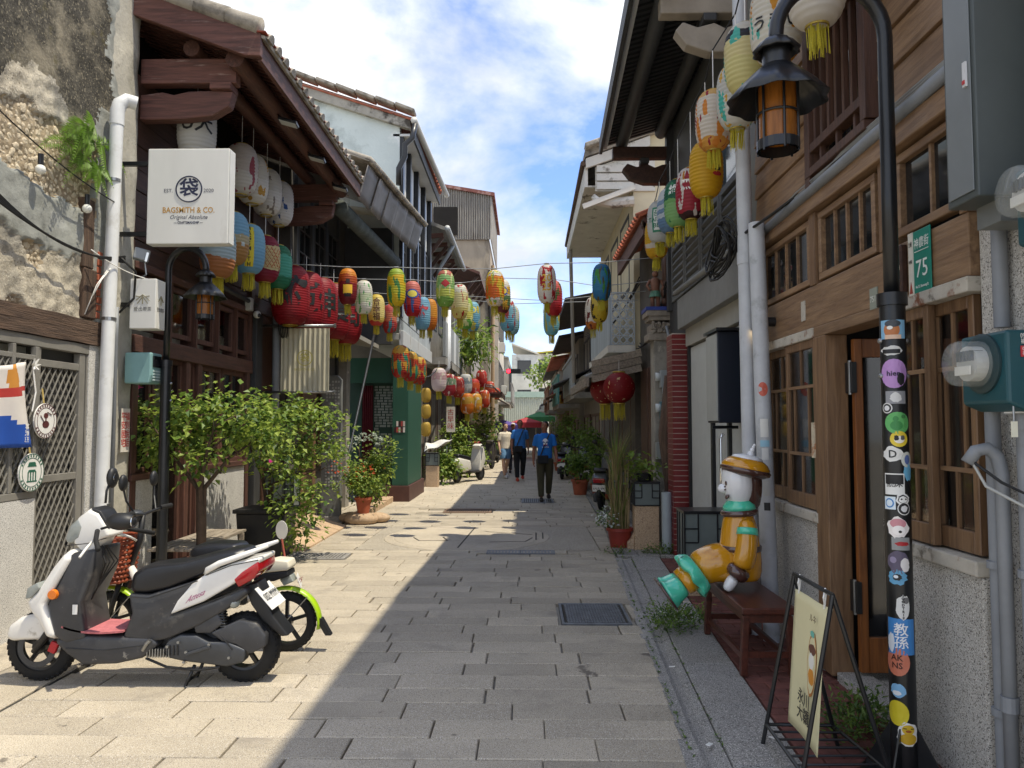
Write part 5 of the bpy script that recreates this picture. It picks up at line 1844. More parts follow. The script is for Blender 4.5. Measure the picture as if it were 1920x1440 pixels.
# white and painted lanterns under the first left eave
G2 = 'lanterns under the left eave'
up = [(7.75, [(0, '#cfccc2'), (.9, '#b9b6ad')], (), 'large white lantern with black strokes behind the white sign', 'U大', '#1b1b1b'),
      (9.0, [(0, '#d8d4ca'), (.4, '#cfc6bd')], [(2.2, .6, '#a04a52')], 'white lantern with rose strokes, nearest of the upper eave row', None, ''),
      (9.38, [(0, WT), (.5, '#d8d2c2')], [(2.0, .57, '#c7993c')], 'white lantern with gold band, second of the upper eave row', None, ''),
      (9.9, [(0, '#dcd8cf'), (.5, '#cfcbc0')], [(2.4, .62, '#8a8074')], 'plain white lantern, third of the upper eave row', None, ''),
      (10.42, [(0, '#d9d6cf'), (.5, '#cfcbc4')], [(2.0, .58, '#2f4f86')], 'white lantern with blue drawing, fourth of the upper eave row', None, '')]
for i, (Y, bands, bl_, lab, tx, tc_) in enumerate(up):
 lantern((-3.5, Y, 4.78), .62, .2, lmat('h%d' % i, bands, bl_), lab, G2, rz=i * 2, string=.45, tas=False, txt=tx, tcol=tc_ or '#111', tsize=.2)
lo = [(8.35, [(0, '#b8794a'), (.35, '#b9cdd2'), (.6, '#9fc0cf')], (), 'blue and tan boat lantern just under the white sign', None),
      (8.75, [(0, '#b88a4f'), (.38, '#c3b48d'), (.55, '#86b8d4')], [(2.0, .6, '#d8e2e0')], 'beach scene lantern with blue sky in the lower eave row', None),
      (9.3, [(0, '#7fb4d2'), (.5, '#8cc0d8')], (), 'light blue lantern with yellow lettered strip in the lower eave row', 'B'),
      (9.88, [(0, '#8e2138'), (.27, '#d9cb95'), (.74, '#8e2138')], (), 'cream lantern with crimson brick ends in the lower eave row', None),
      (10.4, [(0, '#2f7f5c'), (.25, '#56b39a'), (.75, '#2f7f5c')], (), 'green lantern with jagged teal band, last of the lower eave row', None)]
for i, (Y, bands, bl_, lab, tx) in enumerate(lo):
 z = 3.62 if i == 0 else 3.86
 t = lantern((-3.5, Y, z), .62, .2, lmat('i%d' % i, bands, bl_, wob=.1), lab, G2, rz=i * 2, string=.28)
 if i == 2:
  painted(t, (-3.5, Y, z), .62, .2, lrect(.12, .5, 8), '#d6c32e', az=math.atan2(-Y, 3.5) + .0)
  wr = wraptext('B\nA\nG\nS\nM\nI\nT\nH', .068, flat('#2a2a26', .6), lambda u, v: Vector((math.cos(math.atan2(-9.3, 3.5) + u / .2) * .2 * lprof(.5 + v / .62) * 1.03, math.sin(math.atan2(-9.3, 3.5) + u / .2) * .2 * lprof(.5 + v / .62) * 1.03, .31 + v)), None, 'painted_lettering', bold=.002)
  local(wr, t)
 if i == 3:
  for k in range(-3, 4):
   painted(t, (-3.5, Y, z), .62, .2, [(k * .06 - .1, -.14), (k * .06 - .093, -.14), (k * .06 + .1, .14), (k * .06 + .093, .14)], '#c0603a')
   painted(t, (-3.5, Y, z), .62, .2, [(k * .06 + .1, -.14), (k * .06 + .107, -.14), (k * .06 - .1, .14), (k * .06 - .107, .14)], '#c0603a', dz=.003)
# big red lanterns
m_redl = lmat('big red', [(0, '#8f1620'), (.15, '#9c1b25'), (.9, '#86141d')])
G3 = 'big red lanterns'
for i, (ch, lab) in enumerate((('府', 'nearest'), ('城', 'second'), ('神', 'third'), ('農', 'fourth'), ('街', 'farthest'))):
 k = i / 4
 c = (-3.42 + .42 * k, 10.75 + 1.6 * k, 3.52 - .08 * k)
 lantern(c, .86 + .05 * i / 4, .275, m_redl, '%s of the big red lanterns with black characters on the left' % lab, G3, txt=ch, tcol='#141414', tsize=.46, az=-1.05 + .0 * i, me=LM_BIG, string=.25, tas=(i > 2))
# lanterns along the right-hand eave
G4 = 'lanterns hung along the right eave'
re = [(1530, -38, 4.15, [(0, '#d6cfc2'), (.9, '#cfc7b9')], (), 'cream lantern cut by the top edge above the black lamp', None, '', 0),
      (1455, 42, 4.75, [(0, '#dcd8cb'), (.5, '#d8d3c5')], [(1.8, .56, '#d08f1f'), (2.3, .62, '#4fb8ab')], 'white lantern with orange shape and hiragana behind the black lamp', 'うまい', '#1d1d1d', -.1),
      (1398, 112, 5.25, [(0, '#d9cf8f'), (.45, '#dccf97'), (.72, '#2b2a30'), (.85, '#cfcabd')], [(2.2, .61, '#4fb8ab')], 'white lantern with pale yellow figure and black cap', None, '', 0),
      (1381, 182, 5.67, [(0, '#d5d2c9'), (.5, '#cfcdc6')], [(2.2, .60, '#4fb8ab'), (2.8, .62, '#d9a93a')], 'white lantern with teal and yellow diamonds', None, '', 0),
      (1338, 227, 6.15, [(0, '#dba24a'), (.14, '#d9d2c4'), (.85, '#d8b06a')], [(2.3, .57, '#d98a35'), (3, .66, '#9a2a35')], 'white lantern with orange scroll and red petals', None, '', 0),
      (1324, 319, 6.65, [(0, '#d8ab1f'), (.9, '#cfa21c')], (), 'plain bright yellow lantern with small red and black marks', None, '', 0),
      (1296, 364, 7.2, [(0, '#3a1a1e'), (.12, '#a82a3a'), (.8, '#9c2535')], [(1.6, .60, '#dcd6cf'), (2, .63, '#c98a2a')], 'crimson lantern with white curve and white characters', '黑松', '#e8e2da', .1),
      (1272, 382, 7.8, [(0, '#8fc07a'), (.45, '#7fb56a'), (.55, '#1f6a4a'), (.9, '#1c5f43')], [(2.6, .62, '#3f8f5f')], 'dark green over light green lantern with white strokes', '維他', '#dfe6df', .22),
      (1257, 396, 8.35, [(0, '#6f8fb0'), (.3, '#c9d2da'), (.4, '#7d99b8'), (.5, '#d2d8dc'), (.6, '#8aa4bf'), (.7, '#d5d9db')], (), 'white and slate blue striped lantern', None, '', 0),
      (1237, 417, 8.95, [(0, '#cfd0cc'), (.9, '#c9cac6')], (), 'white lantern with green framed beer lettering', '台灣\nTAIWAN\nBEER', '#1f6b4f', 0),
      (1231, 448, 9.45, [(0, '#d6a820'), (.25, '#d5d0c4'), (.36, '#d8ad28')], [(2.2, .66, '#b02a2a')], 'yellow lantern with white belt, last of the right eave row', None, '', 0)]
tops = []
for i, (px, py, Y, bands, bl_, lab, tx, tc_, dz) in enumerate(re):
 c = at(px, py, Y=Y)
 H = .5 if i > 1 else .54
 t = lantern(c, H, .152 if i > 1 else .165, lmat('r%d' % i, bands, bl_, wob=.08), lab, G4, rz=i * 1.7, string=max(.15, 4.95 - c.z - H / 2 - .04 * i) if i > 1 else .4,
   txt=tx, tcol=tc_ or '#111', tsize=.11 if tx and len(tx) < 8 else .075, tz=.5 + dz if i != 1 else .38)
 if i == 9:
  az_ = math.atan2(-c.y, -c.x)
  painted(t, c, H, .152, lrect(.19, .30), '#2a7a5c', dz=-.006)
  painted(t, c, H, .152, lrect(.15, .25), '#d5d6d2', dz=-.003)
 if i == 5:
  painted(t, c, H, .152, blob(12, .03, .02), '#a8232a', tz=.62, az=math.atan2(-c.y, -c.x) + .6)
  painted(t, c, H, .152, blob(12, .05, .02), '#b02a2a', tz=.35, az=math.atan2(-c.y, -c.x) + .7)
  painted(t, c, H, .152, lrect(.06, .05), '#2a2a20', tz=.46, az=math.atan2(-c.y, -c.x) + .7)
 tops.append(Vector((c.x, c.y, 4.95 - .04 * i)))
tag(MB().tube([(tops[1].x, 3.0, 5.15)] + tops[1:] + [(1.7, 10.2, 4.5)], .006, 5).build('lantern_wire', m_wire), 'dark wire under the right eave carrying the hanging lanterns', 'wire', 'lantern wires')
# round red lanterns further along the right
m_rr = lmat('round red', [(0, '#8e1a1e'), (.9, '#a02024')], [(5, .66, '#d9b98a')])
lantern((1.58, 12.6, 2.26), .52, .27, m_rr, 'round red lantern with pale flowers, nearer of the pair under the grey awning', 'round lanterns', me=LM_ROUND, string=.2)
lantern((1.43, 13.4, 2.27), .52, .27, m_rr, 'round red lantern with pale flowers, farther of the pair under the grey awning', 'round lanterns', me=LM_ROUND, string=.2, rz=2)
lantern(at(1122, 715, Y=13.8), .28, .14, lmat('round white', [(0, '#c9c5b8')], [(4, .62, '#b06a55')]), 'small round white lantern beside the red pair under the grey awning', 'round lanterns', me=LM_ROUND, tas=False, string=.2)
lantern(at(1074, 733, Y=24.5), .34, .17, lmat('round orange', [(0, '#c8541f'), (.9, '#d86a2a')]), 'small orange round lantern among the far right shop fronts', 'round lanterns', me=LM_ROUND, tas=False, string=.2)
# ================================================================== signs on the left
m_navy = flat('#2a2f4a', .5)
m_goldp = flat('#b98d3f', .5)
FR, FU = (1, 0, 0), (0, 0, 1)
t = thing('box_sign', 'large square white box sign of the bag shop with round navy logo', 'sign', (-3.23, 7.1, 3.36))
MB().box(-3.63, -2.84, 7.0, 7.13, 3.37, 4.30).build('box', m_signwhite, t, bevel=.01)
MB().box(-2.838, -2.832, 7.005, 7.125, 3.38, 4.29).build('side_trim', flat('#cfcfca', .4), t)
MB().box(-3.95, -3.63, 7.04, 7.08, 4.15, 4.19).build('arm', m_black, t)
MB().box(-3.95, -3.63, 7.04, 7.08, 3.46, 3.50).build('arm', m_black, t)
cx, cz = -3.225, 3.90
MB().lathe([(.118, 0), (.130, 0), (.130, .004), (.118, .004)], (cx, 6.998, cz), 40, m=Matrix.Rotation(PI / 2, 3, 'X'), caps=False).build('logo_ring', m_navy, t)
text('袋', .185, (cx, 6.999, cz + .004), FR, FU, m_navy, 'logo', t, bold=.004)
text('EST.', .05, (cx - .20, 6.999, 3.885), FR, FU, m_navy, parent=t)
text('2020', .05, (cx + .19, 6.999, 3.885), FR, FU, m_navy, parent=t)
text('BAGSMITH & CO.', .078, (cx, 6.999, 3.695), FR, FU, m_goldp, parent=t, width=.50, bold=.0012)
text('Original Absolute', .058, (cx, 6.999, 3.628), FR, FU, m_navy, parent=t, width=.36, shear=.35)
text('— CRAFTSMANSHIP —', .036, (cx, 6.999, 3.575), FR, FU, m_navy, parent=t, width=.28, bold=.0008)
t = thing('box_sign', 'small white lightbox of the tea shop with thin tree emblem', 'sign', (-3.65, 7.1, 2.56))
MB().box(-3.78, -3.53, 7.02, 7.21, 2.56, 3.04).build('box', m_signwhite, t, bevel=.006)
m_ltg = flat('#8f8a72', .5)
b = MB()
for s in (-1, 1):
 b.bar((-3.655, 7.017, 2.885), (-3.655 + s * .065, 7.017, 2.83), .006, .010, (0, 1, 0))
 b.bar((-3.655 + s * .005, 7.017, 2.86), (-3.655 + s * .05, 7.017, 2.80), .006, .010, (0, 1, 0))
 b.bar((-3.655 + s * .02, 7.017, 2.865), (-3.655 + s * .065, 7.017, 2.872), .006, .008, (0, 1, 0))
b.bar((-3.655, 7.016, 2.88), (-3.655, 7.016, 2.795), .006, .010, (0, 1, 0))
b.build('emblem', m_ltg, t)
text('登出帶茶', .044, (-3.655, 7.019, 2.745), FR, FU, flat('#5d5c54', .5), parent=t, width=.17)
text('登出帶茶', .044, (-3.529, 7.115, 2.745), (0, 1, 0), FU, flat('#5d5c54', .5), parent=t, width=.13)
b = MB()
for s in (-1, 1):
 b.bar((-3.527, 7.115, 2.885), (-3.527, 7.115 + s * .045, 2.83), .006, .010, (1, 0, 0))
b.bar((-3.526, 7.115, 2.88), (-3.526, 7.115, 2.795), .006, .010, (1, 0, 0))
b.build('emblem', m_ltg, t)
MB().box(-3.9, -3.78, 7.08, 7.12, 2.78, 2.82).build('arm', m_black, t)
# teal meter box
t = thing('meter_box', 'pale teal electric meter box on the left pilaster', 'electric meter', (-3.75, 7.2, 2.05))
MB().prism([(-3.86, 7.1, 2.04), (-3.62, 7.1, 2.04), (-3.60, 7.1, 2.12), (-3.60, 7.1, 2.34), (-3.86, 7.1, 2.34)], (0, .22, 0)).build('box', flat('#7fa6a6', .5), t, bevel=.015)
MB().box(-3.598, -3.592, 7.13, 7.29, 2.20, 2.31).build('window', m_glass, t)
for i in range(4):
 MB().box(-3.604, -3.594, 7.14, 7.28, 2.07 + i * .028, 2.085 + i * .028).build('slot', flat('#b9cccb', .5), t)
# downpipes on the left wall
t = thing('white_downpipe', 'thick white plastic downpipe with an open elbow on the old wall', 'pipe', (-3.83, 6.78, 0))
MB().tube([(-3.84, 6.72, 0), (-3.83, 6.80, 4.45)], .058, 16).build('pipe', m_pvc, t, auto=True)
MB().tube([(-3.83, 6.80, 4.45), (-3.83, 6.80, 4.58), (-3.815, 6.815, 4.66), (-3.77, 6.85, 4.71), (-3.70, 6.90, 4.70)], .064, 16).build('elbow', m_pvc, t, auto=True)
MB().cyl((-3.72, 6.885, 4.703), (-3.697, 6.903, 4.6995), .055, n=14).build('open_end', m_dark, t)
for z in (.9, 2.6, 3.9):
 MB().cyl((-3.835, 6.755 + .006 * z, z), (-3.835, 6.755 + .006 * z, z + .03), .064, n=16).build('strap', m_steel, t)
tag(MB().tube([(-3.85, 6.92, 0), (-3.85, 6.92, 2.45), (-3.85, 6.92, 2.75)], [.022, .022, .022], 10).build('thin_pipe', m_pvcg, smooth=True), 'thin grey conduit running beside the white downpipe', 'pipe')
# cables across the old wall
b = MB()
def sag(a, b_, d, n=14):
 a, b_ = Vector(a), Vector(b_)
 return [a.lerp(b_, i / n) - Vector((0, 0, 4 * d * (i / n) * (1 - i / n))) for i in range(n + 1)]
for k in range(5):
 b.tube(sag((-3.87, 5.2, 3.32 + .02 * k), (-3.80, 6.95, 3.18 + .015 * k), .10 + .02 * k), .009, 6)
b.tube([(-3.78, 6.85, 3.2), (-3.72, 7.0, 3.1), (-3.74, 7.02, 2.85), (-3.83, 6.93, 2.7)], .011, 6)
tag(b.build('black_cables', m_wire, smooth=True), 'bundle of black cables sagging across the old plaster wall', 'cables')
b = MB()
b.tube(sag((-3.86, 6.5, 3.2), (-3.6, 7.2, 3.05), .05), .005, 5)
b.tube([(-3.83, 6.75, 3.1), (-3.86, 6.6, 2.9), (-3.9, 6.5, 2.62)], .004, 5)
b.tube([(-3.80, 6.78, 3.14), (-3.83, 6.62, 2.95), (-3.86, 6.55, 2.8)], .006, 5)
tag(b.build('white_cables', m_white, smooth=True), 'thin white cables tied to the downpipe', 'cables')
b = MB()
b.tube(sag((-3.86, 5.2, 3.98), (-3.80, 6.75, 3.7), .05), .006, 5)
tag(b.build('light_string', m_wire), 'thin black festoon wire with two bulbs on the old wall', 'wire')
for i, (y, z) in enumerate(((5.78, 3.80), (6.42, 3.67))):
 t = thing('light_bulb', ('left' if i == 0 else 'right') + ' of two hanging bulbs with black socket on the old wall', 'light bulb', (-3.86, y, z), 0, 'festoon bulbs')
 MB().cyl((-3.86, y, z - .09), (-3.86, y, z), .022, n=10).build('socket', m_black, t)
 MB().ball((-3.86, y, z - .125), .04, 12, 8).build('bulb', flat('#e4e4dc', .25), t, smooth=True)
# spotlight on the pilaster corner
t = thing('spot_light', 'small grey spotlight on the pilaster below the big white sign', 'spotlight', (-3.75, 7.1, 3.3))
MB().obox((-3.73, 7.12, 3.29), (.14, .12, .11), (0, .2, .5)).build('housing', flat('#8d9296', .4), t, bevel=.012)
MB().obox((-3.665, 7.09, 3.255), (.02, .10, .09), (0, .2, .5)).build('lens', m_chrome, t)
MB().tube([(-3.7, 7.12, 3.24), (-3.68, 7.12, 3.1), (-3.75, 7.12, 3.05)], .008, 6).build('bracket', m_steel, t)
# CCTV and conduit on the timber shop
t = thing('security_camera', 'small white dome camera at the end of the timber shop', 'camera', (-3.85, 10.4, 3.2))
MB().box(-3.92, -3.84, 10.3, 10.42, 3.24, 3.42).build('box', flat('#b9b8b2', .5), t, bevel=.008)
MB().ball((-3.80, 10.45, 3.2), .055, 12, 8).build('dome', flat('#c9c9c5', .3), t, smooth=True)
MB().ball((-3.765, 10.43, 3.185), .03, 10, 7).build('lens', m_black, t, smooth=True)
tag(MB().tube([(-3.87, 8.7, 3.42), (-3.87, 10.6, 3.36)], .03, 8).build('conduit_pipe', m_charcoal, smooth=True), 'dark conduit under the cladding of the timber shop', 'pipe')
# cloth banner on rods
t = thing('cloth_banner', 'pleated cream cloth banner hung between two rods with faint round logo', 'banner', (-3.25, 10.9, 2.1))
m_cloth = mat('cream banner cloth', '#cfc9b0', .9, .05, 6, translucent=.25)
MB().cyl((-3.95, 10.92, 3.10), (-2.82, 10.92, 3.10), .022, n=10).build('top_rod', m_steel, t, smooth=True)
MB().cyl((-3.95, 10.92, 2.12), (-2.82, 10.92, 2.12), .018, n=10).build('bottom_rod', m_steel, t, smooth=True)
for x in (-2.82,):
 for z in (3.10, 2.12):
  MB().cyl((x, 10.92, z), (x + .02, 10.92, z), .035, n=12).build('finial', m_steel, t)
b = MB()
b.sheet(lambda u, v: (-3.60 + .72 * u, 10.90 + .012 * math.sin(u * 62) , 2.13 + .93 * v), 90, 2)
b.build('cloth', m_cloth, t, smooth=True)
m_pg = flat('#b3a94f', .7)
MB().lathe([(.105, 0), (.115, 0), (.115, .003), (.105, .003)], (-3.24, 10.882, 2.62), 32, m=Matrix.Rotation(PI / 2, 3, 'X'), caps=False).build('logo_ring', m_pg, t)
text('袋', .15, (-3.24, 10.885, 2.62), FR, FU, m_pg, 'logo', t)
text('BAGSMITH & CO.', .05, (-3.24, 10.885, 2.45), FR, FU, m_pg, parent=t, width=.3)
# round signs and flag on the grille
def round_sign(y, z, r, ring, label, icon):
 t = thing('round_sign', label, 'sign', (-3.88, y, z - r), 0, 'round signs on the grille')
 mm = Matrix.Rotation(PI / 2, 3, 'Y') @ Matrix.Rotation(.0, 3, 'X')
 MB().lathe([(.001, -.006), (r, -.006), (r, .006), (.001, .006)], (-3.885, y, z), 32, m=mm).build('disc', m_white, t)
 m_ = flat(ring, .5)
 MB().lathe([(r * .74, .008), (r * .77, .008), (r * .77, .0065), (r * .74, .0065)], (-3.885, y, z), 32, m=mm, caps=False).build('ring', m_, t)
 MB().lathe([(r * .95, .008), (r * .985, .008), (r * .985, .0065), (r * .95, .0065)], (-3.885, y, z), 32, m=mm, caps=False).build('ring', m_, t)
 b = MB()
 for k in range(26):
  a = 2 * PI * k / 26
  if abs(math.cos(a)) > .96:
   continue
  b.obox((-3.878, y + math.cos(a) * r * .86, z + math.sin(a) * r * .86), (.002, r * .1, r * .09), (a, 0, 0))
 stuff(b.build('rim_lettering', m_, t))
 b = MB()
 if icon == 'gate':
  for zz, w in ((.42, .62), (.30, .74), (.02, .66)):
   b.prism([(-3.879, y - r * w / 2, z + r * zz), (-3.879, y + r * w / 2, z + r * zz), (-3.879, y + r * w * .36, z + r * (zz + .12)), (-3.879, y - r * w * .36, z + r * (zz + .12))], (.002, 0, 0))
  for k in range(4):
   yy_ = y + r * (-.3 + k * .2)
   b.box(-3.879, -3.877, yy_ - r * .04, yy_ + r * .04, z - r * .42, z + r * .02)
  b.box(-3.879, -3.877, y - r * .4, y + r * .4, z - r * .5, z - r * .43)
 else:
  b.prism([(-3.879, y + p[0] * r * .3, z + p[1] * r * .3 - r * .2) for p in blob(14, 1, .7)], (.002, 0, 0))
  b.prism([(-3.879, y + p[0] * r * .2, z + p[1] * r * .2 + r * .3) for p in blob(14, 1, .8)], (.002, 0, 0))
  b.box(-3.879, -3.877, y - r * .05, y + r * .05, z - r * .1, z + r * .4)
  b.bar((-3.878, y - r * .5, z + r * .3), (-3.878, y - r * .15, z - r * .1), .002, r * .08, (1, 0, 0))
  b.bar((-3.878, y + r * .5, z + r * .35), (-3.878, y + r * .1, z + r * .5), .002, r * .08, (1, 0, 0))
 b.build('emblem', m_, t)
 MB().tube([(-3.90, y, z + r), (-3.93, y + .02, z + r + .12)], .006, 5).build('hanging_cord', flat('#b09a5a', .8), t)
round_sign(5.98, 1.675, .142, '#5a2f2f', 'round white sign with maroon drummer emblem, upper of two on the lattice', 'drum')
round_sign(5.83, 1.27, .15, '#2a5f4c', 'round white sign with green temple gate emblem, lower of two on the lattice', 'gate')
t = thing('street_flag', 'small draped flag in red, white and blue tied to the lattice', 'flag', (-3.88, 5.55, 1.5))
b = MB()
b.sheet(lambda u, v: (-3.86 + .03 * math.sin(u * 9 + v * 3), 5.25 + .52 * u - .06 * v * u, 1.47 + .62 * v + .08 * (u - .5) * v), 24, 18)
for j in range(18):
 for i in range(24):
  u, v = (i + .5) / 24, (j + .5) / 18
  b.mi[j * 24 + i] = 0 if v < .33 + .1 * math.sin(u * 5) else (1 if v < .55 + .1 * u else (2 if v < .72 else (3 if (u - .6) ** 2 + (v - .85) ** 2 < .02 else 1)))
b.build('cloth', [flat('#1f4fa8', .7), flat('#dcd6cf', .7), flat('#b33a34', .7), flat('#c98a3a', .7)], t, smooth=True, solid=.003)
text('神農街', .05, (-3.83, 5.68, 1.58), (0, 0, -1), (0, 1, 0), flat('#e4e4e0', .7), parent=t)
t2 = MB()
for k in range(6):
 a = k * 1.05
 t2.tube([(-3.88, 5.80, 2.12), (-3.85, 5.80 + .05 * math.cos(a), 2.12 + .05 * math.sin(a)), (-3.87, 5.80, 2.10)], .007, 5)
t2.tube([(-3.88, 5.80, 2.1), (-3.87, 5.83, 1.9), (-3.88, 5.81, 1.75)], .007, 5)
t2.build('white_string', m_white, t)
# red and white paper strip on the pilaster
t = thing('paper_notice', 'white paper strip with red vertical characters on the pilaster', 'notice', (-3.88, 7.15, 1.4))
MB().box(-3.878, -3.87, 7.10, 7.25, 1.38, 1.80).build('sheet', flat('#d5cfc4', .7), t)
text('平\n安\n居\n宅', .085, (-3.869, 7.135, 1.59), (0, 1, 0), FU, flat('#b8403a', .7), parent=t, bold=.001)
text('福\n到\n說\n話', .085, (-3.869, 7.205, 1.59), (0, 1, 0), FU, flat('#b8403a', .7), parent=t, bold=.001)
# ================================================================== gooseneck street lamps
m_amber = mat('amber glass', '#a5682a', .25, .25, 6, stretch=(9, 9, 1), translucent=.35)
def street_lamp(base, arm_to, label, thick=.058, Rs=.235):
 bx, by = base
 t = thing('street_lamp', label, 'street lamp', (bx, by, 0), 0, 'gooseneck street lamps')
 MB().tube([(bx, by, 0), (bx, by, 2.24)], thick, 18).build('pole', m_black, t, auto=True)
 b = MB().cyl((bx, by, 2.22), (bx, by, 2.28), thick * 1.18, n=18)
 b.build('collar', m_black, t, auto=True)
 ax, ay, az = arm_to
 mid = Vector(((bx + ax) / 2, (by + ay) / 2, 0))
 hw = Vector((ax - bx, ay - by, 0)) / 2
 pts = [Vector((bx, by, 2.25)), Vector((bx, by, 2.8)), Vector((bx, by, az + .05))]
 ztop = az + .06
 for k in range(1, 15):
  pts.append(mid + hw * (-math.cos(PI * k / 15)) + Vector((0, 0, ztop + hw.length * math.sin(PI * k / 15))))
 pts.append(Vector((ax, ay, ztop)))
 pts.append(Vector((ax, ay, az + .02)))
 MB().tube(pts, thick * .62, 14).build('gooseneck', m_black, t, smooth=True)
 k = Rs / .235
 flute = lambda a, z: 1 + .035 * math.cos(a * 10) * (1 if z < .05 else .3)
 c = Vector((ax, ay, az))
 MB().lathe([(.03 * k, .03 * k), (.075 * k, -.0), (.11 * k, -.045 * k), (.10 * k, -.05 * k), (.06 * k, -.01 * k)], c + Vector((0, 0, .02)), 40, caps=False, rfun=lambda a, z: 1 + .05 * math.cos(a * 10)).build('top_cap', m_black, t, smooth=True, solid=.004)
 MB().cyl(c + Vector((0, 0, -.12 * k)), c, .068 * k, n=18).build('neck', m_black, t, auto=True)
 MB().lathe([(.072 * k, -.10 * k), (.11 * k, -.135 * k), (.17 * k, -.195 * k), (.235 * k, -.275 * k)], c, 60, caps=False, rfun=lambda a, z: 1 + .045 * math.cos(a * 10) * min(1, (-z / k - .1) / .12)).build('shade', m_black, t, smooth=True, solid=.004)
 MB().lathe([(.088 * k, -.48 * k), (.088 * k, -.19 * k)], c, 24, caps=False).build('glass', m_amber, t, smooth=True)
 b = MB()
 for i in range(6):
  a = PI / 6 + 2 * PI * i / 6
  p = Vector((math.cos(a) * .096 * k, math.sin(a) * .096 * k, 0))
  b.cyl(c + p + Vector((0, 0, -.53 * k)), c + p + Vector((0, 0, -.18 * k)), .0065 * k, n=6)
 for z in (-.34, -.20):
  b.tube([c + Vector((math.cos(a) * .096 * k, math.sin(a) * .096 * k, z * k)) for a in [2 * PI * j / 24 for j in range(24)]], .006 * k, 6, closed=True)
 b.build('cage', m_black, t)
 MB().lathe([(.10 * k, -.52 * k), (.10 * k, -.47 * k), (.085 * k, -.47 * k), (.085 * k, -.52 * k)], c, 24, caps=False).build('bottom_ring', m_black, t)
 for i in range(4):
  a = PI / 4 + i * PI / 2
  p = Vector((math.cos(a), math.sin(a), 0))
  MB().prism([Vector((bx, by, .0)) + p * thick, Vector((bx, by, 0)) + p * (thick + .12), Vector((bx, by, .05)) + p * (thick + .11), Vector((bx, by, .24)) + p * thick], Vector((-p.y, p.x, 0)) * .008).build('base_fin', m_black, t)
 MB().cyl((bx, by, 0), (bx, by, .015), .19, n=20).build('base_plate', m_black, t)
 for z in (2.05, 1.88):
  for s in (-1, 1):
   MB().ball((bx + s * thick * 1.05, by, z), .014, 8, 6).build('bolt', m_steel, t)
 return t
lampR = street_lamp((1.775, 3.62), (1.235, 3.60, 3.50), 'black gooseneck lamp post covered in stickers in front of the right house')
lampL = street_lamp((-3.55, 7.30), (-3.14, 7.22, 3.12), 'black gooseneck lamp post behind the bougainvillea on the left', .05, .2)
# stickers wrapped on the right lamp post
PX, PY, PR = 1.775, 3.62, .0592
def on_pole(u, v, dz=0):
 a = math.atan2(-PY, -PX) + u / PR
 return Vector((PX + math.cos(a) * (PR + dz), PY + math.sin(a) * (PR + dz), v))
def sticker(y, w, h, col, shape='rect', u=0, label=None, art=(), txt=None, tcol='#222222', tsize=.03, lift=.0015):
 z = at(1668, y, Y=PY - PR).z
 t = thing('sticker', label, 'sticker', on_pole(u, z - h / 2), 0, 'stickers on the black lamp post')
 def patch(cu, cv, w, h, shape, dz, col, nm):
  b = MB()
  if shape == 'rect':
   b.sheet(lambda a, c: on_pole(cu + (a - .5) * w, cv + (c - .5) * h, dz), 8, 1)
  else:
   n = 20
   pl = blob(n, w / 2, h / 2, .0 if shape == 'round' else .16, int(y))
   vs = [on_pole(cu, cv, dz)] + [on_pole(cu + p[0] * .5, cv + p[1] * .5, dz) for p in pl] + [on_pole(cu + p[0], cv + p[1], dz) for p in pl]
   b.add(vs, [(0, 1 + i, 1 + (i + 1) % n) for i in range(n)] + [(1 + i, 1 + n + i, 1 + n + (i + 1) % n, 1 + (i + 1) % n) for i in range(n)])
  b.build(nm, flat(col, .45), t)
 patch(u, z, w, h, shape, lift, col, 'backing')
 for i, (du, dv, w2, h2, s2, c2) in enumerate(art):
  patch(u + du, z + dv, w2, h2, s2, lift + .0007 * (i + 1), c2, 'print')
 if txt:
  wraptext(txt, tsize, flat(tcol, .5), lambda a, b: on_pole(u + a, z + b, lift + .002), t, 'print_lettering', bold=.0006, step=.01)
K = '#1d1d1f'
sticker(617, .115, .09, '#7fb0cf', 'rect', 0, 'sticker of a face in cap and glasses, topmost on the lamp post', [(-.005, -.002, .07, .075, 'round', '#b5713f'), (.0, .028, .07, .035, 'round', '#3d434a'), (0, -.036, .07, .02, 'rect', '#d9b9a0'), (-.012, .008, .025, .018, 'round', '#e6e4dd')])
sticker(657, .10, .045, '#cfcfcb', 'torn', -.01, 'torn white scrap of sticker below the face sticker', [(.0, -.003, .08, .02, 'rect', K)])
sticker(700, .125, .14, '#b48ac4', 'round', 0, 'lilac round sticker reading hier on the lamp post', [(.03, -.025, .035, .06, 'torn', K)], 'hier.', '#2c2440', .035)
sticker(745, .09, .06, '#8f9094', 'rect', .005, 'faded grey photo sticker under the lilac one', [(.0, 0, .05, .045, 'torn', '#d5d5d3')])
sticker(765, .05, .05, '#dededa', 'round', -.035, 'small round black and white sticker at the post edge', [(0, 0, .04, .04, 'round', K), (0, 0, .025, .025, 'round', '#dedede')])
sticker(793, .115, .105, '#5fae62', 'round', .01, 'green round sticker with a line drawn bird', [(-.005, -.012, .055, .045, 'round', '#3c8a48'), (-.008, .02, .025, .025, 'round', '#3c8a48'), (.025, .03, .02, .018, 'round', '#3f7f46')])
sticker(823, .08, .075, '#e0c63a', 'round', .015, 'yellow round sticker with a cat face', [(0, -.003, .045, .035, 'round', '#e9e6dc'), (-.012, .005, .02, .025, 'torn', K), (.014, .006, .018, .022, 'torn', '#5a5a58')])
sticker(852, .095, .07, '#dcdcd8', 'torn', -.015, 'torn white sticker with big black letter', [], 'D', K, .05)
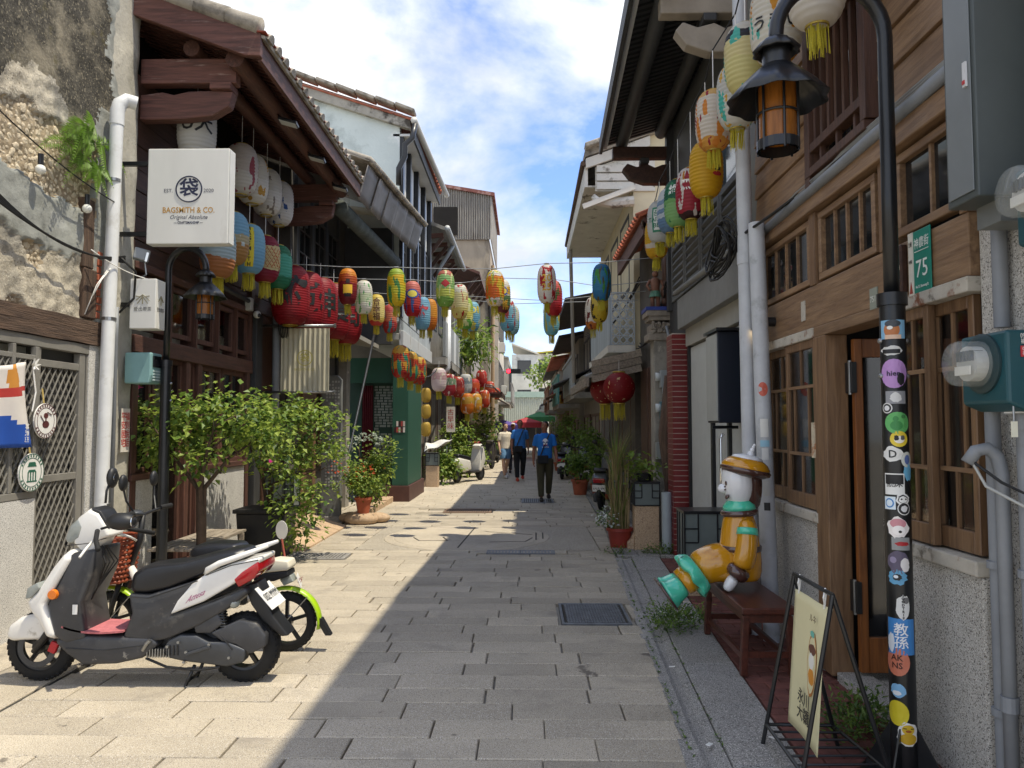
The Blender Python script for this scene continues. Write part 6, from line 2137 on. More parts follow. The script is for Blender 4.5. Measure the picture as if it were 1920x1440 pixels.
sticker(862, .06, .075, '#c9ccc4', 'round', .05, 'pale oval sticker with blue seal at the post edge', [(0, 0, .03, .045, 'round', '#5a6fa5')])
sticker(908, .09, .10, '#e2e2de', 'rect', -.012, 'white square sticker with black letters NY and characters', [(0, .022, .08, .044, 'rect', K)], '賴床', K, .036)
sticker(885, .05, .08, '#6fb3d6', 'torn', .055, 'light blue torn sticker curling off the post')
sticker(936, .06, .055, '#e5e5e2', 'torn', .025, 'white cat mask sticker with black outline', [(0, 0, .045, .038, 'torn', K), (0, -.002, .038, .03, 'torn', '#e5e5e2'), (-.008, 0, .008, .008, 'round', K), (.01, 0, .008, .008, 'round', K)])
sticker(944, .055, .06, '#d5e2ea', 'rect', -.035, 'pale sticker with round blue stamp', [(0, 0, .042, .045, 'round', '#4a86c0'), (0, 0, .03, .032, 'round', '#d5e2ea')])
sticker(954, .058, .06, '#e2e2e0', 'round', .028, 'round black badge sticker with white crest', [(0, 0, .05, .052, 'round', K), (0, 0, .03, .03, 'torn', '#d9d9d9')])
sticker(990, .095, .10, '#e6e0dc', 'torn', .0, 'white sticker of a cartoon head in a pink cap', [(0, .02, .07, .045, 'round', '#c98a92'), (.002, -.012, .055, .045, 'round', '#efeae6'), (.008, -.018, .014, .012, 'round', K)])
sticker(1020, .08, .06, '#8e9090', 'rect', .01, 'grey sticker crossed by a red ribbon', [(.005, 0, .06, .02, 'torn', '#a8222a')])
sticker(1055, .10, .10, '#5b5368', 'torn', -.005, 'dark purple monster sticker beside a torn white one', [(.03, -.01, .04, .06, 'torn', '#dedad8'), (-.02, .01, .03, .03, 'round', '#8f85a0')])
sticker(1083, .085, .07, '#5f9cc0', 'torn', -.01, 'light blue cartoon sticker with black outline', [(0, 0, .04, .03, 'torn', K), (-.005, .002, .02, .015, 'round', '#dfe6ea')])
sticker(1138, .06, .115, '#d9d9d5', 'torn', .012, 'white sticker with vertical black lettering', [(.012, .03, .03, .03, 'torn', '#6a6a6a')], 'G\nO\nO\nD\nT\nR\nI\nP', K, .016)
sticker(1195, .125, .165, '#3f83c4', 'rect', .0, 'blue sticker with two large white characters', [(-.045, -.03, .035, .09, 'torn', '#d9dfe6')], '教\n孫', '#e8eaec', .062)
sticker(1243, .11, .13, '#c9765c', 'round', -.02, 'coral round sticker with black letters', [], 'AK\nNS', '#3a1f1a', .038)
sticker(1297, .07, .06, '#7fb3d9', 'torn', -.02, 'small sky blue heart shaped sticker', [(-.005, -.012, .04, .02, 'torn', '#e6e8ea')])
sticker(1340, .10, .115, '#d8c62c', 'round', -.025, 'plain yellow teardrop sticker low on the post')
sticker(1378, .10, .105, '#e8e6e0', 'torn', .02, 'sticker of a yellow duck low on the post', [(0, .022, .055, .045, 'round', '#d9b42c'), (0, -.02, .075, .05, 'round', '#d0a626'), (0, .016, .025, .012, 'round', '#a55a25'), (-.015, .028, .014, .004, 'rect', K), (.015, .028, .014, .004, 'rect', K)])
# ================================================================== fixtures on the right
t = thing('electric_cabinet', 'tall dark grey steel cabinet mounted high at the right edge', 'cabinet', (1.9, 2.9, 2.5))
MB().box(1.75, 2.12, 2.87, 3.08, 2.53, 3.9).build('box', flat('#454b4a', .45), t, bevel=.006)
MB().box(1.744, 1.749, 2.89, 3.06, 2.56, 3.87).build('door', flat('#6f7476', .4), t, bevel=.003)
MB().box(1.734, 1.743, 2.905, 2.925, 2.98, 3.08).build('latch', flat('#c9cacb', .3), t)
MB().box(1.730, 1.735, 2.908, 2.922, 2.99, 3.005).build('red_button', flat('#b02a2a', .4), t)
MB().box(1.85, 2.0, 2.9, 3.05, 2.44, 2.53).build('gland_box', flat('#6b6e6c', .5), t)
m_mg = mat('meter dome glass', '#c9ccc6', .08, .1, 6, alpha=.22, spec=1)
def big_meter(y, z, label, s=1.0):
 t = thing('electric_meter', label, 'electric meter', (1.9, y, z - .15), 0, 'electric meters on the right house')
 b = MB().prism([(1.83, y, z - .13), (1.83, y, z + .15), (2.0, y, z + .15), (2.0, y, z - .16), (1.90, y, z - .16)], (0, .30, 0))
 b.build('box', mat('blue green meter paint', '#1d4a52', .4, .1, 4), t, bevel=.012)
 cy, cz = y + .15, z + .03
 mm = Matrix.Rotation(-PI / 2, 3, 'Y')
 MB().lathe([(.12, 0), (.12, .012), (.10, .02)], (1.832, cy, cz), 28, m=mm).build('flange', flat('#22383c', .4), t, auto=True)
 MB().lathe([(.092, .0), (.091, .09), (.084, .11), (.001, .115)], (1.822, cy, cz), 28, m=mm, caps=False).build('glass_dome', m_mg, t, smooth=True)
 MB().lathe([(.07, .0), (.07, .05), (.001, .05)], (1.815, cy, cz), 20, m=mm, caps=False).build('dial_drum', flat('#b9b9b4', .4), t)
 b = MB()
 for k in range(5):
  b.box(1.75, 1.80, cy - .05 + k * .022, cy - .04 + k * .022, cz + .01, cz + .05)
 b.build('register', flat('#33373a', .4), t)
 MB().box(1.745, 1.752, cy - .05, cy + .05, cz - .045, cz - .01).build('name_plate', flat('#d9d8d0', .4), t)
 return t
t = big_meter(2.86, 1.86, 'blue green electric meter with glass dome on the right pier')
MB().box(1.955, 1.958, 2.857, 2.859, 1.9, 1.95).build('bolt', m_steel, t)
text('0983462871', .026, (1.925, 2.857, 1.985), FR, FU, flat('#dcdcd8', .5), parent=t, width=.085)
text('補漏 外壁 防水', .022, (1.925, 2.857, 1.963), FR, FU, flat('#dcdcd8', .5), parent=t, width=.085)
MB().box(1.88, 1.97, 2.855, 2.858, 1.905, 1.947).build('red_label', flat('#b8333a', .5), t)
text('0987674160', .02, (1.925, 2.854, 1.935), FR, FU, flat('#ecd9d6', .5), parent=t, width=.08)
text('補漏 外壁 防水', .018, (1.925, 2.854, 1.917), FR, FU, flat('#ecd9d6', .5), parent=t, width=.08)
MB().obox((1.945, 2.857, 1.80), (.06, .004, .045), (0, .4, 0)).build('silver_label', flat('#7f8d90', .3), t)
MB().box(1.90, 1.93, 2.92, 3.0, 1.692, 1.698).build('tag', m_white, t)
MB().tube([(1.86, 2.88, 1.73), (1.86, 2.88, 1.66)], .004, 5).build('seal_wire', m_steel, t)
MB().box(1.85, 1.872, 2.877, 2.884, 1.60, 1.66).build('seal_tag', flat('#d9d7c4', .5), t)
big_meter(2.48, 2.44, 'second electric meter cut by the right edge of the picture')
# grey conduits down the pier
for i, (x, y, z0, z1, r, lab) in enumerate(((1.965, 3.18, 0, 1.70, .03, 'leftmost straight grey conduit below the blue green meter'), (1.965, 2.98, 0, 1.72, .03, 'grey conduit with clamps right of the curved one'))):
 t = thing('conduit_pipe', lab, 'pipe', (x, y, 0), 0, 'conduits below the meter')
 MB().cyl((x, y, z0), (x, y, z1), r, n=14).build('pipe', m_pvcg, t, auto=True)
 for z in (.45, 1.05):
  MB().cyl((x, y, z), (x, y, z + .03), r * 1.35, n=14).build('clamp', m_pvcg, t)
t = thing('conduit_pipe', 'grey conduit ending in a hooked open bend below the meter', 'pipe', (1.94, 3.10, 0), 0, 'conduits below the meter')
MB().tube([(1.94, 3.09, 0), (1.94, 3.09, 1.45), (1.925, 3.095, 1.52), (1.89, 3.10, 1.55), (1.85, 3.11, 1.54), (1.82, 3.12, 1.49)], .027, 14).build('pipe', m_pvcg, t, smooth=True)
MB().cyl((1.94, 3.09, .5), (1.94, 3.09, .56), .034, n=14).build('coupling', m_pvcg, t)
tag(MB().tube([(1.83, 3.11, 1.5), (1.85, 3.05, 1.40), (1.93, 2.9, 1.32), (1.99, 2.7, 1.2)], .006, 6).build('grey_cable', flat('#a8a9a4', .5)), 'pale cable drooping from the hooked conduit', 'cable')
tag(MB().tube([(1.83, 3.11, 1.5), (1.88, 3.0, 1.42), (1.95, 2.8, 1.34), (1.97, 2.6, 1.9), (1.98, 2.5, 1.4), (1.98, 2.6, 1.1)], .006, 6).build('black_cable', m_wire), 'black cable looping beside the hooked conduit', 'cable')
tag(MB().cyl((1.98, 3.12, 2.05), (1.98, 3.12, 2.55), .03, n=12).build('riser_pipe', m_pvcg, auto=True), 'short grey riser between the meter and the grey cabinet', 'pipe')
# white pipes on the corner
t = thing('corner_pipe', 'tall white pipe rising to the eave between the two right houses', 'pipe', (1.8, 6.1, 0), 0, 'white pipes on the right corner')
MB().tube([(1.80, 6.02, 0), (1.80, 6.12, 5.4)], .06, 16).build('pipe', m_pipew, t, auto=True)
MB().cyl((1.80, 6.075, 2.95), (1.80, 6.08, 3.05), .066, n=16).build('coupling', m_pipew, t)
t = thing('corner_pipe', 'shorter leaning white pipe with coral sticker between the two right houses', 'pipe', (1.87, 5.75, 0), 0, 'white pipes on the right corner')
MB().tube([(1.87, 5.80, 0), (1.845, 5.92, 3.25)], .062, 16).build('pipe', m_pipew, t, auto=True)
mm = Matrix.Rotation(math.atan2(-5.8, -1.85), 3, 'Z') @ Matrix.Rotation(PI / 2, 3, 'Y')
def on_pipe(u, v):
 a = math.atan2(-5.86, -1.86) + u / .062
 return Vector((1.8605 + math.cos(a) * .0636 - (v - 1.6) * .0077, 5.858 + math.sin(a) * .0636 + (v - 1.6) * .037, v))
def pipe_sticker(v0, w, h, col, nm, rnd=False, txt=None):
 b = MB()
 if rnd:
  n = 18
  b.add([on_pipe(0, v0)] + [on_pipe(w / 2 * math.cos(2 * PI * i / n), v0 + h / 2 * math.sin(2 * PI * i / n)) for i in range(n)], [(0, 1 + i, 1 + (i + 1) % n) for i in range(n)])
 else:
  b.sheet(lambda a, c: on_pipe((a - .5) * w, v0 + (c - .5) * h), 6, 1)
 b.build('sticker', flat(col, .5), t)
pipe_sticker(1.92, .075, .11, '#c9604c', 's', True)
pipe_sticker(1.62, .06, .14, '#d5d5d0', 's')
pipe_sticker(1.50, .07, .05, '#8fbcd0', 's')
pipe_sticker(1.42, .05, .09, '#d0d0cd', 's')
pipe_sticker(1.16, .05, .12, '#b9bab8', 's')
pipe_sticker(1.02, .045, .06, '#2a2a2c', 's')
# cables coiled at the corner
b = MB()
q = random.Random(14)
for k in range(9):
 c = Vector((1.72 - .008 * k, 6.42 + .05 * q.random(), 3.16 + .08 * (q.random() - .5)))
 ra, rb, ph = .28 + .12 * q.random(), .06 + .16 * q.random(), q.uniform(-.5, .3)
 pts = [c + Vector((.03 * math.sin(2 * a), math.cos(a) * ra * math.cos(ph) - math.sin(a) * rb * math.sin(ph), math.cos(a) * ra * math.sin(ph) + math.sin(a) * rb)) for a in [2 * PI * j / 18 for j in range(18)]]
 b.tube(pts, .009, 5, closed=True)
b.tube([(1.74, 6.1, 3.17), (1.70, 6.4, 3.19), (1.72, 6.75, 3.15)], .02, 6)
b.tube([(1.78, 6.1, 3.2), (1.85, 5.6, 3.22), (1.92, 5.2, 3.26)], .012, 6)
tag(b.build('cable_coil', m_wire, smooth=True), 'bunch of black cables coiled on the white corner pipe', 'cables')
b = MB()
for k in range(4):
 b.tube([(1.92, 6.1, 3.21 + .01 * k), (1.90 + .008 * k, 5.2, 3.27 - .02 * k), (1.92, 4.4, 3.28 + .01 * k), (1.90, 3.6, 3.25 + .015 * k), (1.93, 3.0, 3.32)], .005, 5)
tag(b.build('wall_wires', flat('#8c8f90', .6)), 'thin grey wires tied along the conduit above the transom windows', 'wires')
# security camera and spotlights
t = thing('security_camera', 'white bullet security camera above the left transom window', 'camera', (1.9, 6.2, 2.8))
MB().box(1.90, 1.985, 6.15, 6.33, 2.78, 2.95).build('base', m_white, t, bevel=.01)
d = Vector((-.45, -.75, -.4)).normalized()
c = Vector((1.87, 6.2, 3.06))
MB().cyl(c - d * .07, c + d * .09, .055, n=18).build('housing', m_white, t, auto=True)
MB().cyl(c + d * .085, c + d * .095, .043, n=18).build('lens', m_black, t)
MB().tube([c + d * .02 - Vector((0, 0, .04)), c + Vector((.03, .03, -.13))], .02, 8).build('stalk', m_white, t)
t = thing('spot_light', 'small lit black spotlight above the sliding window', 'spotlight', (1.9, 6.0, 2.35))
c = Vector((1.87, 5.98, 2.44))
d = Vector((-.45, -.25, -.85)).normalized()
MB().cyl(c - d * .04, c + d * .05, .04, n=16).build('head', m_black, t, auto=True)
MB().cyl(c + d * .047, c + d * .053, .034, n=16).build('lit_lens', mat('warm lamp', '#ffe0a0', .4, emit=('#ffd9a0', 2.5)), t)
MB().cyl((1.90, 5.93, 2.46), (1.985, 5.93, 2.46), .038, n=16).build('base', m_black, t, auto=True)
# lamp pedestals
def light_box(x0, x1, y0, y1, zb, zt, label):
 t = thing('lamp_pedestal', label, 'street lamp', ((x0 + x1) / 2, (y0 + y1) / 2, 0), 0, 'stone pedestals with lantern boxes')
 b = MB().prism([(x0 + .01, y0 + .02, 0), (x1 - .01, y0 + .02, 0), (x1 - .01, y0 + .02, zb), (x0 + .01, y0 + .02, zb)], (0, y1 - y0 - .04, 0))
 b.prism([(x0 - .08, y0 + .05, 0), (x0 + .01, y0 + .05, 0), (x0 + .01, y0 + .05, .22), (x0 - .03, y0 + .05, .14), (x0 - .08, y0 + .05, .10)], (0, y1 - y0 - .1, 0))
 b.build('pedestal', m_granite_t, t, bevel=.01)
 MB().box(x0 + .012, x1 - .012, y0 + .012, y1 - .012, zb + .012, zt - .012).build('glass', mat('frosted lamp glass', '#77807d', .3, .1, 3, translucent=.2), t)
 f = MB()
 w = .014
 for x in (x0, x1 - w):
  for y in (y0, y1 - w):
   f.box(x, x + w, y, y + w, zb, zt)
 for z in (zb, zt - w):
  f.box(x0 + w, x1 - w, y0, y0 + w, z, z + w)
  f.box(x0 + w, x1 - w, y1 - w, y1, z, z + w)
  f.box(x0, x0 + w, y0 + w, y1 - w, z, z + w)
  f.box(x1 - w, x1, y0 + w, y1 - w, z, z + w)
 f.box(x0 - .005, x1 + .005, y0 - .005, y1 + .005, zt, zt + .015)
 a, b_ = x0 + (x1 - x0) * .3, x0 + (x1 - x0) * .7
 for x in (a, b_):
  f.box(x - .006, x + .006, y0 + .001, y0 + .012, zb + (zt - zb) * .35, zt - w)
 for z in (.35, .65):
  zz = zb + (zt - zb) * z
  f.box(x0 + w, a, y0 + .002, y0 + .013, zz - .006, zz + .006)
  f.box(b_, x1 - w, y0 + .002, y0 + .013, zz - .006, zz + .006)
 ya, yb = y0 + (y1 - y0) * .3, y0 + (y1 - y0) * .7
 for y in (ya, yb):
  f.box(x0 + .001, x0 + .012, y - .006, y + .006, zb + w, zt - w)
 f.build('frame', m_black, t)
light_box(1.52, 1.98, 7.25, 7.6, .36, .80, 'granite pedestal with black framed lantern box behind the statue')
light_box(1.42, 1.76, 9.85, 10.15, .58, .88, 'granite pedestal with black framed lantern box holding a small plant')
light_box(1.42, 1.72, 12.4, 12.7, .58, .88, 'granite pedestal with lantern box behind the tall grass')
light_box(-2.62, -2.28, 19.6, 19.95, .56, .88, 'granite pedestal with lantern box just past the green shop')
light_box(-3.5, -3.1, 10.0, 10.3, .5, 1.0, 'granite pedestal with lantern box half hidden by the potted bougainvillea')
# ================================================================== vehicles
m_body_w = mat('white scooter plastic', '#dedcd6', .28, .05, 4, coat=.4, stain=[(.64, .74, '#a39d90')], stscale=7)
m_body_g = mat('dark grey scooter plastic', '#393a3d', .42, .18, 9, .06, 200, stain=[(.58, .72, '#5b5955'), (.66, .69, '#7d7a74')], stscale=8)
m_seat = mat('black vinyl seat', '#1d1e22', .38, .2, 6, .12, 150, stain=[(.62, .74, '#3b3b3d')], stscale=6)
m_alloy = mat('dark engine alloy', '#4a4c4f', .45, .15, 8, .1, 60, metal=.5)
m_red = mat('red lamp lens', '#a3101a', .12, .1, 20, coat=.5)
m_amb = mat('amber lamp lens', '#d9741a', .15, .1, 20, coat=.5)
m_clear = mat('clear lamp lens', '#8f948f', .08, .15, 12, coat=.6)
def wheel(b0, c, r, w, parent, n=36, spokes=5, rim=.62, mrim=None, axis='Y'):
 """tyre with rim, spokes and hub; axle along Y."""
 c = Vector(c)
 mm = Matrix.Rotation(PI / 2, 3, 'X')
 pr = []
 for k in range(13):
  a = PI * k / 12
  pr.append((r * rim + (r - r * rim) * math.sin(a) ** .7, -w / 2 * math.cos(a)))
 ty = MB().lathe(pr, c, n, m=mm, caps=False).build('tyre', m_rubber, parent, smooth=True)
 mr = mrim or m_black
 b = MB()
 b.lathe([(r * rim * .9, -w * .36), (r * rim * 1.03, -w * .40), (r * rim * 1.03, w * .40), (r * rim * .9, w * .36), (r * rim * .9, -w * .36)], c, n, m=mm, caps=False)
 b.lathe([(.001, -w * .5), (r * .2, -w * .5), (r * .2, w * .5), (.001, w * .5)], c, 16, m=mm, caps=False)
 for i in range(spokes):
  a = 2 * PI * i / spokes + .3
  d = Vector((math.cos(a), 0, math.sin(a)))
  b.bar(c + d * r * .15, c + d * r * rim * .95, .022, .03, (0, 1, 0))
 b.build('rim', mr, parent, auto=True)
 tr = MB()
 for i in range(n):
  a = 2 * PI * i / n
  d = Vector((math.cos(a), 0, math.sin(a)))
  for s in (-1, 1):
   tr.bar(c + d * r * .972 + Vector((0, s * w * .12, 0)), c + Vector((math.cos(a + .09), 0, math.sin(a + .09))) * r * .93 + Vector((0, s * w * .34, 0)), .016, .016)
 stuff(tr.build('tread', m_rubber, ty))
def side(poly, Y, hw, m, name, parent, bevel=.02, Yref=None, seg=3, taper=None):
 """Outline given in photograph pixels on the vehicle's centre plane, with real width."""
 pts = [at(px, py, Y=Y) for px, py in poly]
 b = MB()
 if taper is None:
  b.prism([(p.x, Y - hw, p.z) for p in pts], (0, 2 * hw, 0))
 else:
  n = len(pts)
  cx, cz = sum(p.x for p in pts) / n, sum(p.z for p in pts) / n
  rings = ((-hw, taper), (-hw * .6, 1), (hw * .6, 1), (hw, taper))
  vs = []
  for yy, k in rings:
   vs += [(cx + (p.x - cx) * k, Y + yy, cz + (p.z - cz) * k) for p in pts]
  fs = []
  for i in range(3):
   for k in range(n):
    l = (k + 1) % n
    fs.append((i * n + k, i * n + l, (i + 1) * n + l, (i + 1) * n + k))
  fs += [tuple(range(n))[::-1], tuple(range(3 * n, 4 * n))]
  b.add(vs, fs)
  bm = bmesh.new()
  me = b.mesh(name, m)
  bm.from_mesh(me)
  bmesh.ops.recalc_face_normals(bm, faces=bm.faces)
  bm.to_mesh(me)
  bm.free()
  me.polygons.foreach_set('use_smooth', [True] * len(me.polygons))
  return link(name, me, parent, bevel, seg, auto=True)
 return b.build(name, m, parent, bevel=bevel, seg=seg, auto=True)
SY = 4.86
sc = thing('scooter', 'white and grey step-through scooter parked across the near left', 'scooter', at(275, 1280, Y=SY) * 1)
P = lambda px, py, dy=0: at(px, py, Y=SY) + Vector((0, dy, 0))
wf, wr_ = P(80, 1214), P(462, 1211)
wheel(None, (wf.x, SY, .222), .222, .08, sc, rim=.68)
wheel(None, (wr_.x, SY, .222), .222, .11, sc)
MB().lathe([(.09, 0), (.125, 0), (.125, .004), (.09, .004)], (wf.x, SY - .055, .222), 28, m=Matrix.Rotation(PI / 2, 3, 'X'), caps=False).build('brake_disc', m_alloy, sc)
MB().obox(P(112, 1208) + Vector((0, -.06, 0)), (.05, .03, .07), (0, .4, 0)).build('brake_caliper', flat('#b0202a', .4), sc, bevel=.006)
for s in (-1, 1):
 MB().tube([P(122, 1150, s * .075), P(104, 1180, s * .075), P(78, 1216, s * .075)], [.028, .024, .02], 10).build('fork', m_blackp, sc, smooth=True)
side([(20, 1190), (28, 1168), (50, 1153), (85, 1146), (106, 1160), (112, 1185), (92, 1195), (60, 1196), (30, 1198)], SY, .075, m_body_w, 'front_fender', sc, .02, taper=.8)
side([(152, 1022), (128, 1052), (98, 1098), (76, 1118), (84, 1136), (102, 1160), (116, 1190), (134, 1188), (122, 1150), (112, 1122), (140, 1078), (168, 1032)], SY, .17, m_body_w, 'front_cowl', sc, .03, taper=.9)
side([(160, 1030), (205, 1022), (200, 1060), (196, 1075), (176, 1120), (186, 1185), (150, 1195), (128, 1180), (116, 1122), (140, 1078)], SY, .155, m_body_g, 'leg_shield', sc, .02)
side([(149, 990), (161, 966), (182, 950), (200, 958), (215, 982), (223, 1001), (205, 1008), (193, 1030), (172, 1036), (153, 1016)], SY, .10, m_body_w, 'handlebar_cowl', sc, .014, taper=.9)
side([(140, 1002), (150, 980), (164, 968), (172, 984), (166, 1004), (152, 1014), (142, 1014)], SY, .104, m_clear, 'headlight', sc, .015)
side([(84, 1092), (102, 1082), (106, 1092), (90, 1110), (80, 1112)], SY, .174, m_clear, 'front_lens', sc, .006)
MB().cyl(P(129, 1104, -.155), P(129, 1104, -.175), .033, .028, 18).build('turn_signal', m_amb, sc, auto=True)
side([(128, 1186), (190, 1180), (252, 1182), (306, 1183), (318, 1196), (286, 1222), (240, 1232), (180, 1234), (150, 1214), (132, 1196)], SY, .15, m_body_g, 'floor_tunnel', sc, .03)
MB().sheet(lambda u, v: P(142 + 112 * u, 1176 + 3 * math.sin(u * PI), -.155 + .31 * v) + Vector((0, 0, .014 + .03 * (1 - u) ** 4)), 14, 4).build('pink_foot_mat', mat('faded pink mat', '#b5696c', .95, .2, 30, .5, 90), sc, solid=.012)
MB().box(*(lambda p: (p.x, p.x + .03, SY - .172, SY - .168, p.z - .06, p.z))(P(166, 1122))).build('warning_label', m_white, sc)
side([(257, 1096), (262, 1072), (284, 1056), (320, 1051), (356, 1048), (400, 1036), (440, 1026), (468, 1024), (478, 1034), (446, 1052), (408, 1064), (370, 1082), (330, 1098), (284, 1107), (262, 1106)], SY, .14, m_seat, 'seat', sc, .045, taper=.86)
side([(262, 1104), (300, 1106), (352, 1090), (392, 1078), (372, 1104), (346, 1140), (420, 1116), (474, 1092), (482, 1102), (440, 1134), (392, 1162), (330, 1188), (300, 1192), (262, 1186), (252, 1182), (268, 1140)], SY, .145, m_body_g, 'side_panel', sc, .02)
side([(338, 1142), (352, 1116), (378, 1086), (404, 1068), (452, 1048), (502, 1038), (503, 1046), (470, 1076), (448, 1090), (400, 1118)], SY, .15, m_body_w, 'tail_panel', sc, .018)
for s in (-1, 1):
 b = MB()
 b.tube([P(402, 1068, s * .13), P(408, 1060, s * .15), P(430, 1048, s * .155), (P(470, 1034, s * .15)), P(512, 1019, s * .09)], [.014, .02, .02, .019, .012], 10)
 b.build('grab_rail', m_body_w, sc, smooth=True)
side([(455, 1078), (470, 1064), (500, 1044), (502, 1062), (492, 1076), (464, 1092)], SY, .155, m_red, 'tail_light', sc, .01)
text('Attesa', .06, P(386, 1108, -.153), (P(420, 1092) - P(386, 1108)), Vector((.3, 0, 1)), flat('#a0457a', .5), parent=sc, shear=.4, width=.13)
side([(466, 1094), (490, 1086), (502, 1110), (520, 1150), (548, 1186), (534, 1188), (500, 1160), (478, 1128)], SY, .075, m_blackp, 'rear_fender', sc, .012)
pl = MB()
a_, b__ = P(474, 1096), P(506, 1134)
dn = (b__ - a_)
t_ = Vector((0, 1, 0))
nrm_ = t_.cross(dn).normalized()
off = Vector((.06, 0, .0))
pl.add([a_ + off + t_ * -.13, a_ + off + t_ * .13, b__ + off + t_ * .13, b__ + off + t_ * -.13], [(0, 1, 2, 3)])
pl.build('number_plate', m_white, sc, solid=.004)
text('002·MYM', .075, (a_ + b__) / 2 + off + Vector((.006, 0, .004)), t_, -dn, flat('#23262a', .5), parent=sc, width=.22)
# engine, variator case, exhaust, shock, stand
side([(310, 1214), (322, 1196), (344, 1186), (374, 1188), (396, 1200), (432, 1200), (466, 1214), (462, 1238), (430, 1246), (350, 1236), (322, 1230)], SY - .09, .05, m_alloy, 'variator_cover', sc, .015)
side([(398, 1184), (424, 1172), (452, 1160), (484, 1166), (502, 1190), (500, 1210), (472, 1224), (446, 1206), (420, 1200)], SY - .10, .035, m_body_g, 'air_cleaner', sc, .012)
side([(368, 1170), (380, 1148), (414, 1146), (424, 1166), (400, 1184), (372, 1184)], SY - .09, .045, m_body_g, 'air_box', sc, .012)
b = MB()
for pl_ in (((150, 1016), (190, 1012), (224, 1002)), ((118, 1124), (140, 1080), (166, 1034)), ((262, 1108), (300, 1111), (352, 1094), (390, 1080)), ((344, 1143), (410, 1118), (474, 1093)), ((150, 1202), (220, 1206), (300, 1196)), ((404, 1070), (450, 1052), (500, 1042))):
 b.tube([P(x_, y_, -.152) for x_, y_ in pl_], .0028, 5)
b.build('panel_seams', m_black, sc)
b = MB()
for k in range(4):
 b.tube([P(196 + 4 * k, 1020, -.05), P(208 + 3 * k, 1052, -.06 + .03 * k), P(188, 1100, -.03), P(160, 1150, -.02)], .005, 5)
b.tube([P(428, 1238, -.13), P(390, 1243, -.14), P(330, 1238, -.13), P(290, 1224, -.11)], .008, 6)
b.tube([P(452, 1205, -.14), P(430, 1182, -.13), P(400, 1150, -.12)], .006, 6)
b.build('cables', m_wire, sc)
b = MB()
for k in range(9):
 b.box(*(lambda p: (p.x, p.x + .006, SY - .145, SY + .05, p.z - .055, p.z))(P(296 + 5 * k, 1204)))
b.build('cooling_fins', m_steel, sc)
b = MB()
for px_, py_ in ((334, 1200), (354, 1192), (364, 1228), (368, 1210), (446, 1220), (410, 1196)):
 b.cyl(P(px_, py_, -.14), P(px_, py_, -.152), .009, n=8)
b.build('bolts', m_steel, sc)
b = MB()
for k in range(4):
 b.bar(P(331 + 7 * k, 1198, -.142), P(331 + 7 * k, 1216, -.142), .008, .006, (0, 1, 0))
b.build('cooling_slots', m_black, sc)
MB().bar(P(368, 1214, -.15), P(412, 1200, -.15), .02, .012, (0, 1, 0)).build('kick_starter', m_alloy, sc, bevel=.004)
MB().box(wf.x + .75, wr_.x, SY - .05, SY + .06, .18, .34).build('engine_block', m_alloy, sc, bevel=.03)
MB().tube([Vector((wr_.x - .5, SY + .10, .24)), Vector((wr_.x - .25, SY + .13, .22)), Vector((wr_.x + .12, SY + .15, .28))], [.03, .06, .055], 12).build('exhaust', m_blackp, sc, smooth=True)
sa, sb = P(424, 1124, -.10), P(434, 1172, -.10)
pts = [sa.lerp(sb, k / 80) + Vector((math.cos(k * .72) * .03, math.sin(k * .72) * .03, 0)) for k in range(81)]
MB().tube(pts, .007, 6).build('shock_spring', m_black, sc, smooth=True)
MB().cyl(sa, sb, .014, n=8).build('shock_rod', m_steel, sc)
MB().ball(P(452, 1122, -.11), .036, 12, 8).build('rear_turn_signal', m_clear, sc, smooth=True)
b = MB()
for s in (-.10, .06):
 b.tube([P(378, 1238, s), P(364, 1268, s), P(357, 1288, s), P(368, 1292, s - .03), P(398, 1292, s - .03)], .011, 8)
b.tube([P(364, 1268, -.1), P(364, 1268, .06)], .01, 8)
b.build('centre_stand', m_black, sc, smooth=True)
MB().tube([P(290, 1206, -.15), P(300, 1192, -.17), P(306, 1186, -.17)], .012, 8).build('foot_peg', m_steel, sc)
# handlebar, grips, levers, mirrors
for s in (-1, 1):
 MB().tube([P(204, 990, s * .13), P(216, 1002, s * .22), P(240, 1014, s * .34)], .015, 10).build('grip', m_rubber, sc, smooth=True)
 MB().tube([P(200, 1008, s * .16), P(204, 1018, s * .26), P(206, 1028, s * .33)], .008, 8).build('brake_lever', m_white, sc, smooth=True)
mi = [(-.16, (216, 985), (240, 978), (268, 968), .075), (.16, (172, 948), (171, 925), (176, 900), .065)]
for dy, a, b_, c, r in mi:
 MB().tube([P(*a, dy), P(*b_, dy + .02 * (1 if dy > 0 else -1)), P(*c, dy + .05 * (1 if dy > 0 else -1))], .008, 8).build('mirror_stem', m_blackp, sc, smooth=True)
 sc3 = (1.25, .8, .72) if dy < 0 else (.5, .8, 1.1)
 MB().ball(P(*c, dy + (.06 if dy > 0 else -.10)), r, 14, 10, sc3).build('mirror', m_blackp, sc, smooth=True)
 MB().cyl(P(*c, dy + (.06 if dy > 0 else -.10)) + Vector((r * sc3[0] * .80, 0, 0)), P(*c, dy + (.06 if dy > 0 else -.10)) + Vector((r * sc3[0] * .86, 0, 0)), r * .5, n=18).build('mirror_glass', m_chrome, sc)
side([(184, 949), (202, 955), (220, 984), (212, 992), (192, 968)], SY, .085, m_blackp, 'dashboard', sc, .01)
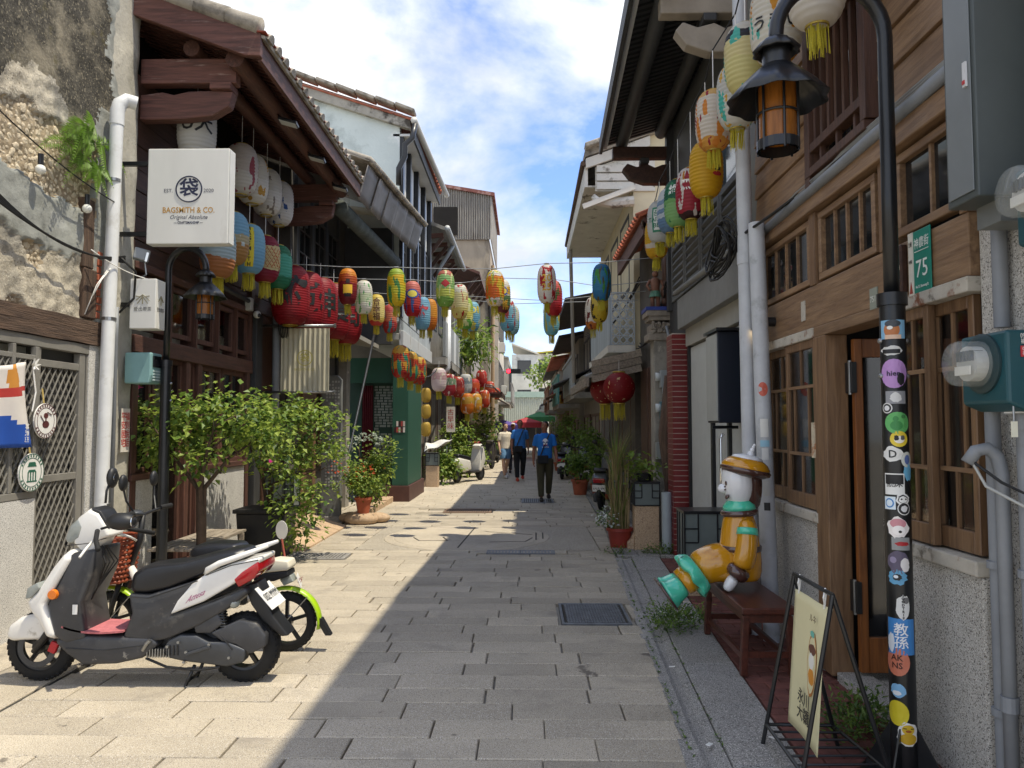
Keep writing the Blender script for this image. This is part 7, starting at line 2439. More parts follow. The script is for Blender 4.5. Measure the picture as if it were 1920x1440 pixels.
# ------------------------------------------------------------------ electric bicycle behind it
EY = 5.5
eb = thing('electric_bicycle', 'small electric bicycle with lime green mudguards and brown basket', 'bicycle', (-2.6, EY, 0))
Q = lambda px, py, dy=0: at(px, py, Y=EY) + Vector((0, dy, 0))
m_lime = mat('lime green plastic', '#9fc414', .35, .08, 4, coat=.3)
we, wfe = Q(538, 1165), Q(208, 1165)
for w_ in (we, wfe):
 wheel(None, (w_.x, EY, .215), .215, .06, eb, spokes=5, rim=.78, mrim=m_black)
 b = MB()
 n = 16
 a0, a1 = (rad(-12), rad(150))
 vs = []
 for k in range(n + 1):
  a = a0 + (a1 - a0) * k / n
  for dr_, dy in ((.0, -.045), (.016, -.02), (.016, .02), (0, .045)):
   vs.append((w_.x + math.cos(a) * (.235 + dr_), EY + dy, .215 + math.sin(a) * (.235 + dr_)))
 b.add(vs, [(k * 4 + j, k * 4 + j + 1, (k + 1) * 4 + j + 1, (k + 1) * 4 + j) for k in range(n) for j in range(3)])
 b.build('mudguard', m_lime, eb, solid=.004, smooth=True)
 MB().tube([Vector((w_.x, EY - .06, .215)), Vector((w_.x + .16, EY - .05, .40))], .004, 5).build('guard_stay', m_steel, eb)
MB().prism([Vector((we.x + .21, EY - .03, .25)), Vector((we.x + .26, EY - .03, .24)), Vector((we.x + .33, EY - .03, .12)), Vector((we.x + .29, EY - .03, .12))], (0, .06, 0)).build('mud_flap', m_blackp, eb)
hd = Q(268, 965)
b = MB()
for s in (-1, 1):
 b.tube([Vector((wfe.x, EY + s * .05, .215)), Vector((wfe.x + .09, EY + s * .05, .52))], [.016, .02], 10)
b.build('front_fork', m_blackp, eb, smooth=True)
MB().tube([Vector((wfe.x + .09, EY, .50)), Vector((wfe.x + .2, EY, .80)), hd], [.025, .022, .02], 10).build('steering_tube', m_blackp, eb, smooth=True)
MB().tube([Vector((wfe.x + .13, EY, .60)), Vector((wfe.x + .30, EY, .32)), Vector((wfe.x + .75, EY, .30)), Vector((we.x - .25, EY, .40)), Vector((we.x, EY, .22))], [.03, .045, .045, .04, .02], 10).build('frame', m_body_w, eb, smooth=True)
MB().tube([Vector((we.x - .32, EY, .38)), Vector((we.x - .38, EY, .66))], .022, 8).build('seat_post', m_steel, eb)
MB().box(we.x - .55, we.x - .28, EY - .07, EY + .07, .34, .55).build('battery_case', m_blackp, eb, bevel=.02)
side([(362, 1034), (372, 1020), (410, 1014), (455, 1016), (464, 1028), (450, 1042), (390, 1050), (366, 1046)], EY, .12, m_seat, 'seat', eb, .03, taper=.85)
side([(478, 1056), (520, 1046), (546, 1048), (550, 1060), (546, 1066), (484, 1072)], EY, .085, mat('cream plastic', '#d9d2bd', .4, .04), 'rear_pad', eb, .012)
side([(480, 1073), (546, 1067), (548, 1076), (520, 1086), (484, 1088)], EY, .08, m_blackp, 'rear_rack', eb, .008)
side([(528, 1084), (548, 1076), (554, 1088), (536, 1096)], EY, .05, m_clear, 'tail_light', eb, .006)
b = MB().obox(Q(556, 1088) + Vector((.02, 0, 0)), (.004, .15, .09), (0, -.35, .25))
b.build('number_plate', m_white, eb)
text('85', .06, Q(556, 1088) + Vector((.026, 0, 0)), (.25, 1, 0), (.3, 0, 1), flat('#a0304a', .5), parent=eb)
bar = MB()
bar.tube([hd + Vector((.03, -.30, .03)), hd + Vector((.02, -.16, .02)), hd, hd + Vector((.02, .16, .02)), hd + Vector((.03, .30, .03))], .012, 8)
bar.build('handlebar', m_blackp, eb, smooth=True)
for s in (-1, 1):
 MB().cyl(hd + Vector((.03, s * .20, .03)), hd + Vector((.05, s * .33, .035)), .018, n=10).build('grip', m_rubber, eb)
 MB().tube([hd + Vector((.02, s * .15, .02)), hd + Vector((-.02, s * .2, .12)), hd + Vector((-.03, s * .22, .2))], .007, 6).build('mirror_stem', m_blackp, eb)
 MB().ball(hd + Vector((-.035, s * .22, .25)), .06, 12, 8, (.45, .75, 1)).build('mirror', m_blackp, eb, smooth=True)
MB().ball(hd + Vector((-.05, 0, -.01)), .06, 14, 10, (.9, 1.3, .8)).build('display', m_alloy, eb, smooth=True)
MB().ball(hd + Vector((-.09, 0, -.03)), .04, 12, 8).build('headlight', m_clear, eb, smooth=True)
# woven basket
bk = thing('bicycle_basket', 'brown woven plastic basket on the electric bicycle', 'basket', Q(215, 1085))
m_wick = mat('brown wicker plastic', '#8a3f22', .55, .2, 20, .1, 60)
bc = Q(213, 1046)
b = MB()
rows, nst = 10, 22
for k in range(rows):
 zz = -.155 + .31 * k / (rows - 1)
 sx, sy = .115 + .035 * k / rows, .125 + .04 * k / rows
 pts = []
 for i in range(nst * 2):
  a = PI * i / nst
  wv = 1 + .04 * (1 if (i + k) % 2 else -1)
  ca, sa_ = math.cos(a), math.sin(a)
  e = .55
  pts.append(bc + Vector((sx * wv * math.copysign(abs(ca) ** e, ca), sy * wv * math.copysign(abs(sa_) ** e, sa_), zz)))
 b.tube(pts, .0135, 6, closed=True)
stuff(b.build('woven_strands', m_wick, bk, smooth=True))
b = MB()
for i in range(nst):
 a = 2 * PI * (i + .5) / nst
 ca, sa_ = math.cos(a), math.sin(a)
 f = lambda s: Vector((s[0] * math.copysign(abs(ca) ** .55, ca), s[1] * math.copysign(abs(sa_) ** .55, sa_), 0))
 b.cyl(bc + f((.115, .125)) + Vector((0, 0, -.16)), bc + f((.15, .165)) + Vector((0, 0, .165)), .007, n=5)
b.build('stakes', m_wick, bk)
MB().box(bc.x - .11, bc.x + .11, bc.y - .12, bc.y + .12, bc.z - .165, bc.z - .15).build('base', m_wick, bk)
# ------------------------------------------------------------------ simple parked scooters further away
def far_scooter(loc, rz, label, body, seat='#1b1b1d', plate=None):
 t = thing('scooter', label, 'scooter', loc, rz, 'scooters parked along the street')
 def L(o):
  return local(o, t)
 mb = mat('scooter paint ' + body, body, .3, .05, 4, coat=.4)
 for x in (-.62, .62):
  mm = Matrix.Rotation(PI / 2, 3, 'X')
  pr = [(.13 + .09 * math.sin(PI * k / 8) ** .7, -.05 * math.cos(PI * k / 8)) for k in range(9)]
  L(MB().lathe(pr, (x, 0, .22), 24, m=mm, caps=False).build('tyre', m_rubber, smooth=True))
  L(MB().lathe([(.001, -.035), (.135, -.035), (.135, .035), (.001, .035)], (x, 0, .22), 20, m=mm, caps=False).build('rim', m_alloy))
 def pz(poly, hw, m, nm, bv=.03):
  return L(MB().prism([(x, -hw, z) for x, z in poly], (0, 2 * hw, 0)).build(nm, m, bevel=bv, seg=3, auto=True))
 pz([(-.82, .40), (-.70, .49), (-.52, .46), (-.44, .34), (-.60, .37), (-.78, .37)], .07, mb, 'front_fender')
 pz([(-.56, .95), (-.44, .97), (-.34, .52), (-.30, .30), (-.42, .28), (-.60, .52), (-.66, .62)], .18, mb, 'front_cowl')
 pz([(-.40, .26), (.12, .26), (.16, .34), (-.38, .34)], .16, m_body_g, 'floor_board')
 pz([(.06, .34), (.12, .62), (.70, .72), (.84, .62), (.74, .46), (.40, .30)], .15, mb, 'rear_body', .05)
 pz([(.04, .66), (.16, .73), (.70, .82), (.76, .76), (.66, .71), (.10, .62)], .13, flat(seat, .45), 'seat')
 pz([(-.62, 1.0), (-.50, 1.08), (-.36, 1.02), (-.42, .92), (-.58, .92)], .13, mb, 'handlebar_cowl')
 L(MB().ball((-.62, 0, .98), .08, 12, 8, (.7, 1, .8)).build('headlight', m_clear, smooth=True))
 L(MB().tube([(-.42, -.34, 1.02), (-.48, 0, 1.02), (-.42, .34, 1.02)], .018, 8).build('handlebar', m_blackp))
 for s in (-1, 1):
  L(MB().cyl((-.5, s * .2, 1.02), (-.48, s * .30, 1.26), .008, n=6).build('mirror_stem', m_blackp))
  L(MB().ball((-.47, s * .32, 1.28), .06, 10, 7, (.5, 1, .8)).build('mirror', m_blackp, smooth=True))
 L(MB().box(.30, .72, -.14, -.06, .16, .34).build('engine', m_alloy, bevel=.03))
 L(MB().obox((.84, 0, .58), (.05, .22, .08), (0, .3, 0)).build('tail_light', m_red, bevel=.01))
 L(MB().obox((.86, 0, .44), (.01, .25, .13), (0, .3, 0)).build('number_plate', m_white))
 if plate:
  o = text(plate, .09, (.87, 0, .445), (0, 1, 0), (-.3, 0, 1), flat('#22262c', .5), width=.21)
  L(o)
 L(MB().tube([(.72, 0, .5), (.84, 0, .36), (.88, 0, .26)], [.06, .05, .04], 8).build('rear_fender', m_blackp, smooth=True))
 return t
far_scooter((-1.62, 21.5, 0), rad(-118), 'white and black scooter in the sun beside the white cloth, rear towards the camera', '#d5d2c9', plate='902·CZX')
far_scooter((-1.45, 27.0, 0), rad(-110), 'dark scooter with round mirror parked by the shrubs further left', '#4a4643', plate='815·KEP')
far_scooter((-1.3, 31.5, 0), rad(-100), 'black scooter at the far end of the left row', '#2b2c2f')
far_scooter((-1.9, 24.9, 0), rad(-120), 'red scooter between the white and the dark one on the left', '#8a2a26')
far_scooter((-1.25, 35.0, 0), rad(-100), 'white scooter by the purple market canopy', '#c9c8c4')
far_scooter((1.62, 15.0, 0), rad(-106), 'dark grey scooter with plate DLR behind the tall grass on the right', '#4c4f52', plate='DLR·84')
far_scooter((1.55, 19.6, 0), rad(-95), 'black scooter behind the flower pots on the right', '#1d1e20')
far_scooter((1.2, 23.0, 0), rad(-100), 'dark scooter beside the walking man on the right', '#25272a')
# ================================================================== statue, bench and easel sign on the right
def loft(pts, rads, n=22, squash=None):
 """Smooth round shape along points; rads may be (a, b) pairs."""
 return MB().tube(pts, rads, n)
bn = thing('wooden_bench', 'dark rosewood bench carrying the glossy statue', 'bench', (1.58, 5.45, 0))
MB().box(1.40, 1.76, 4.93, 6.02, .415, .46).build('seat', m_bench, bn, bevel=.008)
MB().box(1.43, 1.73, 4.97, 5.98, .355, .414).build('apron', m_bench, bn)
for x in (1.44, 1.72):
 for y in (4.99, 5.96):
  MB().bar((x, y, .40), (x + (.02 if x > 1.6 else -.02), y + (.0), .012), .045, .045).build('leg', m_bench, bn, bevel=.005)
for y in (4.99, 5.96):
 MB().box(1.45, 1.71, y - .015, y + .015, .13, .17).build('stretcher', m_bench, bn)
for x in (1.435, 1.725):
 MB().box(x - .012, x + .012, 5.01, 5.94, .10, .14).build('stretcher', m_bench, bn)
st = thing('seated_statue', 'glossy yellow and teal statue of a seated figure in a mushroom cap', 'statue', (1.62, 5.5, .46))
m_sy = mat('mustard gloss paint', '#c58a12', .18, .04, 4, coat=.8)
m_st = mat('teal gloss paint', '#4cc2a0', .18, .04, 4, coat=.8)
m_sb = mat('brown gloss paint', '#4a302a', .2, .05, 4, coat=.8)
m_sw2 = mat('white gloss paint', '#dfe0e2', .16, .02, 4, coat=.8)
TY = 5.50
V = lambda px, py, dy=0: at(px, py, Y=TY) + Vector((0, dy, 0))
def sloft(name, pts, rads, m, n=24, sub=1):
 return MB().tube(pts, rads, n).build(name, m, st, smooth=True, sub=sub)
sloft('torso', [V(1388, 1088), V(1388, 1082), V(1388, 1055), V(1387, 1015), V(1386, 985), V(1384, 962), V(1384, 955)], [(.11, .12), (.145, .15), (.152, .158), (.14, .142), (.128, .125), (.115, .105), (.07, .07)], m_sy)
b = MB().lathe([(.145, -.02), (.154, -.018), (.154, .018), (.145, .02)], V(1387, 1026), 32, caps=False)
b.build('belt', m_sb, st, smooth=True)
b = MB().lathe([(.09, -.03), (.13, -.018), (.135, 0), (.125, .018), (.085, .03)], V(1386, 960), 32, m=Matrix.Rotation(-.08, 3, 'Y'))
b.build('collar_rim', m_sb, st, smooth=True)
b = MB().lathe([(.12, -.01), (.115, .02), (.09, .05), (.06, .075), (.045, .08)], V(1386, 952), 32, m=Matrix.Rotation(-.08, 3, 'Y'))
b.build('scarf', m_st, st, smooth=True)
# head looking left, with nose, eyes and mouth
hc = V(1384, 914)
b = MB()
b.tube([V(1389, 950), V(1387, 940), V(1384, 920), V(1382, 896), V(1382, 876), V(1384, 866)], [(.05, .05), (.085, .08), (.124, .112), (.122, .115), (.112, .108), (.05, .05)], 28)
b.build('head', m_sw2, st, smooth=True, sub=1)
MB().ball(V(1358, 916), .05, 16, 12, (1.0, .85, .75)).build('nose', m_sw2, st, smooth=True)
for s in (-1, 1):
 c = hc + Vector((-.103, s * .055, .035))
 MB().ball(c, .018, 12, 8, (.4, .9, 1)).build('eye', m_sb, st, smooth=True)
MB().ball(hc + Vector((-.096, -.06, -.062)), .028, 12, 8, (.5, .8, .7), m=Matrix.Rotation(.5, 3, 'Y')).build('mouth', m_sb, st, smooth=True)
for dz in (.01, -.012):
 MB().ball(hc + Vector((-.108, -.048, dz)), .007, 8, 6).build('freckle', m_sb, st, smooth=True)
b = MB().tube([V(1404, 956), V(1406, 935), V(1406, 905), V(1404, 878)], [(.06, .07), (.075, .085), (.09, .09), (.09, .09)], 20)
b.build('hair', m_sb, st, smooth=True, sub=1)
tm = Matrix.Rotation(.2, 3, 'Y')
MB().lathe([(.04, -.045), (.13, -.035), (.175, -.01), (.182, .012), (.165, .03), (.1, .03)], V(1397, 884), 36, m=tm).build('cap_brim', m_sb, st, smooth=True)
MB().lathe([(.172, .0), (.174, .02), (.15, .055), (.12, .075), (.10, .08)], V(1397, 880), 36, m=tm).build('cap_band', m_sy, st, smooth=True)
MB().lathe([(.118, .072), (.10, .095), (.06, .108), (.01, .112)], V(1397, 880), 32, m=tm).build('cap_top', m_sw2, st, smooth=True)
b = MB()
for k, (r, z) in enumerate(((.028, .115), (.02, .145), (.014, .168), (.011, .186))):
 b.ball(V(1397, 880) + tm @ Vector((.02 + .005 * k, 0, z)), r, 10, 7)
b.build('cap_finial', m_sw2, st, smooth=True)
# near arm with cuff and hand; far arm mirrored
for s in (-1, 1):
 sloft('sleeve', [V(1392, 972, s * .10), V(1390, 985, s * .145), V(1388, 1015, s * .165), V(1384, 1040, s * .165), V(1378, 1058, s * .15)], [.05, .068, .074, .078, .08], m_sy, 18)
 sloft('arm_band', [V(1390, 985, s * .148), V(1389, 997, s * .158)], [.0715, .0765], m_st, 18, 0)
 sloft('cuff', [V(1379, 1054, s * .152), V(1372, 1066, s * .145), V(1364, 1076, s * .138)], [.083, .09, .076], m_sb, 18)
 sloft('hand', [V(1368, 1072, s * .14), V(1360, 1086, s * .136), V(1354, 1096, s * .134), V(1352, 1100, s * .134)], [.042, .044, .036, .018], m_sw2, 14)
# legs: yellow thigh, teal ruffle, yellow band, flared teal boot
lg = [V(1392, 1070), V(1355, 1052), V(1318, 1066), V(1300, 1078)]
sloft('lap', [V(1400, 1072), V(1372, 1056), V(1345, 1052), V(1318, 1062), V(1304, 1070)], [(.10, .11), (.15, .15), (.155, .145), (.145, .13), (.13, .12)], m_sy, 26)
ax = (V(1262, 1108) - V(1330, 1060)).normalized()
rf_ = V(1310, 1070)
u_ = ax.cross(Vector((0, 1, 0))).normalized()
b = MB()
n, rows = 48, 6
vs = []
for j in range(rows + 1):
 tt = j / rows
 for i in range(n):
  a = 2 * PI * i / n
  rr = .135 + .035 * math.sin(tt * PI * .6) + .016 * math.sin(a * 7 + tt * 2) * tt
  vs.append(rf_ + ax * (.10 * tt + .012 * math.sin(a * 7) * tt - .01) + u_ * (math.cos(a) * rr) + Vector((0, math.sin(a) * rr * 1.15, 0)))
b.add(vs, [(j * n + i, j * n + (i + 1) % n, (j + 1) * n + (i + 1) % n, (j + 1) * n + i) for j in range(rows) for i in range(n)] + [tuple(range(n))[::-1], tuple(rows * n + i for i in range(n))])
b.build('ruffle', m_st, st, smooth=True, sub=1)
for s in (-1, 1):
 o = Vector((0, s * .068, 0))
 sloft('sock', [rf_ + o + ax * .08, rf_ + o + ax * .15], [.085, .08], m_sy, 20, 0)
 sloft('boot', [rf_ + o + ax * .145, rf_ + o + ax * .20, rf_ + o + ax * .27, rf_ + o + ax * .29 + Vector((-.005, 0, 0))], [.088, .078, .105, .125], m_st, 22)
 sloft('boot_sole', [rf_ + o + ax * .285, rf_ + o + ax * .30], [.122, .118], m_sb, 22, 0)
# easel sign
ez = thing('easel_sign', 'low black wire A-frame with cream cloth poster by the lamp post', 'sign stand', (1.42, 3.66, 0))
T0, T1 = Vector((1.385, 3.44, .88)), Vector((1.385, 3.92, .88))
feet = [Vector((1.20, 3.40, 0)), Vector((1.22, 3.96, 0)), Vector((1.64, 3.42, 0)), Vector((1.60, 3.95, 0))]
MB().cyl(T0, T1, .011, n=8).build('top_bar', m_black, ez)
for T, f in ((T0, feet[0]), (T1, feet[1]), (T0, feet[2]), (T1, feet[3])):
 MB().cyl(T, f, .011, n=8).build('leg', m_black, ez)
lv_ = [f.lerp(T, .12) for T, f in ((T0, feet[0]), (T1, feet[1]), (T1, feet[3]), (T0, feet[2]))]
for i in range(4):
 MB().cyl(lv_[i], lv_[(i + 1) % 4], .009, n=8).build('base_rail', m_black, ez)
for i in range(5):
 MB().cyl(lv_[0].lerp(lv_[1], (i + 1) / 6), lv_[3].lerp(lv_[2], (i + 1) / 6), .006, n=6).build('shelf_wire', m_black, ez)
b = MB()
b.sheet(lambda u, v: (1.375 - .012 + .02 * math.sin(u * 2.2) - .05 * (1 - v) + (.035 * (1 - u) ** 6 * v ** 8), 3.47 + .42 * u, .15 + .66 * v), 14, 14)
m_pos = mat('cream poster cloth', '#d8cfa4', .85, .04, 5)
b.build('poster', m_pos, ez, smooth=True, solid=.003)
for y in (3.52, 3.84):
 MB().tube([(1.385, y, .89), (1.372, y - .01, .85), (1.378, y, .80), (1.39, y + .01, .86)], .005, 6, closed=True).build('hook', m_white, ez)
def pbx(y, z):
 return 1.358 + .02 * math.sin((y - 3.47) / .42 * 2.2) - .05 * (1 - (z - .15) / .66)
def pstr(y, z, w, h, col, dx=.0, j=.1):
 b = MB()
 b.prism([(pbx(y + p[0] * w, z + p[1] * h) - dx, y + p[0] * w, z + p[1] * h) for p in blob(14, .5, .5, j, int(z * 100))], (.001, 0, 0))
 b.build('print', flat(col, .7), ez)
pstr(3.61, .52, .13, .30, '#b5793f')
pstr(3.61, .52, .115, .27, '#d8cfa4', .001)
pstr(3.61, .585, .10, .05, '#6a4436', .002)
pstr(3.615, .53, .075, .08, '#e8e4da', .002)
pstr(3.61, .46, .08, .08, '#cf8a2f', .002)
pstr(3.62, .655, .06, .03, '#6fb5a4', .002)
text('永川\n大轎', .075, (1.322, 3.66, .30), (0, -1, 0), (.07, 0, 1), flat('#3a362c', .8), parent=ez, bold=.001)
text('ルネ', .04, (1.355, 3.60, .73), (0, -1, 0), (.07, 0, 1), flat('#6a5a44', .8), parent=ez)
# slatted bench on the left
sb_ = thing('slatted_bench', 'low bleached slatted bench in front of the left timber shop', 'bench', (-3.5, 8.2, 0))
for i in range(5):
 MB().box(-3.82 + i * .095, -3.82 + i * .095 + .085, 7.55, 9.0, .36, .39).build('slat', m_paleboard, sb_, bevel=.004)
for y in (7.7, 8.85):
 for x in (-3.80, -3.39):
  MB().box(x, x + .05, y, y + .05, .01, .36).build('leg', m_paleboard, sb_)
# ================================================================== plants
m_leaf = [mat('leaf bright', '#a0b352', .5, .25, 5, translucent=.5), mat('leaf mid', '#76913f', .5, .25, 5, translucent=.45), mat('leaf deep', '#4f6b30', .5, .25, 5, translucent=.3)]
m_bark = mat('grey brown bark', '#4f4034', .9, .3, 12, .6, 40)
m_terra = mat('terracotta pot', '#a8593c', .85, .15, 6, .2, 40)
def leaf(b, p, d, up, ln, w, mi):
 d = d.normalized()
 s = d.cross(up)
 if s.length < 1e-3:
  s = d.orthogonal()
 s.normalize()
 n = s.cross(d)
 b.add([p, p + d * ln * .38 + s * w + n * w * .3, p + d * ln - n * ln * .15, p + d * ln * .38 - s * w + n * w * .3], [(0, 1, 2), (0, 2, 3)], mi)
def cloud(name, parent, blobs, n, ln, seed, mats=None, w=.36, droop=.3, gap=4.5, thr=-.05):
 """Foliage: leaf-sized faces gathered in sprays through several lumpy volumes."""
 q = random.Random(seed)
 b = MB()
 vol = [r[0] * r[1] * r[2] for c, r in blobs]
 k = 0
 while k < n:
  c, r = q.choices(blobs, vol)[0]
  v = Vector((q.gauss(0, 1), q.gauss(0, 1), q.gauss(0, 1))).normalized() * (q.random() ** .42)
  p = Vector((c[0] + v.x * r[0], c[1] + v.y * r[1], c[2] + v.z * r[2]))
  if mnoise.noise(p * gap + Vector((seed, 0, 0))) < thr:
   continue
  sp = Vector((v.x * r[0], v.y * r[1], v.z * r[2] + .1)).normalized()
  for j in range(q.randint(3, 6)):
   pp = p + Vector((q.gauss(0, 1), q.gauss(0, 1), q.gauss(0, 1))) * ln * .8
   d = (sp * .7 + Vector((q.uniform(-1, 1), q.uniform(-1, 1), q.uniform(-.8, .5) - droop))).normalized()
   up = Vector((q.uniform(-.5, .5), q.uniform(-.5, .5), 1))
   s = ln * q.uniform(.6, 1.2)
   leaf(b, pp, d, up, s, s * w, q.choices((0, 1, 2), (5, 4, 2))[0])
   k += 1
 return stuff(b.build(name, mats or m_leaf, parent))
def branches(parent, base, tops, r0, seed, name='trunk', m=None):
 q = random.Random(seed)
 b = MB()
 base = Vector(base)
 for fork, tip in tops:
  fork, tip = Vector(fork), Vector(tip)
  mid = fork.lerp(tip, .5) + Vector((q.uniform(-.05, .05), q.uniform(-.05, .05), q.uniform(-.03, .06)))
  b.tube([base, base.lerp(fork, .5) + Vector((.008, 0, 0)), fork, mid, tip], [r0, r0 * .85, r0 * .6, r0 * .35, r0 * .12], 8)
  for k in range(4):
   a = fork.lerp(tip, .3 + .18 * k)
   b.tube([a, a + Vector((q.uniform(-.2, .2), q.uniform(-.2, .2), q.uniform(.02, .22)))], [r0 * .25, r0 * .06], 5)
 return b.build(name, m or m_bark, parent, smooth=True)
t = thing('bougainvillea_tree', 'flat topped bougainvillea tree behind the scooter with few pink flowers', 'tree', (-3.32, 7.75, 0))
branches(t, (-3.36, 7.75, 0), [((-3.40, 7.75, .98), (-3.95, 7.7, 1.75)), ((-3.34, 7.75, .98), (-2.8, 7.8, 1.5)), ((-3.38, 7.78, 1.0), (-3.5, 7.95, 1.9)), ((-3.36, 7.7, 1.0), (-3.1, 7.5, 1.75))], .045, 3)
cloud('crown', t, [((-3.75, 7.75, 1.62), (.42, .42, .30)), ((-3.35, 7.7, 1.72), (.42, .42, .24)), ((-2.95, 7.8, 1.68), (.38, .4, .30)), ((-2.75, 7.85, 1.45), (.30, .32, .22)), ((-3.45, 7.65, 1.35), (.40, .35, .22)), ((-3.95, 7.72, 1.38), (.2, .25, .2)), ((-4.0, 7.6, 1.75), (.22, .22, .12)), ((-3.2, 7.7, 1.95), (.12, .2, .12)), ((-2.55, 7.7, 1.7), (.2, .2, .1))], 2300, .082, 5, gap=5.5, thr=.06)
b = MB()
q = random.Random(2)
for c in ((-4.02, 7.55, 1.98), (-3.97, 7.6, 2.02), (-3.99, 7.55, 1.94), (-4.12, 7.55, 1.93), (-2.6, 7.6, 1.25)):
 for k in range(4):
  leaf(b, Vector(c), Vector((q.uniform(-1, 1), q.uniform(-1, 1), q.uniform(-.3, 1))), Vector((0, 0, 1)), .045, .022, 0)
b.build('flowers', mat('magenta bract', '#c22c86', .6, .1, 5, translucent=.3), t)
t = thing('potted_bougainvillea', 'sprawling bougainvillea in a square black planter', 'potted plant', (-3.2, 9.35, 0))
MB().prism([(-3.48, 9.1, 0), (-2.98, 9.1, 0), (-2.93, 9.1, .56), (-3.53, 9.1, .56)], (0, .5, 0)).build('planter', m_blackp, t, bevel=.015)
MB().box(-3.56, -2.90, 9.07, 9.63, .56, .61).build('planter_rim', m_blackp, t, bevel=.01)
branches(t, (-3.22, 9.35, .5), [((-3.3, 9.35, 1.0), (-3.6, 9.3, 1.8)), ((-3.2, 9.35, 1.0), (-2.5, 9.4, 1.7)), ((-3.15, 9.3, .9), (-2.45, 9.3, 1.1)), ((-3.1, 9.3, .7), (-2.7, 9.1, .7))], .03, 8, 'stems')
cloud('foliage', t, [((-3.1, 9.35, 1.55), (.48, .4, .38)), ((-2.70, 9.4, 1.78), (.42, .36, .22)), ((-2.55, 9.35, 1.30), (.42, .36, .22)), ((-3.35, 9.35, 1.75), (.35, .35, .28)), ((-3.0, 9.2, 1.15), (.35, .3, .25)), ((-2.78, 9.05, .62), (.34, .22, .24)), ((-2.72, 8.98, .42), (.3, .22, .26)), ((-2.62, 9.1, .85), (.25, .2, .18)), ((-2.35, 9.3, 1.62), (.22, .2, .1)), ((-2.3, 9.3, 1.2), (.2, .2, .12))], 3100, .075, 9, gap=5.5, thr=.05)
t = thing('white_sign_disc', 'small white oval sign standing in front of the black planter', 'sign', (-2.85, 8.7, 0))
MB().lathe([(.001, -.006), (.085, -.006), (.085, .006), (.001, .006)], (-2.83, 8.7, .42), 20, m=Matrix.Rotation(PI / 2 + .1, 3, 'X') @ Matrix.Diagonal(Vector((.8, 1.3, 1)))).build('disc', m_white, t)
MB().tube([(-2.83, 8.71, .32), (-2.80, 8.71, .15), (-2.76, 8.7, 0)], .012, 8).build('stake', flat('#a8584a', .6), t)
# shrubs by the green shop
t = thing('flowering_shrub', 'leafy shrub with white hydrangea heads beside the green shop', 'shrub', (-2.75, 13.0, 0))
branches(t, (-2.85, 13.2, .1), [((-2.85, 13.2, .8), (-2.95, 13.2, 1.35)), ((-2.8, 13.2, .8), (-2.5, 13.2, 1.3))], .035, 4, 'stems')
cloud('foliage', t, [((-2.62, 13.2, 1.0), (.26, .3, .45)), ((-2.75, 13.1, .6), (.3, .3, .35)), ((-2.5, 13.2, 1.25), (.18, .25, .2))], 1500, .075, 12)
b = MB()
q = random.Random(5)
for c in ((-2.98, 13.1, 1.36), (-2.85, 13.1, 1.42), (-2.68, 13.1, 1.42), (-2.58, 13.1, 1.36), (-3.1, 13.1, 1.22)):
 for k in range(60):
  v = Vector((q.gauss(0, 1), q.gauss(0, 1), q.gauss(0, 1))).normalized()
  leaf(b, Vector(c) + v * .06, v + Vector((0, 0, .3)), Vector((q.random(), q.random(), 1)), .035, .016, 0)
b.build('flower_heads', mat('pale flower', '#c9d3c4', .7, .1, 5, translucent=.3), t)
t = thing('potted_ixora', 'orange flowered shrub in a terracotta pot on rough stones', 'potted plant', (-2.65, 12.4, 0))
MB().lathe([(.09, .16), (.13, .40), (.15, .40), (.15, .44), (.125, .44), (.11, .38)], (-2.68, 12.4, 0), 20).build('pot', m_terra, t, auto=True)
for i, (x, y, sx) in enumerate(((-2.72, 12.42, .24), (-2.48, 12.6, .18), (-2.9, 12.6, .2))):
 b = MB().ball((x, y, .08), sx, 12, 8, (1.2, .9, .5))
 b.build('stone', m_granite_t, t, smooth=True)
cloud('foliage', t, [((-2.72, 12.4, .72), (.32, .3, .26)), ((-2.95, 12.45, .62), (.24, .25, .2))], 1100, .06, 14)
b = MB()
for k in range(60):
 p = Vector((-2.75 + q.gauss(0, .2), 12.35 + q.gauss(0, .15), .86 + q.gauss(0, .08)))
 for j in range(3):
  leaf(b, p, Vector((q.uniform(-1, 1), q.uniform(-1, 1), .8)), Vector((0, 0, 1)), .035, .014, 0)
b.build('flowers', mat('orange bloom', '#c9562a', .6, .1, 5, translucent=.2), t)
# fern rooted in the old wall
t = thing('wall_fern', 'bright green fern growing out of the old plaster wall', 'fern', (-3.9, 6.6, 4.1))
b = MB()
q = random.Random(17)
for f in range(22):
 base = Vector((-3.93, 6.62 + q.uniform(-.08, .12), 4.05 + q.uniform(-.25, .22)))
 dy, out = q.uniform(-1.5, .6), q.uniform(.15, .45)
 L_ = q.uniform(.38, .62)
 rise = q.uniform(.2, .95)
 pts = [base + Vector((out * L_ * s, dy * L_ * s, L_ * (rise * s - 1.05 * s * s))) for s in [i / 14 for i in range(15)]]
 b.tube(pts, [.004 * (1 - i / 16) for i in range(15)], 4, mi=1)
 for i in range(1, 15):
  d = (pts[i] - pts[i - 1]).normalized()
  sd = d.cross(Vector((1, 0, .3))).normalized()
  for s in (-1, 1):
   ll = .10 * math.sin(PI * (i / 14 * .85 + .12))
   leaf(b, pts[i], sd * s + d * .5 + Vector((0, 0, -.35)), Vector((1, 0, .5)), ll, .008, q.choice((0, 0, 1)))
   leaf(b, pts[i].lerp(pts[i - 1], .5), sd * s + d * .5 + Vector((0, 0, -.35)), Vector((1, 0, .5)), ll, .008, q.choice((0, 1)))
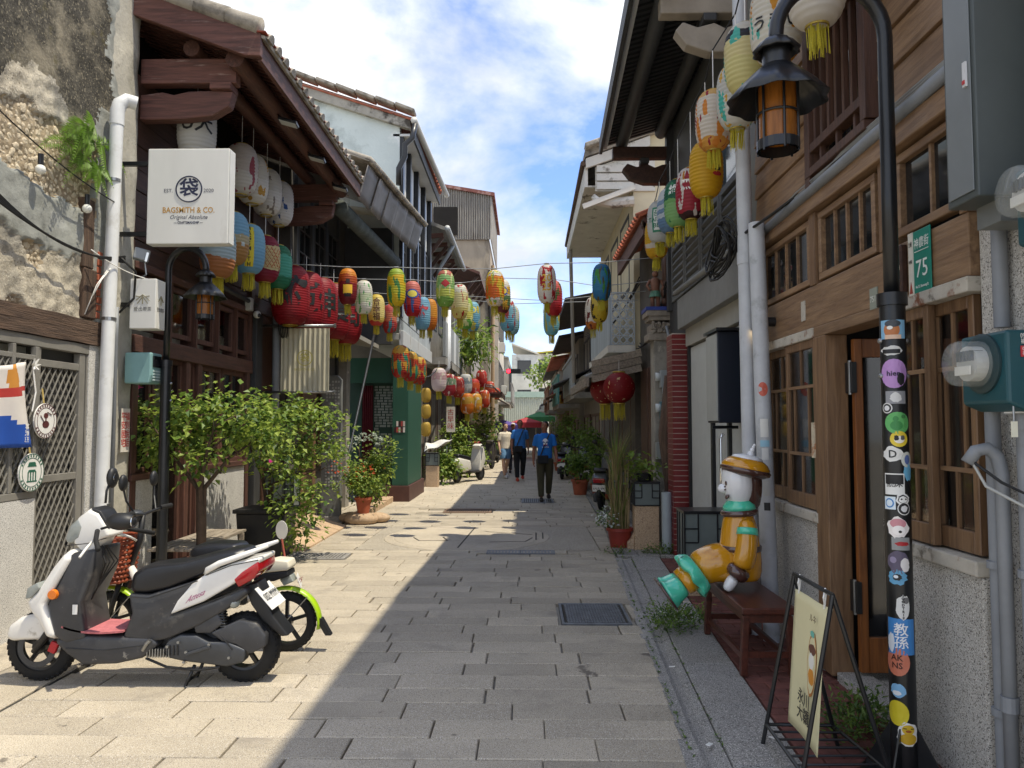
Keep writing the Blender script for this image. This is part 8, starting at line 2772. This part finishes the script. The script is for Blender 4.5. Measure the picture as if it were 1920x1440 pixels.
stuff(b.build('fronds', [mat('fern green', '#7da23a', .5, .2, 5, translucent=.4), m_leaf[1]], t))
# tall lemongrass in a terracotta pot on the right
def grass_tuft(b, c, n, hgt, spread, seed, w=.008, mi=2):
 q = random.Random(seed)
 for k in range(n):
  a = q.uniform(0, 2 * PI)
  s = spread * q.random()
  h = hgt * q.uniform(.5, 1)
  d = Vector((math.cos(a), math.sin(a), 0))
  p = [Vector(c) + d * s * .25 + d * s * (i / 5) ** 2 * 1.6 + Vector((0, 0, h * (i / 5) * (1 - .25 * (s / spread) * (i / 5)))) for i in range(6)]
  sd = Vector((-d.y, d.x, 0)) * w
  vs = []
  for i, x in enumerate(p):
   ww = sd * (1 - i / 5.2)
   vs += [x - ww, x + ww]
  b.add(vs, [(2 * i, 2 * i + 1, 2 * i + 3, 2 * i + 2) for i in range(5)], q.randrange(mi))
def pot(name, label, loc, r=.17, h=.26, m=None, group='flower pots'):
 t = thing(name, label, 'potted plant', loc, 0, group)
 x, y, z = loc
 MB().lathe([(r * .72, 0), (r * .95, h * .85), (r * 1.08, h * .85), (r * 1.08, h), (r * .9, h), (r * .85, h * .85)], (x, y, z), 20).build('pot', m or m_terra, t, auto=True)
 MB().cyl((x, y, z + h * .8), (x, y, z + h * .86), r * .86, n=16).build('soil', m_soil, t)
 return t
m_straw = mat('dry stalk', '#8a7a52', .9, .2, 6)
t = pot('potted_lemongrass', 'tall dry lemongrass in a red clay pot at the right gutter', (1.26, 10.1, 0), .17, .27, mat('red plastic pot', '#8e3226', .5, .1, 5))
b = MB()
grass_tuft(b, (1.26, 10.1, .24), 110, 1.35, .28, 3, .007)
grass_tuft(b, (1.22, 10.1, .9), 90, .9, .32, 4, .008)
stuff(b.build('blades', [m_leaf[1], m_straw], t))
b = MB()
q = random.Random(8)
for k in range(60):
 x, y = 1.26 + q.uniform(-.12, .12), 10.1 + q.uniform(-.12, .12)
 b.cyl((x, y, .24), (x + q.uniform(-.07, .03), y + q.uniform(-.08, .08), q.uniform(.7, 1.25)), .006, n=5)
stuff(b.build('stalks', m_straw, t))
t = thing('white_bloom_plant', 'pale tuft of white blossom leaning out of the right gutter', 'plant', (1.05, 10.0, 0))
cloud('blossom', t, [((1.06, 10.0, .42), (.14, .14, .12))], 260, .045, 31, [mat('white blossom', '#c9ccc2', .7, .1), m_leaf[1], m_leaf[2]])
t = thing('coleus_plant', 'yellow green leafy plant on top of the lantern box pedestal', 'plant', (1.58, 10.0, .9))
MB().lathe([(.09, .9), (.12, 1.0), (.11, 1.0)], (1.58, 10.0, 0), 14).build('pot', m_blackp, t)
cloud('foliage', t, [((1.58, 10.0, 1.12), (.2, .16, .14))], 200, .085, 33, [mat('lime leaf', '#7f8f3a', .5, .2, 5, translucent=.3), m_leaf[1], m_leaf[1]])
pots = [(1.28, 17.6, .20, .36, 'terracotta pot with spiky plant behind the grey scooter', .5), (1.75, 16.6, .16, .25, 'clay pot of leafy greens against the pale house wall', .9), (1.7, 17.8, .16, .25, 'clay pot with tall shrub right of the spiky plant', 1.3), (1.55, 21.0, .2, .3, 'far clay pot with tall shrub beside the black scooter', 1.5), (1.45, 24.5, .2, .3, 'large leafy pot past the dark scooter on the right', 1.6), (1.2, 26.5, .2, .3, 'far right leafy pot nearest the market', 1.4)]
for i, (x, y, r, h, lab, fh) in enumerate(pots):
 t = pot('potted_shrub', lab, (x, y, .0), r, h)
 branches(t, (x, y, h * .8), [((x, y, h + fh * .3), (x - .1, y, h + fh * .8)), ((x + .05, y, h + fh * .3), (x + .15, y, h + fh * .8))], .02, i, 'stems')
 cloud('foliage', t, [((x, y, h + fh * .55), (.34, .3, fh * .42)), ((x - .12, y, h + fh * .85), (.28, .25, fh * .25))], 520, .10, 40 + i, [m_leaf[1], m_leaf[1], m_leaf[2]])
t = thing('hanging_staghorn', 'big bright staghorn fern spilling from the far left balcony', 'fern', (-1.75, 25.5, 3.9))
cloud('fronds', t, [((-1.9, 25.5, 4.55), (.6, .7, .5)), ((-1.7, 25.2, 4.1), (.45, .5, .4))], 700, .30, 51, w=.14)
shr = [(-2.2, 22.8, 1.75, .55, 'tall leafy shrub behind the white scooter on the left'), (-1.75, 23.4, .9, .45, 'low shrub at the kerb beside the white scooter'), (-1.55, 28.6, 2.1, .6, 'tall flowering shrub past the dark scooter on the left'), (-2.3, 20.6, .8, .4, 'small shrub at the foot of the stone pedestal past the green shop')]
for i, (x, y, h, r, lab) in enumerate(shr):
 t = thing('street_shrub', lab, 'shrub', (x, y, 0), 0, 'shrubs along the left')
 branches(t, (x, y, 0), [((x, y, h * .4), (x - .1, y, h * .85)), ((x, y, h * .4), (x + .2, y, h * .8))], .03, i, 'stems')
 cloud('foliage', t, [((x, y, h * .6), (r, r, h * .38)), ((x + .1, y, h * .85), (r * .7, r * .7, h * .2))], 900, .13, 60 + i)
# weeds and litter in the right gutter
t = thing('weed_patch', 'green weeds sprouting under the boots of the statue', 'weeds', (1.1, 6.1, 0))
cloud('weed_leaves', t, [((1.15, 6.1, .09), (.22, .26, .1)), ((1.35, 6.3, .06), (.2, .2, .07))], 900, .045, 71, [m_leaf[1], m_leaf[2], m_leaf[2]], w=.2, droop=-.3)
t = thing('weed_patch', 'green weeds at the foot of the black lamp post', 'weeds', (1.75, 4.05, 0))
cloud('weed_leaves', t, [((1.74, 4.0, .09), (.18, .26, .1)), ((1.86, 4.2, .08), (.14, .3, .08))], 800, .045, 73, [m_leaf[1], m_leaf[2], m_leaf[2]], w=.2, droop=-.3)
t = thing('weed_patch', 'low moss and weeds where the gutter meets the clay pot', 'weeds', (1.3, 9.6, 0))
cloud('weed_leaves', t, [((1.25, 9.55, .03), (.3, .16, .04)), ((1.7, 9.6, .05), (.35, .16, .06))], 500, .04, 74, [m_leaf[1], m_leaf[2], m_leaf[2]], w=.25, droop=-.2)
b = MB()
q = random.Random(77)
for k in range(140):
 y = q.uniform(3.3, 9.2)
 s = q.choice((0, .175))
 p = Vector((gx(y) + s + q.uniform(-.006, .006), y, .004))
 for j in range(3):
  leaf(b, p, Vector((q.uniform(-1, 1), q.uniform(-1, 1), q.uniform(.2, 1))), Vector((0, 0, 1)), .022, .005, q.randrange(2))
tag(b.build('gutter_moss', [m_leaf[1], m_leaf[2]]), 'tiny moss and weeds along the joints of the right gutter', 'moss', kind='stuff')
for i, (px, py, s, lab) in enumerate(((1245, 1150, .07, 'torn white paper in the gutter by the weeds'), (1330, 1400, .05, 'white cigarette butt low in the gutter'), (1450, 1388, .05, 'white scrap on the slab beside the easel sign'), (1260, 1253, .04, 'small paper scrap in the gutter beside the bench'))):
 p = at(px, py, Z=.0)
 zz = .02 if i > 1 else .0
 tag(MB().obox((p.x, p.y, .012), (s, s * .45, .004), (.1, .12, i)).build('litter', m_white, bevel=.001), lab, 'litter')
# ================================================================== people
def person(loc, rz, label, H=1.68, stride=.2, shirt='#2163b0', trousers='#3f3b28', skin='#8a5a42', hair='#15120f', shoes='#241d1a', shorts=False, turn=0, bag=True, logo=False, hat=None, longhair=False, arm=.1):
 k = H / 1.68
 t = thing('person', label, 'person', loc, rz, 'people walking in the street')
 V_ = lambda *a: Vector(a) * k
 def grow(name, parts, m, vox=.014):
  b = MB()
  for pts, rr in parts:
   b.tube([V_(*p) for p in pts], [(r[1] * k, r[0] * k) if isinstance(r, tuple) else r * k for r in rr], 14)
  o = b.build(name, m, smooth=True)
  md = o.modifiers.new('remesh', 'REMESH')
  md.mode = 'VOXEL'
  md.voxel_size = vox
  md.use_smooth_shade = True
  sm = o.modifiers.new('smooth', 'SMOOTH')
  sm.iterations = 3
  return local(o, t)
 # local frame: the person looks along -Y
 hips = {s: (s * .085, 0, .88) for s in (-1, 1)}
 knee = {-1: (-.095, -stride * .55, .48), 1: (.095, stride * .15, .49)}
 ank = {-1: (-.09, -stride, .09), 1: (.09, stride, .13)}
 sh_ = {s: (s * .175, 0, 1.36) for s in (-1, 1)}
 el = {s: (s * .225, .03 + s * arm * .5, 1.10) for s in (-1, 1)}
 wr = {s: (s * .24, -.06 + s * arm, .86) for s in (-1, 1)}
 legs, arms = {}, {}
 for s in (-1, 1):
  legs[s] = ([hips[s], ((hips[s][0] + knee[s][0]) / 2, (hips[s][1] + knee[s][1]) / 2 - .01, .69), knee[s], (knee[s][0], (knee[s][1] + ank[s][1]) / 2 + .015, (knee[s][2] + ank[s][2]) / 2 + .05), ank[s]], [.085, .078, .056, .056, .038])
  arms[s] = ([sh_[s], ((sh_[s][0] + el[s][0]) / 2, el[s][1] / 2, 1.24), el[s], ((el[s][0] + wr[s][0]) / 2, (el[s][1] + wr[s][1]) / 2, .99), wr[s]], [.05, .046, .038, .037, .026])
 torso = ([(0, 0, .86), (0, 0, .94), (0, 0, 1.08), (0, 0, 1.26), (0, 0, 1.37), (0, 0, 1.42), (0, -.01, 1.47), (0, -.015, 1.52)], [(.13, .09), (.145, .10), (.13, .095), (.155, .11), (.15, .095), (.08, .07), (.052, .052), (.05, .052)])
 c, s_ = math.cos(turn), math.sin(turn)
 hd = lambda x, y, z: (x * c - y * s_, x * s_ + y * c - .015, z)
 head = ([hd(0, -.02, 1.475), hd(0, -.03, 1.50), hd(0, -.015, 1.55), hd(0, 0, 1.61), hd(0, .005, 1.655), hd(0, .005, 1.678)], [(.03, .035), (.05, .06), (.066, .082), (.073, .09), (.06, .075), (.025, .03)])
 parts = [torso, head] + list(legs.values()) + list(arms.values())
 parts.append(([hd(0, -.085, 1.575), hd(0, -.108, 1.555), hd(0, -.09, 1.54)], [.009, .014, .010]))
 for s in (-1, 1):
  parts.append(([hd(s * .07, .0, 1.59), hd(s * .083, .005, 1.575), hd(s * .07, .0, 1.55)], [.008, .012, .008]))
  w = Vector(wr[s])
  parts.append(([wr[s], w + Vector((0, -.005, -.05)), w + Vector((0, -.012, -.09))], [.026, (.02, .04), (.016, .036)]))
  for f in range(4):
   o = Vector((0, -.035 + f * .021, 0))
   L_ = (.055, .07, .066, .05)[f]
   parts.append(([w + Vector((0, -.005, -.08)) + o, w + Vector((-s * .008, -.012, -.08 - L_ * .6)) + o, w + Vector((-s * .028, -.014, -.08 - L_)) + o], [.010, .0095, .008]))
  parts.append(([w + Vector((0, -.03, -.03)), w + Vector((-s * .015, -.055, -.06)), w + Vector((-s * .02, -.058, -.09))], [.012, .011, .009]))
 grow('body', parts, mat('skin ' + skin, skin, .55, .08, 6), .0105)
 tr = [([(0, 0, .86), (0, 0, .93), (0, 0, .97)], [(.152, .108), (.155, .112), (.148, .108)])]
 for s in (-1, 1):
  p, r = legs[s]
  if shorts:
   tr.append((p[:2] + [tuple((Vector(p[1]) * .55 + Vector(p[2]) * .45))], [.105, .10, .095]))
  else:
   tr.append((p[:-1] + [(ank[s][0], ank[s][1], ank[s][2] + .015)], [.105, .098, .078, .072, .06]))
 grow('shorts' if shorts else 'trousers', tr, mat('cloth ' + trousers, trousers, .9, .12, 6, .2, 30))
 sp = [([(0, 0, .90), (0, 0, 1.0), (0, 0, 1.12), (0, 0, 1.27), (0, 0, 1.37), (0, 0, 1.425), (0, 0, 1.445)], [(.165, .122), (.16, .118), (.158, .118), (.178, .13), (.172, .115), (.095, .08), (.07, .066)])]
 for s in (-1, 1):
  p, r = arms[s]
  e = tuple(Vector(p[1]) * .45 + Vector(p[2]) * .55)
  sp.append(([(s * .12, 0, 1.385), p[0], p[1], e], [.05, .058, .058, .057]))
 grow('shirt', sp, mat('cloth ' + shirt, shirt, .9, .1, 5, .25, 14))
 hp = [([hd(0, .02, 1.56), hd(0, .018, 1.62), hd(0, .012, 1.668), hd(0, .01, 1.69)], [(.074, .088), (.08, .092), (.066, .08), (.03, .035)])]
 if longhair:
  hp.append(([hd(0, .05, 1.64), hd(0, .085, 1.52), hd(0, .09, 1.38)], [(.07, .04), (.075, .04), (.06, .025)]))
 grow('hair' if not hat else 'cap', hp, mat('hair ' + (hat or hair), hat or hair, .8, .15, 20))
 if hat:
  local(MB().prism([V_(*hd(x, y, 1.635)) for x, y in ((-.06, -.06), (.06, -.06), (.05, -.16), (0, -.175), (-.05, -.16))], (0, 0, .012)).build('cap_visor', mat('hair ' + hat, hat)), t)
 b = MB()
 for s in (-1, 1):
  b.ball(V_(*hd(s * .03, -.083, 1.588)), .009 * k, 8, 6)
 local(b.build('eyes', m_black, smooth=True), t)
 o = local(MB().box(-.02 * k, .02 * k, -.005, .005, 0, .006).build('mouth', mat('lips', '#6d352c', .6)), t)
 o.location = V_(*hd(0, -.084, 1.522))
 o.rotation_euler = (0, 0, turn)
 for s in (-1, 1):
  a = Vector(ank[s])
  b = MB().tube([V_(a.x, a.y + .05, a.z - .05), V_(a.x, a.y - .03, a.z - .045), V_(a.x, a.y - .12, a.z - .06), V_(a.x, a.y - .175, a.z - .068)], [(.04 * k, .042 * k), (.045 * k, .05 * k), (.045 * k, .032 * k), (.025 * k, .018 * k)], 12)
  local(b.build('shoe', mat('shoe ' + shoes, shoes, .6, .1, 6), smooth=True), t)
 if bag:
  q_ = [V_(.10, -.05, 1.43), V_(.06, -.125, 1.36), V_(-.03, -.145, 1.15), V_(-.10, -.15, .97)]
  local(MB().tube(q_, .016 * k, 6, flat=.4).build('bag_strap', m_blackp, smooth=True), t)
  local(MB().box(-.17 * k, .06 * k, -.225 * k, -.145 * k, .80 * k, .97 * k).build('shoulder_bag', mat('black canvas', '#15171c', .8, .2, 8), bevel=.02), t)
 if logo:
  mw = flat('#dfe3e6', .7)
  zf = lambda x: -.14 * k
  def pr(poly, m, d=0):
   local(MB().prism([(x * k, zf(x) - .004 - d, z * k) for x, z in poly], (0, .002, 0)).build('shirt_print', m), t)
  pr([(p[0] * .05, 1.275 + p[1] * .05) for p in blob(16, 1, 1)][:9], mw)
  pr([(-.065, 1.265), (.065, 1.265), (.065, 1.277), (-.065, 1.277)], mw, .001)
  pr([(p[0] * .045, 1.225 + p[1] * .045) for p in blob(16, 1, 1)], mw, .0005)
  pr([(-.04, 1.232), (-.008, 1.232), (-.008, 1.25), (-.04, 1.25)], flat('#2a4a80', .7), .003)
  pr([(.008, 1.232), (.04, 1.232), (.04, 1.25), (.008, 1.25)], flat('#2a4a80', .7), .003)
  pr([(-.05, 1.178), (.05, 1.178), (.04, 1.196), (-.04, 1.196)], flat('#b8343a', .7), .003)
  local(text('Lions', .05 * k, (0, -.146 * k, 1.145 * k), (1, 0, 0), (0, 0, 1), mw, 'shirt_lettering', width=.14 * k), t)
 return t
person((.42, 16.2, 0), .05, 'man in blue printed T-shirt and olive trousers walking towards the camera', 1.70, .17, shirt='#1d6ec0', turn=-.55, logo=True, arm=-.08)
person((-.16, 21.9, 0), .1, 'man in blue polo shirt and orange shoes walking behind the first man', 1.76, .2, shirt='#3272b8', trousers='#14161b', shoes='#c8452c', arm=.1)
person((-.62, 23.0, 0), .5, 'woman in cream blouse and denim shorts on the left of the two men', 1.66, .15, shirt='#d8cdb9', trousers='#5f86a8', skin='#c39a80', hair='#3a2318', shoes='#c9c6c2', shorts=True, longhair=True, bag=False, arm=.05)
person((-.42, 25.5, 0), 0, 'person in white cap and dark clothes behind the man in polo shirt', 1.68, .15, shirt='#2c2f36', trousers='#2b2a2e', hat='#d9d9d6', bag=False)
person((.62, 24.6, 0), 0, 'child in blue behind the legs of the first man', 1.2, .12, shirt='#3f6fae', trousers='#5a5f6a', shorts=True, bag=False)
# ================================================================== far end of the street
def far_house(name, label, x0, x1, y0, y1, h, col, face, roof=None, storeys=2, eave=0, bal=None):
 t = thing(name, label, 'house', ((x0 + x1) / 2, y0, 0))
 mw = mat('far wall ' + col, col, .9, .12, 1.5, .2, 12, stain=[(.56, .7, '#8d8578')], stscale=.7)
 MB().box(x0, x1, y0, y1, 0, h).build('wall', mw, t)
 X = x1 if face > 0 else x0
 n = max(2, int((y1 - y0) / 1.9))
 sh = h / storeys
 for s in range(storeys):
  for i in range(n):
   ya = y0 + .3 + i * (y1 - y0 - .3) / n
   window(t, X + face * .03, ya, ya + (y1 - y0) / n - .5, s * sh + (.7 if s else .1), s * sh + sh - .5, 2, 1, (m_charcoal, m_dbrown_z)[s == 0], .08, .04, face=face)
 nx = max(1, int((x1 - x0) / 2.4))
 for s in range(storeys):
  for i in range(nx):
   xa = x0 + .5 + i * (x1 - x0 - .5) / nx
   f = MB().box(xa, xa + 1.2, y0 - .03, y0 + .02, s * sh + sh * .35, s * sh + sh * .8).build('window', m_charcoal, t)
   MB().box(xa + .08, xa + 1.12, y0 - .036, y0 - .031, s * sh + sh * .35 + .08, s * sh + sh * .8 - .08).build('pane', m_glass, f)
 e = X + face * eave
 o = x0 if face > 0 else x1
 rm = roof or m_tile
 MB().prism([(e, y0 - .2, h - .05), (o, y0 - .2, h + .9), (o, y0 - .2, h + 1.02), (e, y0 - .2, h + .08)], (0, y1 - y0 + .4, 0)).build('roof', rm, t)
 if bal:
  bx = X + face * .7
  MB().box(min(X, bx), max(X, bx), y0 + .2, y1 - .2, sh - .1, sh + .05).build('balcony_floor', m_concrete, t)
  k = int((y1 - y0 - .4) / .25)
  for i in range(k):
   MB().box(bx - .03, bx + .03, y0 + .2 + i * .25, y0 + .2 + i * .25 + .2, sh + .05, sh + 1.0).build('board', flat(bal, .7), t)
  MB().box(bx - .05, bx + .05, y0 + .2, y1 - .2, sh + 1.0, sh + 1.08).build('rail', flat(bal, .7), t)
 return t
m_dkroof = mat('black rust roof', '#3d3632', .8, .3, 4, .3, 20)
far_house('old_tile_house', 'low house with broken dark tile roof past the pale house on the right', 2.0, 6, 19.8, 25.5, 4.9, '#857d72', -1, m_dkroof, 2, .95, '#8f9696')
far_house('teal_balcony_house', 'house with teal balcony boards further along the right', 1.85, 6, 25.7, 31.5, 4.6, '#8a8276', -1, m_dkroof, 2, .7, '#5f9a94')
far_house('brown_far_house', 'brown boarded house near the far right end of the street', 1.7, 6, 31.8, 38.5, 4.4, '#7d6450', -1, m_tiler, 2, .6, '#7a5638')
far_house('market_side_house', 'grey house closing the right row by the market', 1.6, 6, 39, 47, 4.4, '#9a948a', -1, m_dkroof, 2, .5)
far_house('cream_flats', 'narrow cream apartment block at the far left end', -7, -1.45, 40, 50, 8.4, '#cfc6b4', 1, m_concrete, 3, .2, '#a5a09a')
far_house('white_far_block', 'white block behind the traffic light at the end of the street', -1.2, 1.2, 66, 74, 7.8, '#d8d8d0', 1, flat('#cfc9bb', .8), 3)
far_house('yellow_roof_hall', 'pale hall with yellow gable roof at the end of the street', .6, 9, 78, 90, 9.0, '#d6d2c0', -1, flat('#c9b23f', .7), 3)
far_house('grey_far_block', 'stained grey block beside the white one at the street end', -9, -1.3, 58, 70, 6.8, '#a29c90', 1, m_concrete, 2)
fh = thing('shutter_shop', 'pale green corrugated shutter front closing the view of the street', 'shop front', (-1, 52, 0))
b = MB()
b.sheet(lambda u, v: (-2.2 + 3.6 * u, 52 + .05 * math.sin(u * 160), 1.6 + 1.9 * v), 200, 1)
b.build('shutter', flat('#d3d8cb', .6), fh, smooth=True)
MB().box(-2.3, 1.5, 51.9, 52.2, 3.5, 3.9).build('header', flat('#b3cbbd', .6), fh)
MB().box(-2.3, 1.5, 52.1, 52.3, 0, 1.6).build('base_wall', m_dark, fh)
# traffic light
tl = thing('traffic_light', 'horizontal traffic light showing red over the far crossing', 'traffic light', (-2.0, 46, 0))
c = at(963, 696, Y=46)
MB().box(c.x - .46, c.x + .46, 45.95, 46.1, c.z - .15, c.z + .15).build('housing', m_black, tl, bevel=.03)
for i, m_ in enumerate((mat('lit red signal', '#e0202a', .4, emit=('#ff2030', 3)), m_blackp, m_blackp)):
 MB().cyl((c.x - .31 + .31 * i, 45.94, c.z), (c.x - .31 + .31 * i, 45.92, c.z), .125, n=18).build('lamp', m_, tl)
 MB().lathe([(.135, 0), (.135, .12)], (c.x - .31 + .31 * i, 45.95, c.z), 18, m=Matrix.Rotation(PI / 2, 3, 'X'), caps=False).build('hood', m_black, tl)
MB().tube([(-2.0, 46, 0), (-2.0, 46, c.z), (c.x - .4, 46, c.z)], .06, 8).build('pole', m_steel, tl)
# far tree and market canopies
t = thing('street_tree', 'green street tree above the far right roofs', 'tree', (1.9, 56, 0))
branches(t, (1.9, 56, 0), [((1.8, 56, 3), (1.2, 56, 5.5)), ((2.0, 56, 3), (2.4, 56, 5.5))], .12, 2)
cloud('crown', t, [((1.2, 56, 5.4), (.9, 1, .8)), ((1.9, 56, 6.0), (1.0, 1, .7)), ((2.4, 56, 5.0), (.9, 1, .9))], 700, .32, 81)
def canopy(px, py, Y, w, d, rise, col, label, drop=.25):
 c = at(px, py, Y=Y)
 t = thing('market_canopy', label, 'canopy', (c.x, Y, 0), 0, 'market canopies')
 b = MB()
 e = [(-w, -d), (w, -d), (w, d), (-w, d)]
 b.add([(c.x, Y, c.z + rise)] + [(c.x + x, Y + y, c.z) for x, y in e] + [(c.x + x, Y + y, c.z - drop) for x, y in e],
          [(0, 1, 2), (0, 2, 3), (0, 3, 4), (0, 4, 1), (1, 5, 6, 2), (2, 6, 7, 3), (3, 7, 8, 4), (4, 8, 5, 1)])
 b.build('cover', mat('canopy ' + col, col, .8, .08, 3, translucent=.3), t)
 for x, y in e:
  MB().cyl((c.x + x * .97, Y + y * .97, 0), (c.x + x * .97, Y + y * .97, c.z), .03, n=6).build('pole', m_steel, t)
canopy(944, 797, 36, .85, .9, .25, '#6a5aa8', 'purple market canopy on the left of the far crossing')
canopy(987, 792, 37, .8, .9, .25, '#b8444a', 'red market canopy behind the walking men')
canopy(1012, 782, 41, .8, 1.2, .3, '#4f9a6a', 'green market awning behind the first man')
canopy(1030, 772, 44, .8, 1.0, .8, '#c9d0c4', 'pale striped market awning on the far right')
# white sheet over a frame beside the white scooter
t = thing('white_sheet', 'white cloth sheet draped over a stall beside the white scooter', 'sheet', (-2.15, 20.9, 0))
b = MB()
b.sheet(lambda u, v: (-2.78 + .7 * u, 20.5 + .9 * v, .95 + .28 * u + .16 * math.sin(v * 3.1) * (1 - u) - .25 * abs(v - .5) ** 2 + .03 * math.sin(u * 9 + v * 5)), 16, 12)
b.build('cloth', m_white, t, smooth=True, solid=.006)
for x, y in ((-2.72, 20.55), (-2.15, 20.55), (-2.72, 21.35), (-2.15, 21.35)):
 MB().cyl((x, y, 0), (x, y, 1.05), .015, n=6).build('leg', m_steel, t)
t = thing('price_board', 'narrow white board with red characters above the white sheet', 'sign', (-2.2, 21.6, 1.4))
MB().box(-2.28, -2.03, 21.55, 21.58, 1.42, 2.15).build('board', flat('#cfc8bb', .7), t)
text('古\n早\n味', .2, (-2.155, 21.545, 1.78), FR, FU, flat('#a53a32', .7), parent=t)
MB().cyl((-2.155, 21.565, 0), (-2.155, 21.565, 1.42), .02, n=6).build('post', m_steel, t)
# barrier rail and far bikes
t = thing('white_barrier', 'low white pipe barrier at the far crossing', 'barrier', (-1.2, 34, 0))
MB().tube([(-1.45, 33.5, 0), (-1.45, 33.5, .9), (-.75, 33.5, .9), (-.75, 33.5, 0)], .03, 8).build('rail', m_white, t)
# red sheet awning on the far left
t = thing('red_awning', 'dark red slatted awning on iron arms along the far left', 'awning', (-1.6, 29, 2.9))
for i in range(8):
 MB().box(-2.4, -.85, 27 + i * .55, 27 + i * .55 + .5, 2.75, 2.8).build('slat', flat('#5a2f2c', .7), t)
MB().box(-.9, -.84, 27, 31.4, 2.66, 2.82).build('edge', m_dbrown_y, t)
for i in range(3):
 MB().tube([(-2.4, 27.5 + i * 1.6, 3.3), (-1.2, 27.5 + i * 1.6, 3.05), (-.88, 27.5 + i * 1.6, 2.75)], .025, 6).build('arm', m_black, t)
# overhead cables
b = MB()
for (a, c_, d) in (((-2.3, 24, 3.3), (-2.0, 20, 3.2), .2), ((-2.4, 20, 3.1), (-2.5, 16, 3.0), .25), ((1.6, 20, 4.0), (2.0, 13, 4.1), .3), ((2.0, 13.4, 3.0), (1.95, 10.3, 3.5), .2)):
 for j in range(3):
  b.tube(sag(Vector(a) + Vector((.03 * j, 0, .05 * j)), Vector(c_) + Vector((0, 0, .06 * j)), d + .06 * j), .012, 5)
tag(b.build('street_cables', m_wire), 'thin dark utility cables sagging along the houses', 'cables')
# awnings, air conditioners and boards that crowd the far fronts
for (x0, x1, y, z, col, lab) in ((.75, 1.85, 27.5, 2.6, '#8a6a4a', 'tan cloth awning over the far right shop by the teal balcony'), (.7, 1.75, 33.5, 2.5, '#6f7f8a', 'slate blue awning on the far right'), (-1.6, -.7, 33.2, 2.5, '#a8a090', 'beige awning on the far left past the red slats'), (.8, 1.9, 21.5, 2.75, '#4a4744', 'dark tin awning past the grey timber awning')):
 t = thing('shop_awning', lab, 'awning', ((x0 + x1) / 2, y, z), 0, 'far shop awnings')
 hi = 0 if x0 < 0 else 1
 b = MB()
 b.sheet(lambda u, v: (x0 + (x1 - x0) * u, y + 3.4 * v, z + .5 * (u if hi else 1 - u) + .02 * math.sin(v * 40)), 3, 40)
 b.build('sheet', mat('awning ' + col, col, .8, .2, 3), t, solid=.03)
 xe = x0 if hi else x1
 for k in range(6):
  MB().box(xe - .01, xe + .01, y + k * .57, y + k * .57 + .5, z - .16, z - .01).build('valance_strip', mat('awning ' + col, col), t)
for i, (x, y, z, lab) in enumerate(((-1.32, 41, 5.6, 'air conditioner high on the cream flats'), (-1.32, 44.5, 3.4, 'air conditioner low on the cream flats'), (1.62, 32.4, 3.4, 'air conditioner on the brown far house'), (-2.3, 30.4, 4.9, 'air conditioner under the rust brown roof'))):
 t = thing('air_conditioner', lab, 'air conditioner', (x, y, z), 0, 'far air conditioners')
 MB().box(x - .18, x + .18, y, y + .8, z, z + .55).build('case', flat('#c2c1b8', .6), t, bevel=.02)
 MB().lathe([(.001, 0), (.2, 0), (.2, .02), (.001, .02)], (x + (.19 if x < 0 else -.21), y + .4, z + .28), 16, m=Matrix.Rotation(PI / 2, 3, 'Y')).build('fan_grille', m_charcoal, t)
for i, (px, py, Y, c_, lab) in enumerate(((1062, 742, 28, '#b5482a', 'small vermilion lantern by the teal balcony'), (1048, 752, 32, '#c9a24a', 'small gold lantern further right than the market awning'), (1040, 735, 30, '#a8343a', 'small crimson lantern under the far right eaves'), (930, 738, 33, '#c9543a', 'small orange red lantern at the far left crossing'))):
 lantern(at(px, py, Y=Y), .5, .2, lmat('z%d' % i, [(0, c_), (.9, c_)], [(3, .62, '#e0d0a0')]), lab, 'far small lanterns', string=.3)
